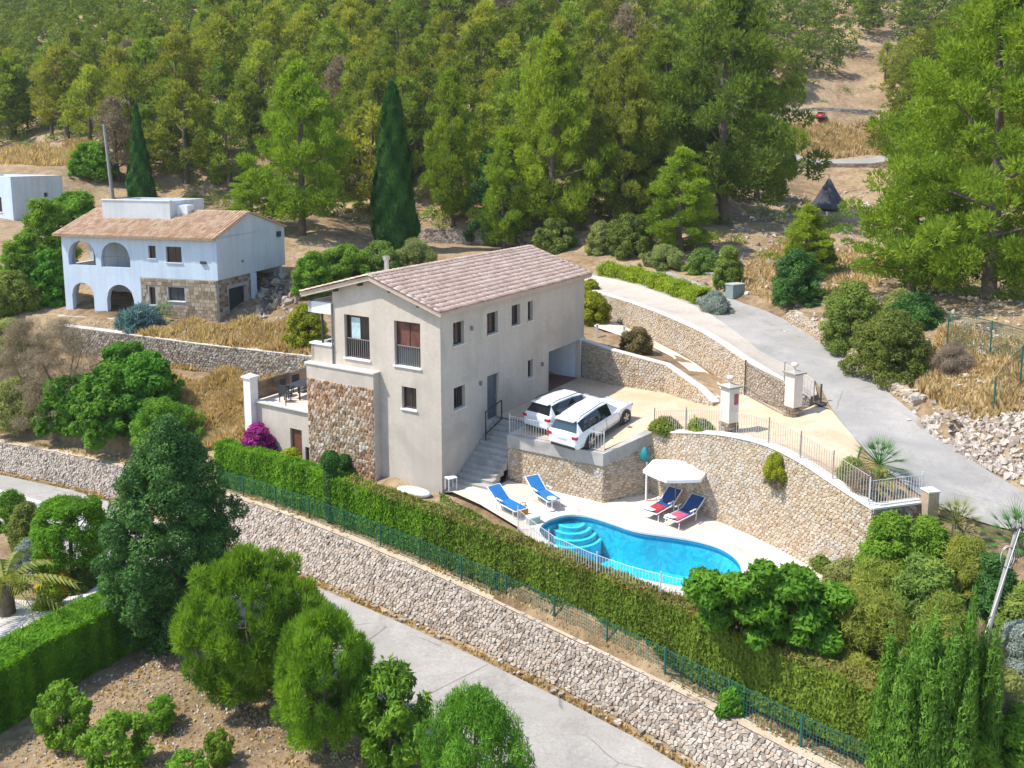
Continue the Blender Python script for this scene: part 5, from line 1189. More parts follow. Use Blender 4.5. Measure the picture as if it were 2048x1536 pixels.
# ================================================================== pool furniture
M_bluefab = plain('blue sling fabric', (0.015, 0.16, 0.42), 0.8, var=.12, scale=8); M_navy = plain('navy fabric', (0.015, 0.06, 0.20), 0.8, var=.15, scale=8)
M_redtow = plain('red patterned towel', (0.42, 0.035, 0.05), 0.9, var=.4, scale=9); M_pinktow = plain('pink towel', (0.55, 0.10, 0.16), 0.9, var=.3, scale=7); M_whitetow = plain('white towel', (.8, .8, .8), .9, var=.05)
def lounger(head, foot, label, fabric, towel=None):
    d = foot - head; rz = math.atan2(d.y, d.x); L_ = 1.95
    t = empty('sun_lounger', head, rz, label, 'sun lounger', 'loungers around the pool')
    mb = MB()
    for y in (-.33, .33): mb.tube([(0.72, y, .34), (L_, y, .34)], .025, 6, M_whitepaint); mb.tube([(0.0, y, .80), (0.72, y, .34)], .025, 6, M_whitepaint)
    for x, z in ((0, .80), (L_, .34)): mb.tube([(x, -.33, z), (x, .33, z)], .025, 6, M_whitepaint)
    mb.build('frame', parent=t)
    mb = MB(); mb.add([(.7, -.29, .35), (L_ - .05, -.29, .35), (L_ - .05, .29, .35), (.7, .29, .35), (.7, -.29, .38), (L_ - .05, -.29, .38), (L_ - .05, .29, .38), (.7, .29, .38)], [(3, 2, 1, 0), (4, 5, 6, 7), (0, 1, 5, 4), (2, 3, 7, 6), (3, 0, 4, 7), (1, 2, 6, 5)], fabric); mb.build('seat', parent=t)
    mb = MB(); mb.add([(.03, -.29, .79), (.7, -.29, .36), (.7, .29, .36), (.03, .29, .79), (.05, -.29, .82), (.72, -.29, .39), (.72, .29, .39), (.05, .29, .82)], [(3, 2, 1, 0), (4, 5, 6, 7), (0, 1, 5, 4), (2, 3, 7, 6), (3, 0, 4, 7), (1, 2, 6, 5)], fabric); mb.build('backrest', parent=t)
    for x in (.62, 1.8):
        for y in (-.33, .33): mb = MB(); mb.tube([(x, y, .34), (x + .04, y, 0)], .024, 6, M_whitepaint); mb.build('leg', parent=t)
    for y in (-.36, .36): mb = MB(); mb.box(.68, 1.12, y - .03, y + .03, .52, .55, M_whitepaint); mb.tube([(.9, y, .34), (.9, y, .52)], .02, 6, M_whitepaint); mb.build('armrest', parent=t)
    if towel:
        mb = MB(); rr = random.Random(4); V = []
        for i in range(9):
            for j in range(7): V.append((1.12 + i * .1, -.36 + j * .12, .395 + rr.uniform(0, .03) - (.12 if j in (0, 6) else 0)))
        mb.add(V, [(i * 7 + j, (i + 1) * 7 + j, (i + 1) * 7 + j + 1, i * 7 + j + 1) for i in range(8) for j in range(6)], towel, .5, True)
        w_ = tag(mb.build('towel'), 'crumpled ' + towel.name + ' over the foot of the ' + ('lounger nearer the pole' if towel is M_redtow else 'lounger nearest the shaded wall'), 'towel')
        w_.location = head; w_.rotation_euler = (0, 0, rz)
        mb = MB(); V = [(1.72 + i * .07, -.30 + j * .15, .43 + rr.uniform(0, .03)) for i in range(5) for j in range(4)]
        mb.add(V, [(i * 4 + j, (i + 1) * 4 + j, (i + 1) * 4 + j + 1, i * 4 + j + 1) for i in range(4) for j in range(3)], M_whitetow, .5, True)
        mb.build('white_edge', parent=w_)
    return t
zp = ZD + .03
lounger(P(1063, 986, zp), P(1104, 1013, zp), 'blue lounger with white frame set against the parking terrace wall', M_bluefab)
lounger(P(987, 1006, zp), P(1040, 1034, zp), 'blue lounger with white frame near the deck edge above the hedge', M_bluefab)
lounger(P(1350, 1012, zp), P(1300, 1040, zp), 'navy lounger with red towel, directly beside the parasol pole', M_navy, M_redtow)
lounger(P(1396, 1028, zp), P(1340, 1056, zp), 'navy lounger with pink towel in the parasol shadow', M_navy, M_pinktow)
# parasol
ub = P(1350, 1022, zp); ur = 1.40; uz = ztop(944, ub)
par = empty('parasol', ub, 0, 'open white hexagonal parasol shading two loungers by the curved wall', 'parasol')
hz_ = uz - zp
mb = MB(); mb.tube([(0, 0, 0), (0, 0, hz_ + .38)], .028, 8, plain('wooden pole', (0.28, 0.17, 0.09), .6)); mb.build('pole', parent=par)
mb = MB(); mb.lathe([(0, .06), (.26, .05), (.28, 0)], (0, 0, 0), 18, M_concrete); mb.build('base', parent=par)
M_canvas, nt_, b_ = newmat('white canvas'); b_.inputs['Base Color'].default_value = (.86, .85, .83, 1); b_.inputs['Roughness'].default_value = .8
tr = N(nt_, 'ShaderNodeBsdfTranslucent'); tr.inputs[0].default_value = (.8, .78, .74, 1); mx = N(nt_, 'ShaderNodeMixShader'); mx.inputs[0].default_value = .12
nt_.links.new(b_.outputs[0], mx.inputs[1]); nt_.links.new(tr.outputs[0], mx.inputs[2]); nt_.links.new(mx.outputs[0], nt_.nodes['Material Output'].inputs[0])
mb = MB(); V = []; ns = 6; a0 = math.radians(4)
for ring, (rr_, zz_) in enumerate(((0.02, .36), (.5, .26), (1.0, .13), (1.0, .0))):
    for k in range(ns * 4):
        a = a0 + 2 * math.pi * k / (ns * 4); e = abs((k % 4) / 4 * 2 - 1) if k % 4 else 1
        kk = (k % 4) / 4; rad = math.cos(math.pi / ns) / math.cos((kk - .5) * 2 * math.pi / ns)
        sag = -.02 * math.sin(math.pi * kk) * rr_; V.append((ur * rr_ * rad * math.cos(a), ur * rr_ * rad * math.sin(a), hz_ + zz_ - (0 if ring < 3 else -.0) + sag - (.0 if ring < 3 else .0)))
V = [(v[0], v[1], v[2]) for v in V]
for k in range(ns * 4): x, y, z = V[2 * 24 + k]; V[3 * 24 + k] = (x * 1.0, y * 1.0, z - .13)
n6 = ns * 4
mb.add(V, [(r * n6 + k, r * n6 + (k + 1) % n6, (r + 1) * n6 + (k + 1) % n6, (r + 1) * n6 + k) for r in range(3) for k in range(n6)], M_canvas, .5, False); mb.build('canopy', parent=par)
for k in range(6):
    a = a0 + k * math.pi / 3; mb = MB(); mb.tube([(0, 0, hz_ + .33), (ur * math.cos(a) * .98, ur * math.sin(a) * .98, hz_ + .11)], .01, 5, M_greyiron); mb.build('rib', parent=par)
# corner pole with teal bundle
cb_ = P(1292, 1001, zp); t = empty('pole_with_cover', cb_, 0, 'white pole with a teal bundled cover in the shaded corner of the terrace wall', 'pole'); h_ = ztop(908, cb_) - zp
mb = MB(); mb.tube([(0, 0, 0), (0, 0, h_)], .045, 8, M_whitepaint); mb.build('pole', parent=t)
mb = MB(); mb.lathe([(.03, h_ + .32), (.14, h_ + .2), (.24, h_ - .05), (.2, h_ - .3), (.06, h_ - .34)], (-.08, .05, 0), 9, plain('teal cover', (0.01, 0.17, 0.19), .6, var=.2)); mb.build('cover', parent=t)
# small things on the deck
def bag(loc):
    t = empty('beach_bag', loc, .4, 'orange and black beach bag at the foot of the lounger near deck edge', 'bag')
    mb = MB(); mb.lathe([(.0, .02), (.2, .0), (.24, .18), (.19, .34), (0, .36)], (0, 0, 0), 10, plain('orange cloth', (.55, .25, .05), .9, var=.3, scale=8)); mb.build('bag_body', parent=t)
    mb = MB(); mb.tube([(-.15, 0, .3), (-.1, 0, .5), (.1, 0, .5), (.15, 0, .3)], .015, 6, M_iron); mb.build('handle', parent=t)
bag(P(1046, 1028, zp))
t = empty('side_table', P(1104, 1019, zp), 0, 'small white round pedestal table beside the lounger at the wall', 'table')
mb = MB(); mb.lathe([(.0, .52), (.22, .52), (.22, .49), (.03, .48), (.03, .04), (.16, .02), (.16, 0)], (0, 0, 0), 16, M_whitepaint); mb.build('pedestal', parent=t)
t = empty('cool_box', P(1066, 1047, zp), .5, 'pale green cool box with white lid near the pool edge', 'box')
mb = MB(); mb.box(-.25, .25, -.16, .16, 0, .27, plain('pale green plastic', (.35, .48, .40), .5)); mb.build('box_body', parent=t)
mb = MB(); mb.box(-.26, .26, -.17, .17, .273, .34, M_whitepaint); mb.build('lid', parent=t)
t = empty('deck_drain', P(1158, 1024, zp), 0, 'small brown round skimmer lid on the pool deck', 'lid'); mb = MB(); mb.lathe([(0, .03), (.13, .03), (.15, 0)], (0, 0, 0), 14, M_wood); mb.build('lid_disc', parent=t)
t = empty('garden_table', P(902, 978, zp), .6, 'small white plastic table at the foot of the outdoor stair', 'table'); t.scale = (.65, .65, .8)
mb = MB(); mb.box(-.35, .35, -.3, .3, .66, .70, M_whitepaint); mb.build('tabletop', parent=t)
for x in (-.3, .3):
    for y in (-.25, .25): mb = MB(); mb.box(x - .025, x + .025, y - .025, y + .025, 0, .66, M_whitepaint); mb.build('leg', parent=t)
q = on(828, 990, -.9); t = empty('covered_boat', q, -.5, 'white oval plastic tub lying on soil between hedge and villa', 'tub'); t.name = 'plastic_tub'
mb = MB()
V = []; 
for r_, z_ in ((.55, 0), (.7, .12), (.72, .2), (.6, .26), (0.01, .3)):
    for k in range(16): a = k * math.pi / 8; V.append((r_ * math.cos(a) * 1.25, r_ * .55 * math.sin(a), z_))
mb.add(V, [(r * 16 + k, r * 16 + (k + 1) % 16, (r + 1) * 16 + (k + 1) % 16, (r + 1) * 16 + k) for r in range(4) for k in range(16)], M_whitepaint, .5, True); mb.build('shell', parent=t)

# ================================================================== fences and gate
def fence(name, label, path, h, post_at, bar=.007, gap=.12, mpost=M_greyiron, mbar=M_greyiron, pr=.024, rails=(.08, .92), cat='fence', zoff=0.0):
    org = Vector(path[0]); org.z += zoff; t = empty(name, org, 0, label, cat); LL = length(path)
    mb = MB(); n_ = int(LL / gap)
    for i in range(n_ + 1):
        p, tg = along(path, min(LL * i / n_, LL)); p = p + Vector((0, 0, zoff)) - org; tg = Vector((tg.x, tg.y, 0)).normalized(); nm = Vector((-tg.y, tg.x, 0))
        mb.obox(p + Vector((0, 0, h * .5)), tg, nm, (0, 0, 1), bar, bar, h * .43, mbar, .5)
    tag(mb.build('bars', parent=t), kind='stuff')
    for f in rails:
        mb = MB(); pts_ = [along(path, LL * i / 24)[0] + Vector((0, 0, zoff + h * f)) - org for i in range(25)]; mb.tube(pts_, bar * 1.5, 5, mbar); mb.build('rail', parent=t)
    for s_ in post_at:
        p, _ = along(path, s_ * LL); p = p + Vector((0, 0, zoff)) - org; mb = MB(); mb.tube([p + Vector((0, 0, -.05)), p + Vector((0, 0, h + .05))], pr, 8, mpost); mb.build('post', parent=t)
    return t
M_bars = plain('pale beige bars', (0.50, 0.45, 0.38), 0.6)
M_wbars = plain('white bars', (0.60, 0.60, 0.58), 0.5)
cf = [p for p in offset(CW, 0.20)]
fa = [p for p in cf if pix(p)[0] < 1446]; fb = [p for p in cf if 1472 < pix(p)[0] < 1738]
fence('drive_fence', 'pale bar fence on the curved wall left of the gate pillar', fa, 1.0, (0, .5), mbar=M_bars, zoff=.04)
fence('drive_fence', 'long pale bar fence on the curved wall right of the gate pillar', fb, 1.0, (.25, .5, .75, 1), mbar=M_bars, zoff=.04)
fc = [p + Vector((0, 0, .07)) for p in offset(CW2, .17)]
fence('corner_fence', 'white bar fence standing in front of the small palm', fc, .95, (0, 1), mbar=M_wbars, mpost=M_wbars)
fence('parking_rail', 'white bar railing behind the two parked white cars', [offset(PK, .12)[0] + Vector((0, 0, .06)), offset(PK, .12)[1] + Vector((0, 0, .06))], .9, (0, 1), mbar=M_wbars, mpost=M_wbars, gap=.14)
pf = PL([(x, y, zp) for x, y in ((1036, 1060), (1068, 1088), (1110, 1119), (1180, 1152), (1250, 1178), (1330, 1201), (1400, 1216), (1470, 1223))])
fence('pool_fence', 'white bar fence along the pool edge above the hedge', pf, .95, (0, .25, .5, .75, 1), mbar=M_wbars, mpost=M_wbars)
re_ = [p + Vector((0, 0, .06)) for p in offset(RT, .12) if 1560 < pix(p)[0] < 1640]
fence('ramp_end_fence', 'short bar fence at the low end of the ramp wall behind the gate', re_, .8, (0, 1), mbar=M_bars, gap=.16)
# green mesh fence above the revetment
gf = [p for p in offset(WTOP, -0.38) if 380 < pix(p)[0] < 1790]
def meshfence(name, label, path, h, spacing, seed=1, mat=M_greenmetal):
    org = Vector(path[0]); t = empty(name, org, 0, label, 'fence'); LL = length(path); n_ = max(1, round(LL / spacing)); rr = random.Random(seed)
    for i in range(n_ + 1):
        p, _ = along(path, LL * i / n_); p = p - org; mb = MB(); mb.tube([p, p + Vector((0, 0, h + .04))], .035, 8, mat); mb.build('post', parent=t)
    mb = MB(); k = int(LL / .1)
    for i in range(k):
        p, tg = along(path, LL * i / k); tg = Vector((tg.x, tg.y, 0)).normalized(); nm = Vector((-tg.y, tg.x, 0)); p = p - org
        mb.add([p - tg * .007 + Vector((0, 0, .04)), p + tg * .007 + Vector((0, 0, .04)), p + tg * .007 + Vector((0, 0, h)), p - tg * .007 + Vector((0, 0, h))], [(0, 1, 2, 3)], mat)
    m2 = int(h / .12); pts_ = [along(path, LL * i / 60)[0] - org for i in range(61)]
    for j in range(m2 + 1):
        z = .04 + (h - .04) * j / m2; w_ = .02 if j in (0, m2) else .006
        for a, b in zip(pts_, pts_[1:]): mb.add([a + Vector((0, 0, z - w_)), b + Vector((0, 0, z - w_)), b + Vector((0, 0, z + w_)), a + Vector((0, 0, z + w_))], [(0, 1, 2, 3)], mat)
    tag(mb.build('wire_mesh', parent=t), kind='stuff'); return t
meshfence('mesh_fence', 'long green wire mesh fence in front of the clipped hedge', gf, 1.02, 2.35)
def onl(pts_): return [on(*p) for p in pts_]
meshfence('bank_fence', 'green mesh fence under the large pine at the right edge', onl([(1893, 700, 5.4), (1965, 715, 5.5), (2055, 745, 5.6), (2150, 780, 5.4)]), 1.7, 2.2, 2)
meshfence('bank_fence', 'green mesh fence running down the stony bank at the right edge', onl([(2040, 770, 5.2), (2010, 800, 4.7), (1985, 835, 4.2)]), 1.6, 1.6, 3)
# gate pillars
def pillar(q, label, sign=False):
    t = empty('gate_pillar', q, math.radians(30), label, 'pillar', 'pillars of the drive gate'); H_ = 1.95
    mb = MB(); mb.box(-.26, .26, -.26, .26, .5, H_, plain('cream pillar render', (0.66, 0.60, 0.52), .85, var=.08)); mb.build('shaft', parent=t)
    mb = MB(); mb.box(-.25, .25, -.25, .25, -.2, .5, M_mortar); b = mb.build('stone_foot', parent=t)
    mb = MB(); rr = random.Random(9)
    for fx_, ax_ in (((0, -1, 0), (1, 0, 0)), ((-1, 0, 0), (0, 1, 0)), ((1, 0, 0), (0, 1, 0)), ((0, 1, 0), (1, 0, 0))):
        for r_ in range(4):
            for c_ in range(3): mb.obox(Vector(fx_) * .265 + Vector(ax_) * (-.18 + c_ * .18 + rr.uniform(-.02, .02)) + Vector((0, 0, .0 + r_ * .135)), ax_, fx_, (0, 0, 1), .08, .025, .058, M_stone_dark)
    tag(mb.build('stonework', parent=t), kind='stuff')
    mb = MB(); mb.box(-.36, .36, -.36, .36, H_, H_ + .06, M_greyiron); mb.add([(-.34, -.34, H_ + .06), (.34, -.34, H_ + .06), (.34, .34, H_ + .06), (-.34, .34, H_ + .06), (0, 0, H_ + .18)], [(0, 1, 4), (1, 2, 4), (2, 3, 4), (3, 0, 4)], M_concrete); mb.build('cap', parent=t)
    mb = MB(); mb.lathe([(.05, H_ + .15), (.05, H_ + .28), (.13, H_ + .31), (.16, H_ + .38), (.13, H_ + .46), (0, H_ + .48)], (0, 0, 0), 14, M_coping); mb.build('lamp', parent=t)
    if sign: mb = MB(); mb.box(.0, .2, -.285, -.264, 1.25, 1.7, plain('faded red plaque', (.38, .09, .09), .7)); mb.build('plaque', parent=t)
    return t
p1_, p2_ = P(1457, 866, 2.72), P(1585, 834, 2.75)
pillar(p1_, 'gate pillar with red plaque rising from the curved wall coping', True); pillar(p2_, 'gate pillar without plaque at the foot of the ramp wall')
ga, gb_ = P(1489, 791, 2.62), p2_ + Vector((-.3, .1, -.1)); t = empty('drive_gate', ga, 0, 'open dark iron bar gate leaf between the two gate pillars', 'gate'); dg = gb_ - ga; LG = dg.length; dg.normalize()
mb = MB()
for s_ in np.arange(0, LG, .13): p = dg * s_; mb.tube([p + Vector((0, 0, .1)), p + Vector((0, 0, 1.62 + .08 * math.sin(s_ / LG * 3.14)))], .009, 5, M_greyiron)
tag(mb.build('bars', parent=t), kind='stuff')
for z in (.12, .5, 1.6): mb = MB(); mb.tube([Vector((0, 0, z)), dg * LG + Vector((0, 0, z))], .02, 6, M_greyiron); mb.build('rail', parent=t)
for s_ in (0, LG): mb = MB(); mb.tube([dg * s_, dg * s_ + Vector((0, 0, 1.75))], .035, 8, M_iron); mb.build('stile', parent=t)
# small end pillar by the road, letter post
q = P(1858, 1022, 2.1); t = empty('end_pillar', q, .2, 'short square stone pillar at road end of the white fence', 'pillar'); mb = MB(); mb.box(-.2, .2, -.2, .2, -.3, .72, M_stone_pool); mb.build('shaft', parent=t)
mb = MB(); mb.box(-.23, .23, -.23, .23, .72, .77, M_coping); mb.build('cap', parent=t)
q = P(1641, 808, 3.15); t = empty('marker_post', q, 0, 'thin dark post beside the ramp end at the upper road', 'post'); mb = MB(); mb.tube([(0, 0, -.1), (0, 0, .9)], .045, 8, M_iron); mb.build('shaft', parent=t); mb = MB(); mb.lathe([(.28, 0), (.26, .05), (0, .06)], (0, 0, 0), 12, M_iron); mb.build('base', parent=t)
# white posts in the garden bed
for i_, (x, y) in enumerate(((1194, 676), (1248, 680))):
    q = on(x, y, 3.1); t = empty('garden_post', q, 0, ('short white post in the garden bed next to the villa corner', 'short white post just left of the bronze round bush')[i_], 'post', 'white posts of the garden path'); mb = MB(); mb.box(-.06, .06, -.06, .06, -.1, .8, M_whitepaint); mb.build('shaft', parent=t); mb = MB(); mb.box(-.08, .08, -.08, .08, .8, .85, M_whitepaint); mb.build('cap', parent=t)
# grey utility box by the road bend
q = on(1470, 592, 4.9); t = empty('utility_box', q, .5, 'grey green utility cabinet at the bend of the upper road', 'cabinet'); mb = MB(); mb.box(-.5, .5, -.35, .35, -.1, .75, plain('grey green metal', (.22, .28, .27), .6)); mb.build('cabinet_body', parent=t); mb = MB(); mb.box(-.54, .54, -.39, .39, .75, .82, M_concrete); mb.build('cabinet_lid', parent=t)

# ================================================================== poles
q = on(1925, 1430, -1.9); tp_ = P(1996, 1045, 3.6)
t = empty('utility_pole', q, 0, 'leaning pale utility pole with coiled cable at lower right', 'utility pole')
base_, top_ = Vector((0, 0, -.3)), Vector((1.15, 0.0, ztop(1048, q) - q.z))
M_pole = plain('weathered pale wood', (0.34, 0.32, 0.30), .9, var=.15, scale=8)
mb = MB(); mb.tube([base_, base_.lerp(top_, .5), top_], [.085, .07, .055], 10, M_pole); mb.build('pole_shaft', parent=t)
ax_ = (top_ - base_).normalized(); c = base_.lerp(top_, .85)
mb = MB()
for k in range(4): mb.tube([c + Vector(((.17 + .01 * k) * math.cos(a) - .14, -.10 - k * .03, .32 * math.sin(a))) for a in np.linspace(0, 2 * math.pi, 20)], .011, 5, M_iron if k % 2 else M_wbars)
mb.build('cable_coil', parent=t)
mb = MB(); mb.obox(top_ - ax_ * .15, (1, 0, 0), (0, 1, 0), (0, 0, 1), .16, .05, .04, M_iron)
for s_ in (-.14, .14): mb.tube([top_ + Vector((s_, 0, -.15)), top_ + Vector((s_, 0, .08))], .035, 8, M_alu)
mb.build('bracket', parent=t)
cable = MB(); A_ = top_ - Vector((0, .1, .1)); B_ = P(1850, 1560, -2.0) - q; pts_ = [A_.lerp(B_, i / 16) - Vector((0, 0, .5 * math.sin(math.pi * i / 16))) for i in range(17)]; cable.tube(pts_, .014, 6, M_wbars); cable.build('hanging_cable', parent=t)
q = on(226, 396, 10.0); t = empty('utility_pole', q, 0, 'tall grey utility pole behind the roof of the arcaded house', 'utility pole'); hp = ztop(248, q) - q.z
mb = MB(); mb.tube([(0, 0, -.3), (-.45, 0, hp)], [.2, .13], 10, M_pole); mb.build('pole_shaft', parent=t); mb = MB(); mb.obox((-.7, 0, hp - .3), (1, 0, .1), (0, 1, 0), (0, 0, 1), .45, .05, .05, M_iron); mb.build('crossarm', parent=t)
# dark tent on the upper clearing
q = on(1655, 416, 8.0); ht = ztop(352, q) - q.z; t = empty('conical_tent', q, 0, 'dark grey conical tent on the clearing in front of the pines', 'tent'); M_tent = plain('dark tent cloth', (.055, .055, .07), .9, var=.3, scale=2)
mb = MB(); V = []
for r_, z_ in ((1.75, 0), (1.15, ht * .3), (.6, ht * .62), (.1, ht * .93)):
    for k in range(18): a = k * math.pi / 9; rr_ = r_ * (1 + .09 * (k % 2)); V.append((rr_ * math.cos(a), rr_ * math.sin(a), z_))
mb.add(V, [(r * 18 + k, r * 18 + (k + 1) % 18, (r + 1) * 18 + (k + 1) % 18, (r + 1) * 18 + k) for r in range(3) for k in range(18)], M_tent); mb.build('tent_cloth', parent=t)
for k in range(4):
    a = k * 1.57 + .4; mb = MB(); mb.tube([(.15 * math.cos(a), .15 * math.sin(a), ht * .9), (-.2 * math.cos(a), -.2 * math.sin(a), ht * 1.08)], .03, 5, M_pole); mb.build('tent_pole', parent=t)
# far lane with its parapet on the clearing
fl = [Dp(x, y, 117) for x, y in ((1560, 326), (1640, 324), (1740, 322), (1850, 320))]
for p in fl: p.z = gz(p.x, p.y) + .05
rd = MB(); strip_mesh(rd, fl, [p + Vector((0, 4, gz(p.x, p.y + 4) - gz(p.x, p.y) + .1)) for p in fl], 12, M_road2); tag(rd.build('far_lane'), kind='structure')
wall('lane_parapet', 'low pale parapet wall of the far lane above the tent', fl, [p.z - .6 for p in fl], [p.z + .45 for p in fl], -1, .5, .3, M_stone_grey, M_concrete, .3, 0, True, (.04, .08), None, 71)
hl = [Dp(x, y, 136) for x, y in ((1545, 233), (1640, 233), (1760, 236))]
for p in hl: p.z = gz(p.x, p.y)
wall('terrace_parapet', 'pale stone edge of the high terrace beside the red vehicle', hl, [p.z - .5 for p in hl], [p.z + .55 for p in hl], -1, .5, .3, M_stone_grey, M_concrete, .4, 0, False, seed=72)
# ================================================================== vegetation
def cloud(rg_, C, Rd, n, size, aspect=.5, outward=1.0, up=.25, shell=.55, rise=0.0, jitter=.55, quad=False, radial=False):
    """leaves scattered over clumps: centres C[k,3], radii Rd[k,3]; returns vertices, triangles, shade value"""
    C = np.asarray(C, float); Rd = np.asarray(Rd, float); k = len(C)
    if Rd.ndim == 1: Rd = np.stack([Rd] * 3, 1)
    vol = (Rd[:, 0] * Rd[:, 1]) ** .9; cnt = np.maximum(4, (n * vol / vol.mean()).astype(int))
    idx = np.repeat(np.arange(k), cnt); m = len(idx)
    d = rg_.normal(size=(m, 3)); d /= np.linalg.norm(d, axis=1)[:, None]
    r = shell + (1 - shell) * rg_.random(m) ** .7
    pos = C[idx] + d * Rd[idx] * r[:, None]
    nrm = d * outward + np.array([0, 0, up]) + rg_.normal(size=(m, 3)) * jitter; nrm /= np.linalg.norm(nrm, axis=1)[:, None]
    if radial:
        tt_ = d + np.array([0, 0, .55]) + rg_.normal(size=(m, 3)) * .45; tt_ /= np.linalg.norm(tt_, axis=1)[:, None]
        nrm = np.cross(tt_, rg_.normal(size=(m, 3))); nrm /= np.linalg.norm(nrm, axis=1)[:, None]; nrm *= np.sign(np.sum(nrm * (d + np.array([0, 0, .6])), 1))[:, None] + 1e-9; nrm /= np.linalg.norm(nrm, axis=1)[:, None]
        b = np.cross(nrm, tt_); s = size * rg_.uniform(.65, 1.35, m)[:, None]; pos = C[idx] + d * Rd[idx] * (r * .8)[:, None]
        V = np.stack([pos - b * s * aspect * .5, pos + b * s * aspect * .5, pos + tt_ * s], 1).reshape(-1, 3)
        return V, np.arange(m * 3).reshape(-1, 3), np.clip(.5 * rg_.random(k)[idx] + .5 * rg_.random(m), 0, 1)
    t = rg_.normal(size=(m, 3)) + d * .6 + np.array([0, 0, rise]); t -= nrm * np.sum(t * nrm, 1)[:, None]; t /= np.linalg.norm(t, axis=1)[:, None]
    b = np.cross(nrm, t); s = size * rg_.uniform(.65, 1.35, m)[:, None]
    a0 = pos - b * s * aspect * .5; a1 = pos + b * s * aspect * .5; a2 = pos + t * s
    shade = np.clip(.5 * rg_.random(k)[idx] + .5 * rg_.random(m), 0, 1)
    if quad:
        a3 = pos - t * s * .55; V = np.stack([a0, a1, a2, a3], 1).reshape(-1, 3); i = np.arange(m) * 4
        T = np.concatenate([np.stack([i, i + 1, i + 2], 1), np.stack([i + 1, i, i + 3], 1)]); return V, T, np.concatenate([shade, shade])
    V = np.stack([a0, a1, a2], 1).reshape(-1, 3); T = np.arange(m * 3).reshape(-1, 3)
    return V, T, shade
def join(parts):
    Vs, Ts, Rs, o = [], [], [], 0
    for V, T, R in parts: Vs.append(V); Ts.append(T + o); Rs.append(R); o += len(V)
    return np.concatenate(Vs), np.concatenate(Ts), np.concatenate(Rs)
def trunk_mesh(h, r, rg_, limbs, bark=None, lean=0.0, name='trunk'):
    mb = MB(); x = y = 0; pts_ = []
    for i in range(6): pts_.append(Vector((x, y, h * i / 5 - (.3 if i == 0 else 0)))); x += rg_.normal() * h * .012 + lean * h / 5; y += rg_.normal() * h * .012
    mb.tube(pts_, [r * (1.15, .9, .75, .58, .4, .18)[i] for i in range(6)], 7, None)
    for c in limbs:
        c = Vector(c); f = max(.12, min(.9, c.z / h * .78)); p = pts_[0].lerp(pts_[-1], f); m_ = p.lerp(c, .55) + Vector((0, 0, -.05 * (c - p).length))
        mb.tube([p, m_, c], [r * .38 * (1 - f * .5), r * .22, r * .07], 5, None)
    me = bpy.data.meshes.new(name); me.from_pydata(mb.v, [], mb.f); me.materials.append(bark or M_bark); me.polygons.foreach_set('use_smooth', [True] * len(mb.f)); me.update(); return me
def pine_proto(seed, n_cl, per, size, mat, h=10., r=3.0, low=.25, flat=.65, cl=(.6, 1.15), prof='pine'):
    rg_ = np.random.default_rng(seed); C = []; R = []
    for i in range(n_cl):
        t = (i + rg_.random()) / n_cl; t = t ** .85
        if prof == 'pine': Rr = r * max(.06, (1.0 - t ** 1.9)) ** .75 * min(1, .5 + 2.0 * t) * (1 + .25 * math.sin(i * 1.9 + seed))
        elif prof == 'round': Rr = r * math.sqrt(max(.02, 1 - (2 * t - 1) ** 2)) * .92
        elif prof == 'dome': Rr = r * math.sqrt(max(.02, 1 - t ** 2))
        elif prof == 'cone': Rr = r * (1 - t) ** .8
        z = h * (low + (1 - low) * t) - .35
        a = i * 2.39996 + rg_.normal() * .5; q = Rr * (.35 + .65 * math.sqrt(rg_.random())) * (1 + .22 * math.sin(a * 2 + seed) * (1 if prof == 'pine' else .4))
        s_ = rg_.uniform(*cl) * (1 - .35 * t)
        C.append((q * math.cos(a), q * math.sin(a), z + rg_.normal() * .15 - q * .06)); R.append((s_, s_, s_ * flat))
    V, T, S_ = cloud(rg_, C, R, per, size, .42, 1.0, .45, .45, .7, radial=True)
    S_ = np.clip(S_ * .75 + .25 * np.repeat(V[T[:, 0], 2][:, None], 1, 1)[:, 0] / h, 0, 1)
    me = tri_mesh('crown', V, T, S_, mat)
    li = [C[i] for i in range(0, n_cl, max(1, n_cl // 12))]
    tm = trunk_mesh(h * .93, h * .022 + .04, rg_, li)
    return me, tm
def plant(name, label, cat, loc, cm, tm, sc=1.0, rz=0.0, group=None, scz=None, crown='crown', tilt=(0, 0)):
    t = empty(name, loc, rz, label, cat, group); t.scale = (sc, sc, scz or sc); t.rotation_euler = (tilt[0], tilt[1], rz)
    linkmesh(crown, cm, t)
    if tm: linkmesh('trunk', tm, t)
    return t
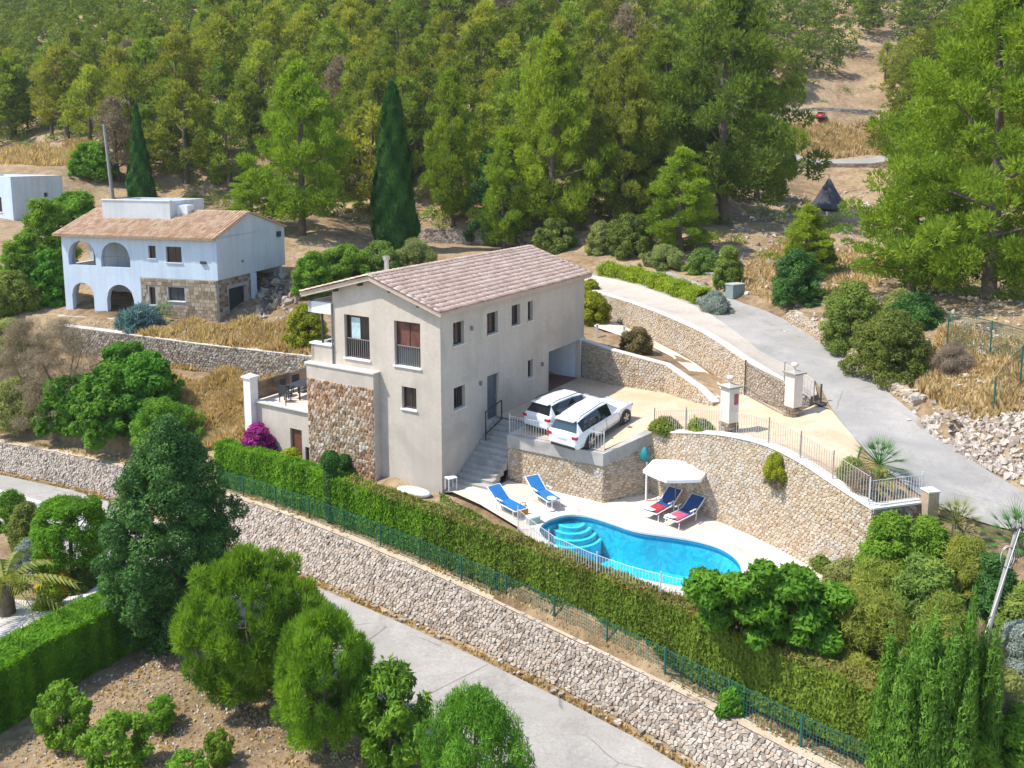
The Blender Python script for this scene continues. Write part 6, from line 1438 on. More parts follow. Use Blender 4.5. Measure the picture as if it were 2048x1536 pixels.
# --- forest
FP = [pine_proto(100 + i, (50, 46, 44, 52, 56, 40)[i], 110, .34, L_pine, 10, (3.4, 3.0, 3.6, 2.7, 3.2, 2.6)[i], (.2, .25, .18, .25, .22, .3)[i], .66, (.75, 1.35)) for i in range(6)]
FPD = []
for cm_, tm_ in FP[:2]:
    c2_ = cm_.copy(); c2_.materials.clear(); c2_.materials.append(L_dry); FPD.append((c2_, tm_))
rf_ = random.Random(17); placed = []
def forest_ok(bx, by, Y):
    if Y < 78: return False
    if bx < 30: return by < 300
    if bx < 215: return by < 292
    if bx < 620: return by < 405
    if bx < 1060: return by < 432
    if bx < 1430: return by < 452
    if bx < 1790: return by < 60 or (by < 200 and rf_.random() < .85)
    return by < 400
y = 79.0
while y < 250:
    st = 4.9 if y < 110 else (5.4 if y < 140 else 6.2)
    x = -.66 * y - 4
    while x < .66 * y + 4:
        px_, py_ = x + rf_.uniform(-.42, .42) * st, y + rf_.uniform(-.42, .42) * st; z = gz(px_, py_); bx, by = pix((px_, py_, z))
        hh = rf_.uniform(6.5, 12.3) * (1 if y < 120 else .95)
        tx, ty = pix((px_, py_, z + hh))
        if ty < by and by > -160 and -60 < bx < 2110 and forest_ok(bx, by, py_):
            placed.append([px_, py_, z, bx, by, hh])
        x += st
    y += st * .82
placed.sort(key=lambda a: a[1])
far_ = placed[280:]; placed = placed[:280]
ZX = [(0, 215, 'above flat roofed house'), (215, 440, 'behind arcaded house'), (440, 700, 'left of tall cypress'), (700, 900, 'behind tall cypress'), (900, 1120, 'above villa roof ridge'),
      (1120, 1440, 'above upper road bend'), (1440, 1800, 'above the tent'), (1800, 2200, 'behind the huge pine')]
ZY = [(-200, 60, 'at slope top'), (60, 150, 'high on slope'), (150, 250, 'on mid slope'), (250, 340, 'low on slope'), (340, 999, 'at forest edge')]
cells = {}
for p in placed:
    zx = next((n for a, b, n in ZX if a <= p[3] < b), ZX[0][2] if p[3] < 0 else ZX[-1][2]); zy = next(n for a, b, n in ZY if a <= p[4] < b); cells.setdefault((zx, zy), []).append(p)
TENS = ['twenty', 'thirty', 'forty', 'fifty']
ORD = ['first', 'second', 'third', 'fourth', 'fifth', 'sixth', 'seventh', 'eighth', 'ninth', 'tenth', 'eleventh', 'twelfth', 'thirteenth', 'fourteenth', 'fifteenth', 'sixteenth', 'seventeenth', 'eighteenth', 'nineteenth', 'twentieth']
ORD += [t + ' ' + o for t in TENS for o in ORD[:9]]
for (zx, zy), L_ in cells.items():
    L_.sort(key=lambda a: a[3])
    for k, p in enumerate(L_):
        i = rf_.randrange(6); s_ = p[5] / 10
        if zx == ZX[6][2]: s_ *= .88
        lab = ('pine %s %s, %s from the left' % (zy, zx, ORD[k])) if len(L_) > 1 else ('lone pine %s %s' % (zy, zx))
        pr_ = FP[i] if rf_.random() > .035 else FPD[i % 2]
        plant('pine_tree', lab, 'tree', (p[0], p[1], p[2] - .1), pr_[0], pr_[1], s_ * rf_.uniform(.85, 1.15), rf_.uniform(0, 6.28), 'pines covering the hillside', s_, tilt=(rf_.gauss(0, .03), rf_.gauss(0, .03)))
# undergrowth on the forest floor
rg1 = np.random.default_rng(5); C = []; R = []
for p in placed:
    for _ in range(4):
        x, y = p[0] + rg1.normal() * 3, p[1] + rg1.normal() * 3; s_ = rg1.uniform(.4, 1.0)
        bx, by = pix((x, y, gz(x, y)))
        if 1440 < bx < 1780 and 215 < by: continue
        C.append((x, y, gz(x, y) + s_ * .3)); R.append((s_ * 1.2, s_ * 1.2, s_ * .7))
V, T, Sd = cloud(rg1, C, R, 60, .36, .5, 1, .5, .5)
tag(linkmesh('undergrowth', tri_mesh('undergrowth', V, T, Sd, L_shrub)), 'low green undergrowth on the forest floor', kind='stuff')
C = []; R = []
for zn, k_ in ((zpoly([(300, 405, 8.8), (640, 395, 8.8), (640, 440, 7.6), (560, 425, 7.8), (300, 425, 8.5)]), 70), (zpoly([(640, 400, 8.6), (1060, 415, 8.2), (1060, 452, 7.3), (640, 435, 7.8)]), 60), (zpoly([(1150, 440, 7.2), (1440, 440, 7.6), (1440, 500, 6.4), (1150, 500, 6.1)]), 46), (zpoly([(1440, 420, 7.8), (1600, 410, 8.2), (1700, 470, 7.2), (1560, 500, 6.6), (1450, 500, 6.5)]), 26), (zpoly([(1640, 540, 6.2), (2050, 520, 6.8), (2050, 600, 6.4), (1800, 590, 6.1)]), 30)):
    n_ = 0
    while n_ < k_:
        q_ = zn(rf_)
        if q_: n_ += 1; s_ = rg1.uniform(.3, .85); C.append((q_[0], q_[1], gz(*q_) + s_ * .25)); R.append((s_ * 1.2, s_ * 1.2, s_ * .75))
V, T, Sd = cloud(rg1, C, R, 150, .24, .4, 1, .5, .5)
tag(linkmesh('scrub', tri_mesh('scrub', V, T, Sd, L_shrub)), 'low scrub along the foot of the wooded slope', kind='stuff')
# far wooded ridge in the top left corner
C = []; R = []
for _ in range(1500):
    y = rg1.uniform(210, 420); x = rg1.uniform(-.75, .2) * y; z = gz(x, y); s_ = rg1.uniform(1.8, 3.2); C.append((x, y, z + s_ * .8)); R.append((s_, s_, s_ * 1.1))
V, T, Sd = cloud(rg1, C, R, 46, 1.3, .6, 1, .4, .5)
tag(linkmesh('far_forest', tri_mesh('far_forest', V, T, Sd, leafmat('distant pine green', (0.03, 0.06, 0.02), (0.06, 0.10, 0.03), (0.10, 0.15, 0.045), .2, .12, 0))), 'distant wooded ridge at the upper left', kind='stuff')

C = []; R = []
for p in far_:
    hh = p[5]
    for k in range(15):
        t_ = (k + .5) / 15; a = k * 2.4 + p[0]; q_ = 2.9 * (1 - t_ ** 1.9) ** .7 * rf_.uniform(.4, 1) * min(1, .5 + 2 * t_); s_ = rf_.uniform(.8, 1.4) * (1 - .3 * t_); C.append((p[0] + q_ * math.cos(a), p[1] + q_ * math.sin(a), p[2] + hh * (.2 + .8 * t_) - .6)); R.append((s_, s_, s_ * .7))
V, T, Sd = cloud(rg1, C, R, 46, .55, .5, 1, .45, .45, .6)
tag(linkmesh('hilltop_pines', tri_mesh('hilltop_pines', V, T, Sd, L_pine)), 'farthest pines of the slope merging into one wood', kind='stuff')
print('far pines', len(far_))

# --- individual pines with finer foliage
NP_ = [pine_proto(200 + i, (150, 120, 170)[i], 210, .25, L_pine_near if i != 2 else L_pine, 12, (4.3, 3.6, 4.6)[i], (.16, .12, .16)[i], .66, (.65, 1.25)) for i in range(3)]
def ptree(px_, py_, z, ytop, wpx, proto, label, name='pine_tree', cat='tree', h0=12., r0=4.0, rz=0, real=None, group=None):
    q = on(px_, py_, z) if real is None else Vector((Dp(px_, py_, real).x, real, gz(Dp(px_, py_, real).x, real)))
    h = ztop(ytop, q) - q.z; dist = q.y / .97; r = wpx / FPX * dist / 2
    return plant(name, label, cat, q - Vector((0, 0, .1)), proto[0], proto[1], r / r0, rz, group, h / h0)
ptree(605, 470, 6, 118, 205, NP_[0], 'tall bright green pine just right of the arcaded house', r0=4.3, rz=1)
ptree(508, 455, 6.5, 338, 125, NP_[1], 'small bright low pine behind the gable of the arcaded house', r0=3.6, rz=2)
ptree(1362, 505, 6.5, 290, 165, NP_[1], 'bright cone shaped pine at the upper road bend', r0=3.6, rz=.5)
ptree(1450, 445, 7.5, -30, 300, NP_[2], 'very tall dense pine left of the tent clearing', r0=4.6, rz=3, real=81)
ptree(1325, 465, 6.8, 60, 230, NP_[2], 'broad dark pine behind the cone shaped pine', r0=4.6, rz=1.1, real=86)
ptree(1515, 400, 8, 150, 150, NP_[0], 'pine at the left border of the tent clearing', r0=4.3, rz=2.1, real=94)
ptree(1105, 470, 6.8, 60, 210, NP_[0], 'tall pine above the far end of the villa roof', r0=4.3, rz=4, real=78)
ptree(1240, 480, 6.8, 95, 190, NP_[2], 'tall darker pine between roof end and cone shaped pine', r0=4.6, rz=5, real=79)
ptree(1010, 440, 6.8, 250, 120, NP_[1], 'mid height pine over the villa roof ridge', r0=3.6, rz=1.5, real=78)
ptree(905, 425, 7.5, 130, 120, NP_[1], 'slender pine right of the tall cypress', r0=3.6, rz=2.2, real=82)
ptree(1880, 300, 9, 40, 240, NP_[2], 'dark pine uphill of the tent behind the large pine', r0=4.6, rz=.3, real=100)
BP = pine_proto(260, 330, 230, .22, L_pine_near, 14, 6.6, .1, .64, (.65, 1.3))
ptree(1975, 600, 6.3, -60, 520, BP, 'huge bright pine filling the upper right corner', h0=14, r0=6.6, rz=1.0)
ptree(1825, 585, 6.0, 330, 240, NP_[0], 'wide low pine leaning over the bank left of the huge pine', r0=4.3, rz=2.0)
ptree(2100, 560, 6.5, 120, 330, NP_[2], 'pine at the right edge beside the huge pine', r0=4.6, rz=2.4)
ptree(1612, 560, 5.6, 405, 125, NP_[1], 'yellow green small pine above the dark shrub', r0=3.6, rz=.9)
# --- cypresses
def column_proto(seed, h, r, mat, n, size, prof=None, up=2.2, aspect=.3):
    rg_ = np.random.default_rng(seed); m = n; t = rg_.random(m) ** .9; a = rg_.random(m) * 2 * np.pi
    R_ = r * np.where(t < .12, .75 + t * 2, np.clip((1 - t) / .88, 0, 1) ** .55) if prof is None else r * prof(t)
    R_ = R_ * (1 + .10 * np.sin(a * 3 + t * 14) + .07 * np.sin(a * 7 - t * 30)) * (.86 + .14 * rg_.random(m))
    pos = np.stack([R_ * np.cos(a), R_ * np.sin(a), t * h], 1); d = np.stack([np.cos(a), np.sin(a), np.full(m, .3)], 1)
    nrm = d + rg_.normal(size=(m, 3)) * .4; nrm /= np.linalg.norm(nrm, axis=1)[:, None]
    tt = np.array([0, 0, up]) + d * .35 + rg_.normal(size=(m, 3)) * .35; tt -= nrm * np.sum(tt * nrm, 1)[:, None]; tt /= np.linalg.norm(tt, axis=1)[:, None]
    b = np.cross(nrm, tt); s = size * rg_.uniform(.6, 1.4, m)[:, None]
    V = np.stack([pos - b * s * aspect / 2, pos + b * s * aspect / 2, pos + tt * s], 1).reshape(-1, 3)
    sh = np.clip(.4 * rg_.random(m) + .3 + .3 * np.sin(a * 5 + t * 20), 0, 1)
    me = tri_mesh('crown', V, np.arange(3 * m).reshape(-1, 3), sh, mat)
    return me, trunk_mesh(h * .85, max(.05, r * .12), rg_, [])
q = on(790, 502, 5.9); h = ztop(172, q) - q.z; cp = column_proto(1, h, 2.0, L_cypress, 60000, .42)
plant('cypress_tree', 'tall dark green cypress standing behind the villa roof', 'tree', q, *cp)
q = on(283, 400, 9.2); h = ztop(214, q) - q.z; cp = column_proto(2, h, 1.35, L_cypress, 26000, .36, prof=lambda t: np.clip((1 - t) * 1.15, 0, 1) ** .9)
plant('cypress_tree', 'slim pointed cypress behind the arcaded house near the pole', 'tree', q, *cp)
cp = column_proto(3, 4.2, .75, L_cypress, 7000, .34)
for x, y, sc_, lb in ((1580, 345, 1.0, 'small dark cypress left of the far lane'), (1556, 350, .8, 'short dark cypress furthest from the tent beside the far lane'), (1536, 350, .9, 'small cypress partly behind the very tall pine')):
    q = Dp(x, y, 112); plant('cypress_tree', lb, 'tree', (q.x, 112, gz(q.x, 112)), cp[0], cp[1], sc_, x, 'small cypresses by the far lane')
# --- big dark conifer in the foreground
def lumpy(seed, h, r, n_cl, per, size, mat, prof, low=.0, cl=(.35, .7), flat=.8, asp=.45, rise=.3, shell=.5, trunk=None, core=None, quad=False, limbs=8, drop=.12, radial=False):
    rg_ = np.random.default_rng(seed); C = []; R = []
    for i in range(n_cl):
        t = (i + rg_.random()) / n_cl; a = i * 2.39996 + rg_.normal() * .3; Rr = r * prof(t); q = Rr * (.45 + .55 * math.sqrt(rg_.random())) * (1 + .16 * math.sin(a * 2 + seed) + .1 * math.sin(a * 5 + t * 9)); s_ = rg_.uniform(*cl)
        C.append((q * math.cos(a), q * math.sin(a), h * (low + (1 - low) * t) - s_ * .4)); R.append((s_, s_, s_ * flat))
    V, T, Sd = cloud(rg_, C, R, per, size, asp, 1, .35, shell, rise, quad=quad, radial=radial)
    me = tri_mesh('crown', V, T, Sd, mat)
    li = [C[i] for i in range(0, n_cl, max(1, n_cl // max(1, limbs)))] if limbs else []
    return me, trunk_mesh(h * .8, trunk or max(.03, r * .06), rg_, li)
q = on(355, 1262, -4.65); h = ztop(838, q) - q.z
bc = lumpy(301, h, 2.4, 430, 300, .12, L_darkcon, lambda t: (min(1, .62 + 1.6 * t) if t < .3 else max(.05, (1 - ((t - .3) / .7) ** 2.2)) * 1.02), .02, (.26, .5), .85, .5, .5, .75)
plant('conifer_tree', 'large dense dark green conifer beside the lower road', 'tree', q, *bc)
# --- foreground pines, citrus and shrubs of the lower garden
fp1 = lumpy(310, 4.2, 2.3, 130, 420, .2, L_pine_fg, lambda t: math.sqrt(max(.03, 1 - (2 * t - .9) ** 2 * .95)), .16, (.24, .5), .95, .2, 1.9, radial=True)
fp2 = lumpy(311, 4.0, 2.1, 115, 420, .19, L_pine_fg, lambda t: math.sqrt(max(.03, 1 - (2 * t - .9) ** 2 * .95)), .2, (.24, .48), .95, .2, 1.9, radial=True)
def gtree(px_, py_, z, ytop, wpx, proto, h0, r0, label, name, cat='tree', rz=0., group=None, zt_scale=None):
    q = on(px_, py_, z); h = ztop(ytop, q) - q.z; r = wpx / FPX * (q.y / .96) / 2
    return plant(name, label, cat, q, proto[0], proto[1], r / r0, rz, group, h / h0)
gtree(505, 1395, -4.75, 1105, 262, fp1, 4.2, 2.35, 'round bushy bright pine left of the two by the lower road', 'garden_pine', rz=.5)
gtree(648, 1500, -4.75, 1225, 222, fp2, 4.0, 2.15, 'round bushy bright pine with bare trunk in front of the lower road', 'garden_pine', rz=2.5)
ct = [lumpy(320 + i, 2.4, 1.25, 62, 120, .13, L_citrus, lambda t: math.sqrt(max(.05, 1 - (2 * t - 1) ** 2)), .12, (.16, .42), .85, .55, .3, quad=True) for i in range(3)]
gtree(780, 1530, -4.8, 1340, 180, ct[0], 2.4, 1.3, 'glossy round citrus tree at the edge of the lower road', 'citrus_tree', rz=1, group='citrus trees of the lower garden')
gtree(130, 1492, -4.8, 1372, 112, ct[1], 2.4, 1.3, 'bright small citrus tree in front of the clipped hedge corner', 'citrus_tree', rz=2, group='citrus trees of the lower garden')
gtree(240, 1545, -4.85, 1430, 130, ct[2], 2.4, 1.3, 'light green citrus bush at the bottom between two smaller saplings', 'citrus_tree', rz=3, group='citrus trees of the lower garden')
gtree(325, 1455, -4.8, 1395, 66, ct[0], 2.4, 1.3, 'tiny citrus sapling on the stony garden patch, upper one', 'citrus_sapling', rz=4)
gtree(440, 1525, -4.8, 1462, 62, ct[1], 2.4, 1.3, 'tiny citrus sapling on the stony garden patch, lower one', 'citrus_sapling', rz=5)
gtree(372, 1580, -4.9, 1505, 80, ct[2], 2.4, 1.3, 'dark green bush top showing at the bottom edge', 'garden_bush', 'bush', rz=.6)
mim = lumpy(330, 3.2, 1.9, 120, 240, .17, L_fig, lambda t: math.sqrt(max(.05, 1 - (2 * t - .9) ** 2 * .95)), .1, (.3, .55), .75, .22, 1.6)
gtree(950, 1620, -5.0, 1385, 215, mim, 3.2, 1.95, 'feathery light green tree at the bottom edge by the road', 'feathery_tree', rz=.3)
# --- shrubs
def shrub_proto(seed, mat, size=.16, per=110, n_=42, flat=.8, asp=.5, rise=.3, quad=False, cl=(.25, .45)):
    rg_ = np.random.default_rng(seed); C = []; R = []
    for i in range(n_):
        t = rg_.random() ** .7; a = i * 2.39996; Rr = math.sqrt(max(.02, 1 - t * t)); q = Rr * (.45 + .5 * math.sqrt(rg_.random())) * rg_.uniform(.8, 1.1); s_ = rg_.uniform(*cl); C.append((q * math.cos(a), q * math.sin(a), t * .82 + .05)); R.append((s_, s_, s_ * flat))
    V, T, Sd = cloud(rg_, C, R, per, size, asp, 1, .4, .45, rise, quad=quad); return tri_mesh('foliage', V, T, Sd, mat)
KIND = {'feather': (L_feather, .17, .16, .9, 0), 'maquis': (L_shrub, .13, .5, .4, 0), 'olive': (L_olive, .13, .3, .9, 0), 'green': (L_citrus, .12, .5, .3, 0), 'fig': (L_fig, .16, .8, .1, 1), 'dry': (L_dry, .22, .07, .9, 0), 'yellow': (L_yellow, .11, .5, .3, 0), 'bronze': (L_brownbush, .07, .5, .3, 0),
        'silver': (L_silver, .13, .25, .8, 0), 'bougain': (L_pinkflower, .12, .7, .2, 1), 'gold': (L_goldflower, .10, .7, .2, 1), 'dark': (L_darkcon, .13, .4, .5, 0), 'lime': (L_hedge_lime, .11, .5, .3, 0), 'pine': (L_pine_near, .15, .2, 1.4, 0), 'agave': (L_agave, .45, .16, 1.5, 0)}
def bush_mesh(kind, r, h, dist, seed):
    mat, L0, asp, rise, quad = KIND[kind]; rg_ = np.random.default_rng(seed); L0 = max(L0, .0024 * dist)
    cs = min(.5, .22 + .16 * min(r, h)); ncl = int(np.clip(2.6 * r * (r + h) / cs ** 2, 12, 130)); C = []; R = []
    for i in range(ncl):
        t = (i + rg_.random()) / ncl; a = i * 2.39996 + rg_.normal() * .3; Rr = r * math.sqrt(max(.03, 1 - (1.25 * t - .25) ** 2)) - cs * .5; q = max(0, Rr) * (.4 + .6 * math.sqrt(rg_.random())) * (1 + .18 * math.sin(a * 3 + seed)); s_ = cs * rg_.uniform(.6, 1.25)
        if rg_.random() < .16: q *= 1.3; s_ *= .55
        C.append((q * math.cos(a), q * math.sin(a), min(h - s_ * .5, max(.05, h * t * rg_.uniform(.85, 1.12) - s_ * .3)))); R.append((s_, s_, s_ * .8))
    area = 4 * math.pi * cs * cs; la = L0 * L0 * asp * (.78 if quad else .5); per = int(min(area / la * 1.15, 30000 / ncl))
    V, T, Sd = cloud(rg_, C, R, max(12, per), L0, asp, 1, .45, .45, rise, quad=bool(quad)); return tri_mesh('foliage', V, T, Sd, mat)
def shrub(kind, px_, py_, z, ytop, wpx, label, name='shrub', cat='shrub', group=None, dep=1.0, exact=False):
    q = P(px_, py_, z) if exact else on(px_, py_, z); h = max(.25, ztop(ytop, q) - q.z); r = wpx / FPX * (q.y / .96) / 2
    t = empty(name, q, 0, label, cat, group); linkmesh('foliage', bush_mesh(kind, r, h, q.length, int(px_ * 3 + py_)), t)
    tm = MB()
    for k in range(4): a = k * 1.7 + px_; tm.tube([(0, 0, -.2), (.25 * r * math.cos(a), .25 * r * math.sin(a), h * .35), (.55 * r * math.cos(a), .55 * r * math.sin(a), h * .7)], [.03 + .02 * r, .02 + .012 * r, .012], 5, M_bark)
    tm.build('stem', parent=t); return t
G_ = [
 ('fig', 225, 858, -1.5, 735, 165, 'broad leaved fig bush right of centre in the left garden', 'fig_bush'), ('fig', 140, 850, -1.4, 755, 125, 'broad leaved fig bush on the outer left of the group', 'fig_bush'), ('fig', 300, 830, -1.1, 706, 135, 'tallest fig bush nearest the field wall end', 'fig_bush'), ('fig', 250, 800, -.6, 690, 130, 'fig bush at the back touching the dry shrub', 'fig_bush'), ('green', 330, 890, -1.9, 800, 140, 'dull green bush between the fig bushes and the hedge', 'garden_bush'),
 ('dry', 130, 830, -.6, 640, 180, 'large brown leafless shrub below the yard of the arcaded house', 'dry_shrub'), ('dry', 60, 800, -.3, 640, 130, 'brown leafless shrub at the left edge', 'dry_shrub'), ('olive', 40, 850, -1, 760, 120, 'grey green scrub under the brown leafless shrub', 'scrub_bush'), ('olive', 20, 720, 1, 640, 100, 'grey green bush at the left edge below the yard', 'scrub_bush'),
 ('green', 100, 560, 4.2, 400, 110, 'tall green tree like bush left of the arcaded house', 'green_bush'), ('green', 55, 590, 3.5, 470, 100, 'green bush below the flat roofed white house', 'green_bush'), ('maquis', 20, 620, 2.8, 545, 110, 'maquis bush at the left edge of the yard', 'green_bush'), ('fig', 105, 605, 3, 500, 60, 'bright leafy bush against the arcade wall', 'green_bush'), ('green', 150, 440, 8, 385, 90, 'dark green bush behind the roof parapet', 'green_bush'), ('green', 190, 350, 11, 285, 80, 'dark green bush beside the tall grey pole', 'green_bush'),
 ('agave', 285, 660, 2.4, 615, 70, 'blue green agave in front of the arcade', 'agave'), ('agave', 255, 655, 2.4, 628, 50, 'smaller blue green agave under the arch', 'agave'),
 ('yellow', 615, 690, 2.4, 610, 80, 'yellow green bush left of the villa porch', 'yellow_bush'), ('green', 625, 585, 4.4, 505, 75, 'round green bush by the rock cut behind the villa', 'round_bush'), ('green', 690, 560, 5, 490, 110, 'big green bush behind the villa roof, second in row', 'round_bush'), ('maquis', 760, 545, 5.2, 485, 90, 'green bush behind the villa roof near the cypress foot', 'round_bush'), ('olive', 830, 535, 5.4, 480, 80, 'grey bush behind the villa roof right of the cypress', 'round_bush'),
 ('dark', 985, 480, 6.3, 298, 95, 'round dark green tree above the villa roof ridge', 'round_tree'), ('maquis', 1110, 500, 6, 440, 80, 'maquis bush above the far roof corner', 'forest_edge_bush'), ('olive', 1200, 505, 6.2, 445, 60, 'grey green bush under the tall darker pine', 'forest_edge_bush'), ('maquis', 1260, 505, 6.2, 430, 100, 'green bush left of the cone shaped pine foot', 'forest_edge_bush'), ('olive', 1330, 532, 6.0, 492, 80, 'grey green bush in front of the cone shaped pine', 'forest_edge_bush'), ('maquis', 1405, 545, 6.0, 500, 70, 'green bush at the foot of the cone shaped pine', 'forest_edge_bush'),
 ('maquis', 1455, 570, 5.5, 495, 55, 'small yellowish bush on the bare bank near the cabinet', 'bank_bush'), ('dark', 1590, 605, 5.3, 500, 100, 'dark grey green shrub below the yellow green small pine', 'bank_bush'), ('maquis', 1640, 545, 5.8, 470, 60, 'green shrub right of the yellow green small pine', 'bank_bush'),
 ('maquis', 1700, 690, 4.7, 565, 125, 'large green shrub leaning over the roadside wall', 'bank_shrub'), ('maquis', 1775, 745, 4.2, 625, 150, 'large green shrub lower along the roadside wall', 'bank_shrub'), ('dark', 1830, 650, 5.0, 590, 110, 'dark shrub in the shade under the wide low pine', 'bank_shrub'), ('olive', 1800, 640, 5.2, 580, 90, 'grey green shrub under the wide low pine', 'bank_shrub'), ('dry', 1905, 740, 4.9, 690, 70, 'small grey dry bush on the golden bank', 'bank_shrub'),
 ('bronze', 1275, 704, 2.95, 655, 58, 'clipped round bronze bush in the garden bed', 'ball_bush'), ('yellow', 1188, 648, 3.0, 585, 62, 'yellow green round bush at the villa corner', 'ball_bush'), ('yellow', 1182, 600, 3.6, 560, 40, 'ochre bush top behind the yellow green round bush', 'ball_bush'),
 ('maquis', 1330, 858, 2.25, 838, 60, 'low dark bush behind the left drive fence', 'low_bush'), ('maquis', 1402, 860, 2.62, 843, 56, 'low dark bush next to the gate pillar with plaque', 'low_bush'),
 ('bougain', 516, 938, -1.9, 850, 72, 'magenta bougainvillea against the terrace wing', 'bougainvillea'), ('bougain', 542, 940, -1.9, 876, 30, 'darker magenta bougainvillea near the brown door', 'bougainvillea'), ('lime', 590, 930, -1.6, 895, 70, 'yellow flowering low plants in front of the terrace door', 'flower_bed'), ('maquis', 700, 958, -1.4, 930, 60, 'low green plants at the foot of the stone cladding', 'flower_bed'),
 ('green', 1420, 1255, -1.3, 1128, 110, 'fresh green tree crown lobe hiding the pool corner', 'fig_tree'), ]
for g in G_[:-1]:
    nm = g[7]; shrub(*g[:7], name=nm, cat=nm.replace('_', ' '), exact=(nm in ('low_bush', 'bougainvillea')))
# fig tree by the pool: one tree, several limbs
q = on(1560, 1318, -1.0); rg_ = np.random.default_rng(77); C = []; R = []
for (x, y, wy) in ((1425, 1195, 40), (1470, 1165, 45), (1530, 1155, 50), (1590, 1165, 50), (1500, 1215, 55), (1560, 1215, 60), (1625, 1210, 45), (1440, 1230, 35), (1600, 1265, 55), (1660, 1255, 35), (1650, 1300, 45), (1610, 1310, 40), (1540, 1265, 40), (1410, 1165, 25), (1680, 1190, 20)):
    for _ in range(7):
        a = Dp(x + rg_.normal() * wy * .4, y + rg_.normal() * wy * .3, q.y + rg_.uniform(-1.1, 1.1)); s_ = rg_.uniform(.3, .5); C.append(tuple(Vector(a) - q)); R.append((s_, s_, s_ * .75))
V, T, Sd = cloud(rg_, C, R, 380, .135, .7, 1, .45, .4, .2, quad=True)
t = empty('fig_tree', q, 0, 'spreading fresh green fig tree hiding the corner of the pool', 'tree'); linkmesh('crown', tri_mesh('crown', V, T, Sd, L_fig), t); linkmesh('trunk', trunk_mesh(2.0, .16, rg_, [C[i] for i in range(0, len(C), 8)]), t)
# maquis slope at the lower right
M_ = [('feather', 1740, 1350, -1.6, 1195, 190, 'big yellow green feathery olive like bush beside the fig tree'), ('feather', 1700, 1440, -2.2, 1310, 130, 'grey green bush at the end of the clipped hedge'), ('olive', 1690, 1180, .0, 1120, 80, 'grey twiggy bush at the foot of the curved wall'),
 ('green', 1780, 1140, .6, 1030, 130, 'green bush just below the white fence corner'), ('green', 1850, 1150, .6, 1040, 110, 'fresh green bush right of the fence corner bush'), ('feather', 1760, 1220, -.4, 1110, 140, 'grey green bush in the middle of the lower right slope'), ('maquis', 1850, 1240, -.4, 1120, 140, 'dense green bush in the middle of the lower right slope'), ('feather', 1930, 1180, .4, 1080, 110, 'green bush left of the leaning pole top'), ('silver', 1850, 1180, .2, 1125, 70, 'pale silvery plume plant among green bushes'),
 ('feather', 1880, 1330, -1.2, 1190, 120, 'olive green bush behind the cypress pair'), ('dark', 1985, 1230, -.2, 1110, 70, 'dark upright bush just right of the leaning pole'), ('maquis', 2035, 1250, -.3, 1170, 90, 'maquis bush at the right edge below the low palm'), ('dry', 1960, 1420, -2.0, 1270, 90, 'brown dead shrub behind the pole foot'), ('dry', 1975, 1500, -2.4, 1370, 90, 'brown dead undergrowth beside the cypress pair'),
 ('silver', 2030, 1400, -1.8, 1250, 90, 'silver leaved bush at the right edge'), ('olive', 2000, 1480, -2.3, 1350, 110, 'grey green bush near the right bottom corner'), ('green', 2030, 1560, -2.6, 1420, 110, 'dark green bush in the right bottom corner'), ('green', 1950, 1600, -2.7, 1490, 110, 'green bush at the bottom edge right of the cypress pair'), ('maquis', 1650, 1140, -.5, 1110, 50, 'small grey bush at the right end of the pool deck'), ('feather', 1820, 1420, -2.0, 1300, 120, 'olive bush behind the left cypress of the pair'), ('maquis', 2060, 1330, -1, 1240, 90, 'green scrub at the right edge beside the silver bush')]
for g in M_: shrub(*g, name='slope_bush', cat='bush')
# upright fresh cypresses in the lower right corner
def flame(seed, h, r, n_tips, per, mat):
    rg_ = np.random.default_rng(seed); parts = []; C = []; R = []
    for k in range(n_tips):
        a = rg_.random() * 6.28; q_ = r * math.sqrt(rg_.random()) * .8; hh = h * (1 - .42 * (q_ / r)) * rg_.uniform(.86, 1.04); m = 9
        for j in range(m):
            f = j / (m - 1); w_ = (.5 * (1 - f) ** .7 + .05) * r * .8; C.append((q_ * math.cos(a) * (1 + .3 * f), q_ * math.sin(a) * (1 + .3 * f), hh * (.1 + .9 * f))); R.append((w_, w_, hh / m * .9))
    V, T, Sd = cloud(rg_, C, R, per, .15, .3, 1, .1, .7, 2.6, .4); return tri_mesh('crown', V, T, Sd, mat), trunk_mesh(h * .6, .12, rg_, [])
fl1 = flame(401, 5.2, 1.35, 30, 430, L_conifer); fl2 = flame(402, 5.2, 1.2, 22, 430, L_conifer)
def fpl(px_, py_, z, ytop, wpx, pr_, label, rz): q = on(px_, py_, z); plant('upright_cypress', label, 'tree', q, pr_[0], pr_[1], wpx / FPX * q.y / .96 / 2 / 1.2, rz, None, (ztop(ytop, q) - q.z) / 5.2)
fpl(1830, 1590, -2.9, 1185, 165, fl1, 'fresh green upright cypress at the bottom right, left of the cable', .4)
fpl(1915, 1560, -2.7, 1150, 130, fl2, 'fresh green upright cypress directly left of the leaning pole', 2.2)
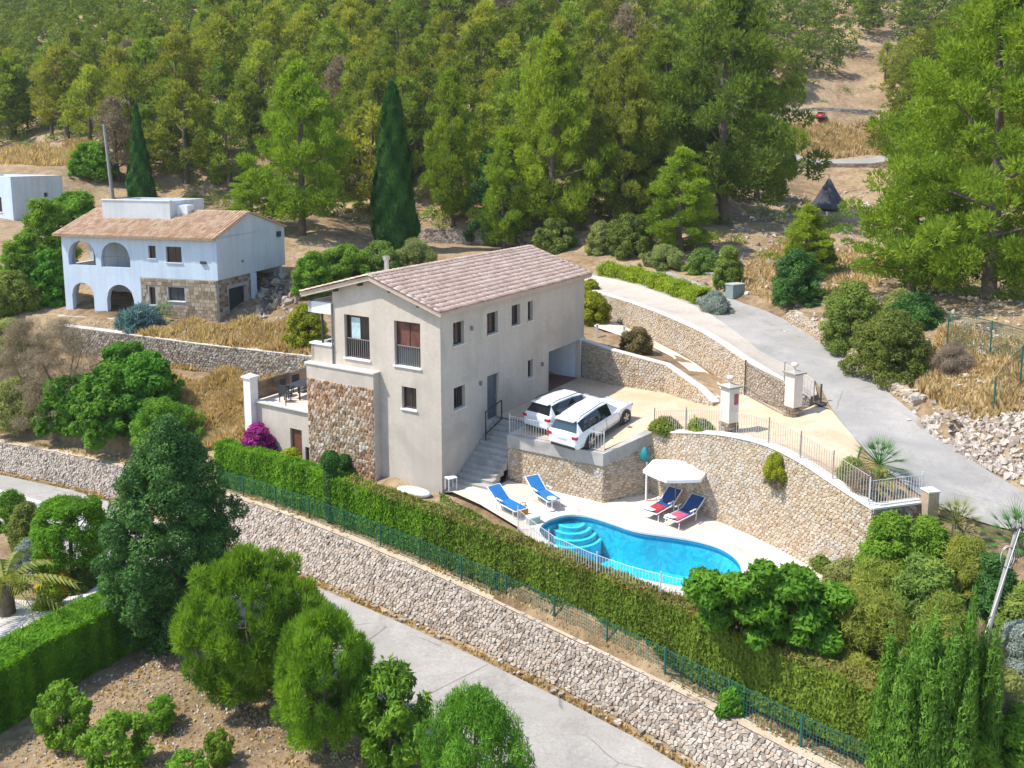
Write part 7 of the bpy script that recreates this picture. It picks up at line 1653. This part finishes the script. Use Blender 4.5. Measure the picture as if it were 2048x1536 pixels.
# palms
def palm(q, label, s_=1.0, nf=34, mat=L_palm, trunk=.25, fan=True, name='palm', lo=-.25, hi=1.3, L_=1.0):
    t = empty(name, q, 0, label, 'palm'); rr = random.Random(int(q.x * 100)); mb = MB()
    for k in range(nf):
        a = k * 2.39996; el = lo + (hi - lo) * (k / nf) ; Lr = L_ * s_ * rr.uniform(.8, 1.1); d = Vector((math.cos(a) * math.cos(el), math.sin(a) * math.cos(el), math.sin(el))); c = Vector((0, 0, trunk))
        if fan:
            h_ = c + d * Lr * .55; side = d.cross(Vector((0, 0, 1))).normalized(); mb.tube([c, h_], .012, 4, mat, cap=False)
            for j in range(-6, 7):
                b_ = j * .19; v = (d * math.cos(b_) + side * math.sin(b_)).normalized(); n_ = v.cross(side).normalized() if abs(j) < 5 else d; w_ = side * math.cos(b_) * .03 * s_
                mb.add([h_ - w_ * .4, h_ + w_ * .4, h_ + v * Lr * .5 * (1 - abs(j) * .03) + Vector((0, 0, -.05 * s_))], [(0, 1, 2)], mat, rr.random())
        else:
            pts_ = [c + d * Lr * f + Vector((0, 0, -.55 * Lr * f * f)) for f in np.linspace(0, 1, 8)]; mb.tube(pts_, .018, 4, mat, cap=False)
            for p, p2 in zip(pts_[1:], pts_[2:] + [pts_[-1]]):
                for sd2 in (-1, 1):
                    for m2 in (0, .5):
                        b0 = p.lerp(p2, m2); side = d.cross(Vector((0, 0, 1))).normalized() * sd2; tip = b0 + side * .42 * Lr * .38 + d * .16 * Lr + Vector((0, 0, -.16 * Lr)); mb.add([b0, b0 + d * .05 * Lr, tip], [(0, 1, 2)], mat, rr.random())
    mb.build('fronds', parent=t); tb = MB(); tb.tube([(0, 0, -.2), (0, 0, trunk)], [.16 * s_, .13 * s_], 8, M_bark); tb.build('trunk', parent=t); return t
palm(P(1757, 955, 2.5), 'small bright fan palm behind the white fence corner', 1.25, 40, trunk=.5)
palm(P(1748, 985, 2.35), 'yellowing fan leaves below the small bright palm', .9, 26, L_palmy, .3)
palm(on(1912, 1075, 1.7), 'fan palm with yellow skirt beside the upper road', 1.1, 34, L_palmy, .5)
palm(on(2032, 1110, 1.3), 'green fan palm at the right edge below the upper road', 1.4, 34, L_palm, .5)
palm(on(320, 650, 2.5), 'green spiky palm in front of the arcaded house', 1.6, 30, L_palm, .3)
palm(on(15, 1235, -4.8), 'large arching yellow green palm at the left edge of the courtyard', 2.2, 20, L_palmy, 1.5, False, lo=.0, hi=1.0, L_=1.15)
shrub('olive', 1700, 960, 2.6, 920, 60, 'yellowish low bush at the fence beside the small palm', name='low_bush', cat='bush'); shrub('dry', 1720, 985, 2.45, 945, 60, 'pinkish dry plant along the coping by the palm', name='dry_plant', cat='plant')
shrub('silver', 1725, 1000, 2.35, 960, 50, 'blue grey plant behind the coping corner', name='low_bush', cat='bush')
# hanging aloe on the curved wall
cwp = min(offset(CW, -.1), key=lambda p: abs(pix(p)[0] - 1546)); q = Vector((cwp.x, cwp.y, ztop(948, cwp))); t = empty('hanging_plant', q, 0, 'yellow green tuft growing out of the curved stone wall', 'plant'); t.scale = (.42, .42, .8); linkmesh('foliage', bush_mesh('yellow', 1, 1, 38, 5), t); t2 = linkmesh('stem_roots', bush_mesh('dry', 1, 1, 38, 6), t); t2.location = (0, 0, -.5); t2.scale = (.8, .8, .8)
# topiary at the hedge
def topiary(q, ztop_, rb, label, col):
    t = empty('topiary_tree', q, 0, label, 'tree'); h_ = ztop_ - q.z
    rg_ = np.random.default_rng(int(abs(q.x) * 10)); V, T, Sd = cloud(rg_, [(0, 0, h_ - rb)], [(rb, rb, rb * 1.1)], 5000, .09, .5, 1, .2, .75); linkmesh('crown', tri_mesh('crown', V, T, Sd, L_cypress), t)
    if col: V, T, Sd = cloud(rg_, [(0, 0, z) for z in np.arange(.3, h_ - rb, .3)], [(.36, .36, .32)] * len(np.arange(.3, h_ - rb, .3)), 900, .1, .4, 1, .2, .6); linkmesh('stem_foliage', tri_mesh('stem', V, T, Sd, L_darkcon), t)
    linkmesh('trunk', trunk_mesh(h_ - rb, .07, rg_, []), t)
q = P(664, 1043, -2.64); topiary(q, ztop(903, q), .42, 'ball topped topiary on a dark leafy stem interrupting the hedge', True)
q = P(690, 962, -1.25); topiary(q, ztop(910, q), .34, 'small round topiary ball behind the hedge at the cladding', False)
# --- hedges
def hedge(name, label, path, w0, w1, z0, z1, segs, n, size, rise=1.6, seed=1, topmat=None, lobe=.08, rough=.06, brown=None):
    """clipped hedge: dark woody core inside, leaves on faces; segs = list of (fraction, material) for colour changes"""
    rg_ = np.random.default_rng(seed); org = Vector(path[0]); LL = length(path); t = empty(name, org, 0, label, 'hedge')
    a, b = offset(path, w0), offset(path, w1); n_ = len(path)
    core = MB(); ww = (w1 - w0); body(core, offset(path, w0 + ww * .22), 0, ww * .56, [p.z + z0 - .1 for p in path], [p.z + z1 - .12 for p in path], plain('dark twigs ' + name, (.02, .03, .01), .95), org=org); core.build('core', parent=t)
    samp = resample(path, .15); P3 = np.array([(p.x, p.y, p.z) for p in samp]); tg = np.gradient(P3[:, :2], axis=0); tg /= np.linalg.norm(tg, axis=1)[:, None]
    m = int(n); i = rg_.integers(0, len(samp), m); f = rg_.random(m); H_ = z1 - z0; W_ = abs(ww)
    per = 2 * H_ + W_; u = rg_.random(m) * per
    nm = np.stack([-tg[i, 1], tg[i, 0]], 1)
    side = np.where(u < H_, 0, np.where(u < H_ + W_, 1, 2)); fr = np.where(side == 0, u, np.where(side == 1, u - H_, u - H_ - W_))
    lump = lobe * (np.sin(i * .15 * 2.1 + fr * 1.3) + np.sin(i * .15 * 5.3) * .5)
    off = np.where(side == 0, w0, np.where(side == 1, w0 + (w1 - w0) * fr / W_, w1)); hz = np.where(side == 0, z0 + fr, np.where(side == 1, z1, z1 - fr)); 
    sg = np.sign(w1 - w0); outn = np.where(side == 0, -sg, np.where(side == 2, sg, 0))
    off = off + outn * (lump + rg_.normal(size=m) * rough - .03); hz = hz + np.where(side == 1, lump * .8 + rg_.normal(size=m) * rough, 0)
    pos = np.stack([P3[i, 0] + nm[:, 0] * off, P3[i, 1] + nm[:, 1] * off, P3[i, 2] + hz], 1); pos[:, :2] += tg[i] * rg_.uniform(-.1, .1, m)[:, None]
    nrm = np.stack([nm[:, 0] * outn, nm[:, 1] * outn, np.where(side == 1, 1., .25)], 1) + rg_.normal(size=(m, 3)) * .45; nrm /= np.linalg.norm(nrm, axis=1)[:, None]
    tt = np.stack([nm[:, 0] * outn * .4, nm[:, 1] * outn * .4, np.full(m, rise)], 1) + rg_.normal(size=(m, 3)) * .5; tt -= nrm * np.sum(tt * nrm, 1)[:, None]; tt /= np.linalg.norm(tt, axis=1)[:, None]
    bb = np.cross(nrm, tt); s = size * rg_.uniform(.6, 1.4, m)[:, None]
    V = np.stack([pos - bb * s * .22, pos + bb * s * .22, pos + tt * s], 1) - np.array(org)
    sh = np.clip(.45 * rg_.random(m) + .275 + .28 * np.sin(i * .9 + np.sin(i * .31) * 3), 0, 1)
    frac = i / len(samp); lo = 0.0
    pick = np.zeros(m, int)
    for k, (fe, mt) in enumerate(segs): pick[(frac + rg_.normal(size=m) * .05 + (0.12 if topmat is None else 0) * (side == 1)) > (segs[k - 1][0] if k else -9)] = k
    if brown: pick[(side == 1) & (frac > .28) & (rg_.random(m) < .6)] = len(segs); segs = segs + [(9, brown)]
    for k, (fe, mt) in enumerate(segs):
        sel = pick == k
        if sel.sum(): linkmesh('foliage', tri_mesh('foliage', V[sel].reshape(-1, 3), np.arange(3 * sel.sum()).reshape(-1, 3), sh[sel], mt), t)
    return t
hp_ = [p for p in resample(WTOP, .8) if 395 < pix(p)[0] < 1800][::-1]
hp_ = [Vector((p.x, p.y, ZT)) for p in hp_]
hedge('clipped_hedge', 'long tall clipped cypress hedge between mesh fence and pool', hp_, .68, 1.45, .02, 2.08, [(.44, L_hedge), (2, L_hedge_old)], 190000, .15, 1.8, 3, lobe=.04, rough=.04, brown=leafmat('browned hedge tips', (.16, .11, .03), (.26, .20, .06), (.34, .29, .10), .2, 1.0, 0))
lh = PL([(0 - 120, 1548, -4.75), (0, 1476, -4.75), (132, 1388, -4.75), (250, 1322, -4.75), (380, 1258, -4.75)])
hedge('garden_hedge', 'massive clipped green hedge in the bottom left corner', lh, .1, 1.75, .0, 2.15, [(2, L_hedge)], 130000, .13, 1.0, 4, lobe=.035, rough=.035)
lm = [p + Vector((0, 0, -.1)) for p in offset(AB, .35) if 1165 < pix(p)[0] < 1425]
hedge('lime_hedge', 'low lime green hedge along the outer edge of the upper road', lm, .0, 1.2, .0, .85, [(2, L_hedge_lime)], 26000, .16, .6, 5, lobe=.12, rough=.1)
# lavender clump and flowers at the end of the lime hedge
shrub('silver', 1432, 625, 4.6, 585, 70, 'greyish lavender clump at the end of the lime hedge', name='lavender_clump', cat='lavender')
# courtyard plants at the left
sheet('courtyard', PL([(-140, 1290, -4.68), (0, 1350, -4.68), (130, 1300, -4.68), (235, 1235, -4.68), (240, 1140, -4.68), (180, 1165, -4.68), (120, 1215, -4.68), (0, 1205, -4.68), (-140, 1190, -4.68)]), M_white_pave, .2, .8)
lw = PL([(-60, 985, -4.5), (20, 1006, -4.5), (98, 1030, -4.5), (215, 1065, -4.5)]); 
root_ = empty('road_parapet', lw[0], 0, 'low white garden wall along the lower road at the left', 'wall'); mb = MB(); body(mb, lw, 0, -.2, [-4.9] * 4, [-3.95] * 4, M_whitepaint, org=lw[0]); mb.build('wall_body', parent=root_); mb = MB(); body(mb, lw, .03, -.23, [-3.948] * 4, [-3.88] * 4, M_coping, org=lw[0]); mb.build('coping', parent=root_)
K_ = [('maquis', 55, 1085, -4.7, 1010, 70, 'bronze green bush behind the white garden wall', 'courtyard_bush'), ('green', 25, 1060, -4.7, 985, 60, 'dark green bush at the left edge behind the white garden wall', 'courtyard_bush'), ('gold', 104, 1182, -4.7, 1098, 50, 'yellow flowering shrub at the foot of the ring topiary', 'flowering_shrub'), ('gold', 132, 1188, -4.7, 1142, 34, 'smaller yellow flowering shrub beside the courtyard', 'flowering_shrub'), ('silver', 60, 1135, -4.7, 1080, 70, 'white silvery shrub above the arching palm', 'courtyard_bush'), ('lime', 102, 1218, -4.7, 1158, 50, 'fresh lime bush at the courtyard edge', 'courtyard_bush'), ('maquis', 165, 1182, -4.7, 1140, 60, 'green and brown undergrowth below the ring topiary', 'courtyard_bush'), ('maquis', 190, 1170, -4.7, 1100, 60, 'mixed shrub between ring topiary and dark conifer', 'courtyard_bush'), ('yellow', 20, 1178, -4.7, 1155, 60, 'yellow green ground plants under the arching palm', 'courtyard_bush')]
for g in K_: shrub(*g[:7], name=g[7], cat='bush')
q = on(148, 1165, -4.7); rg_ = np.random.default_rng(88); ht = ztop(1003, q) - q.z; C = []; R = []
for k in range(90):
    a = rg_.random() * 6.28; z = rg_.uniform(.28, .93) * ht; rr_ = 1.25 * (1 if z < .85 * ht else .8); C.append((rr_ * math.cos(a), rr_ * math.sin(a), z)); R.append((.33, .33, .33))
for k in range(40): a = rg_.random() * 6.28; rr_ = rg_.uniform(.35, 1.1); C.append((rr_ * math.cos(a), rr_ * math.sin(a), ht * .95)); R.append((.3, .3, .2))
V, T, Sd = cloud(rg_, C, R, 230, .12, .5, 1, .3, .6); t = empty('clipped_tree', q, 0, 'clipped drum shaped tree with a thin hollow crown centre', 'tree'); linkmesh('crown', tri_mesh('crown', V, T, Sd, L_hedge), t); linkmesh('trunk', trunk_mesh(ht * .8, .13, rg_, C[:60:7]), t)
# climbing weed on the mesh fence
q = P(1470, 1412, -2.75); t = empty('fence_creeper', q, .6, 'bright green creeper climbing the mesh fence', 'creeper'); t.scale = (.75, .35, .7); linkmesh('foliage', bush_mesh('fig', 1, 1, 28, 7), t)
# --- dry grass
def grass(name, label, zones, n, hgt, mat, seed):
    rg_ = np.random.default_rng(seed); rr = random.Random(seed); pts_ = []
    tries = 0
    while len(pts_) < n and tries < n * 12:
        tries += 1; q = zones[rr.randrange(len(zones))](rr)
        if q: pts_.append((q[0], q[1], gz(*q)))
    A = np.array(pts_); m = len(A); h = hgt * rg_.uniform(.5, 1.3, m) * (.6 + .6 * np.sin(A[:, 0] * 1.7) * np.sin(A[:, 1] * 1.3 + 1) + .2); h = np.maximum(h, hgt * .25); a = rg_.random(m) * 6.28
    b = np.stack([np.cos(a), np.sin(a), np.zeros(m)], 1) * (.06 + h[:, None] * .10); ln = np.stack([rg_.normal(size=m) * .35, rg_.normal(size=m) * .35, np.ones(m)], 1) * h[:, None]
    V = np.stack([A - b, A + b, A + ln], 1).reshape(-1, 3); tag(linkmesh(name, tri_mesh(name, V, np.arange(3 * m).reshape(-1, 3), rg_.random(m), mat)), label, kind='stuff')
grass('dry_grass', 'golden dry grass in the fields around the white house and villa', [zpoly([(330, 745, .6), (640, 752, .5), (640, 800, -.4), (480, 905, -1.9), (380, 905, -1.9), (320, 830, -1)]), zpoly([(330, 752, .5), (500, 752, .4), (500, 860, -1.5), (380, 890, -1.9), (310, 800, -.6)]), zpoly([(220, 668, 2.4), (620, 712, 2.1), (640, 650, 2.9), (520, 645, 2.8), (300, 655, 2.5)])], 42000, .5, L_grass, 601)
grass('bank_grass', 'dry grass on the bank above the upper road', [zpoly([(1830, 760, 4.3), (1880, 660, 5.5), (2150, 720, 5.6), (2150, 830, 4.4), (1950, 800, 4.4)]), zpoly([(1450, 560, 5.5), (1560, 480, 6.6), (1780, 500, 7), (1760, 570, 6.2), (1560, 600, 5.3)])], 20000, .35, L_grass, 602)
def zfar(x0, x1, Y0, Y1):
    def g(rr):
        y = rr.uniform(Y0, Y1); x = (rr.uniform(x0, x1) - CX) / FPX * y * 1.0; return (x, y)
    return g
grass('terrace_grass', 'tall golden grass on the high terrace below the red vehicle', [zfar(1540, 1780, 122, 133), zfar(1540, 1780, 124, 131), zfar(0, 200, 98, 112)], 16000, .8, L_grass, 603)
rgx = [zpoly([(1060, 1090, -.9), (1500, 1222, -.9), (1700, 1230, -.9), (1700, 1330, -1), (1400, 1240, -1), (880, 1020, -1), (880, 985, -1)])]
grass('bed_weeds', 'low weeds on the soil between hedge and pool deck', rgx, 5000, .16, L_shrub, 604)
grass('garden_weeds', 'sparse weeds over the lower garden', [zpoly([(0, 1500, -4.7), (400, 1270, -4.7), (700, 1500, -4.7), (900, 1700, -4.9), (0, 1700, -4.9)])], 3500, .09, L_grass, 605)
grass('verge_weeds', 'dry weeds along the foot and top of the revetment', [lambda rr: (lambda p: (p.x + rr.uniform(-.1, .1), p.y + rr.uniform(-.1, .1)))(along(offset(WBASE, .3), rr.uniform(0, 50))[0]), lambda rr: (lambda p: (p.x, p.y))(along(offset(WTOP, -.55 + rr.uniform(-.25, .3)), rr.uniform(0, 50))[0])], 5000, .16, L_grass, 606)
print('pines', len(placed), 'objects', len(bpy.data.objects))
print('tris', sum(len(m.polygons) for m in bpy.data.meshes))

# ------------------------------------------------------------------ summer haze
mb = MB(); mb.box(-420, 420, -6, 640, -12, 330); hz = mb.build('haze'); tag(hz, 'thin summer haze over the hillside', kind='stuff')
hz.data.materials.clear()
m = bpy.data.materials.new('thin haze'); m.use_nodes = True; nt_ = m.node_tree; nt_.nodes.remove(nt_.nodes['Principled BSDF'])
pv = nt_.nodes.new('ShaderNodeVolumePrincipled'); pv.inputs['Color'].default_value = (0.86, 0.92, 1.0, 1); pv.inputs['Density'].default_value = 0.00018; pv.inputs['Anisotropy'].default_value = 0.0
nt_.links.new(pv.outputs[0], nt_.nodes['Material Output'].inputs['Volume']); hz.data.materials.append(m)
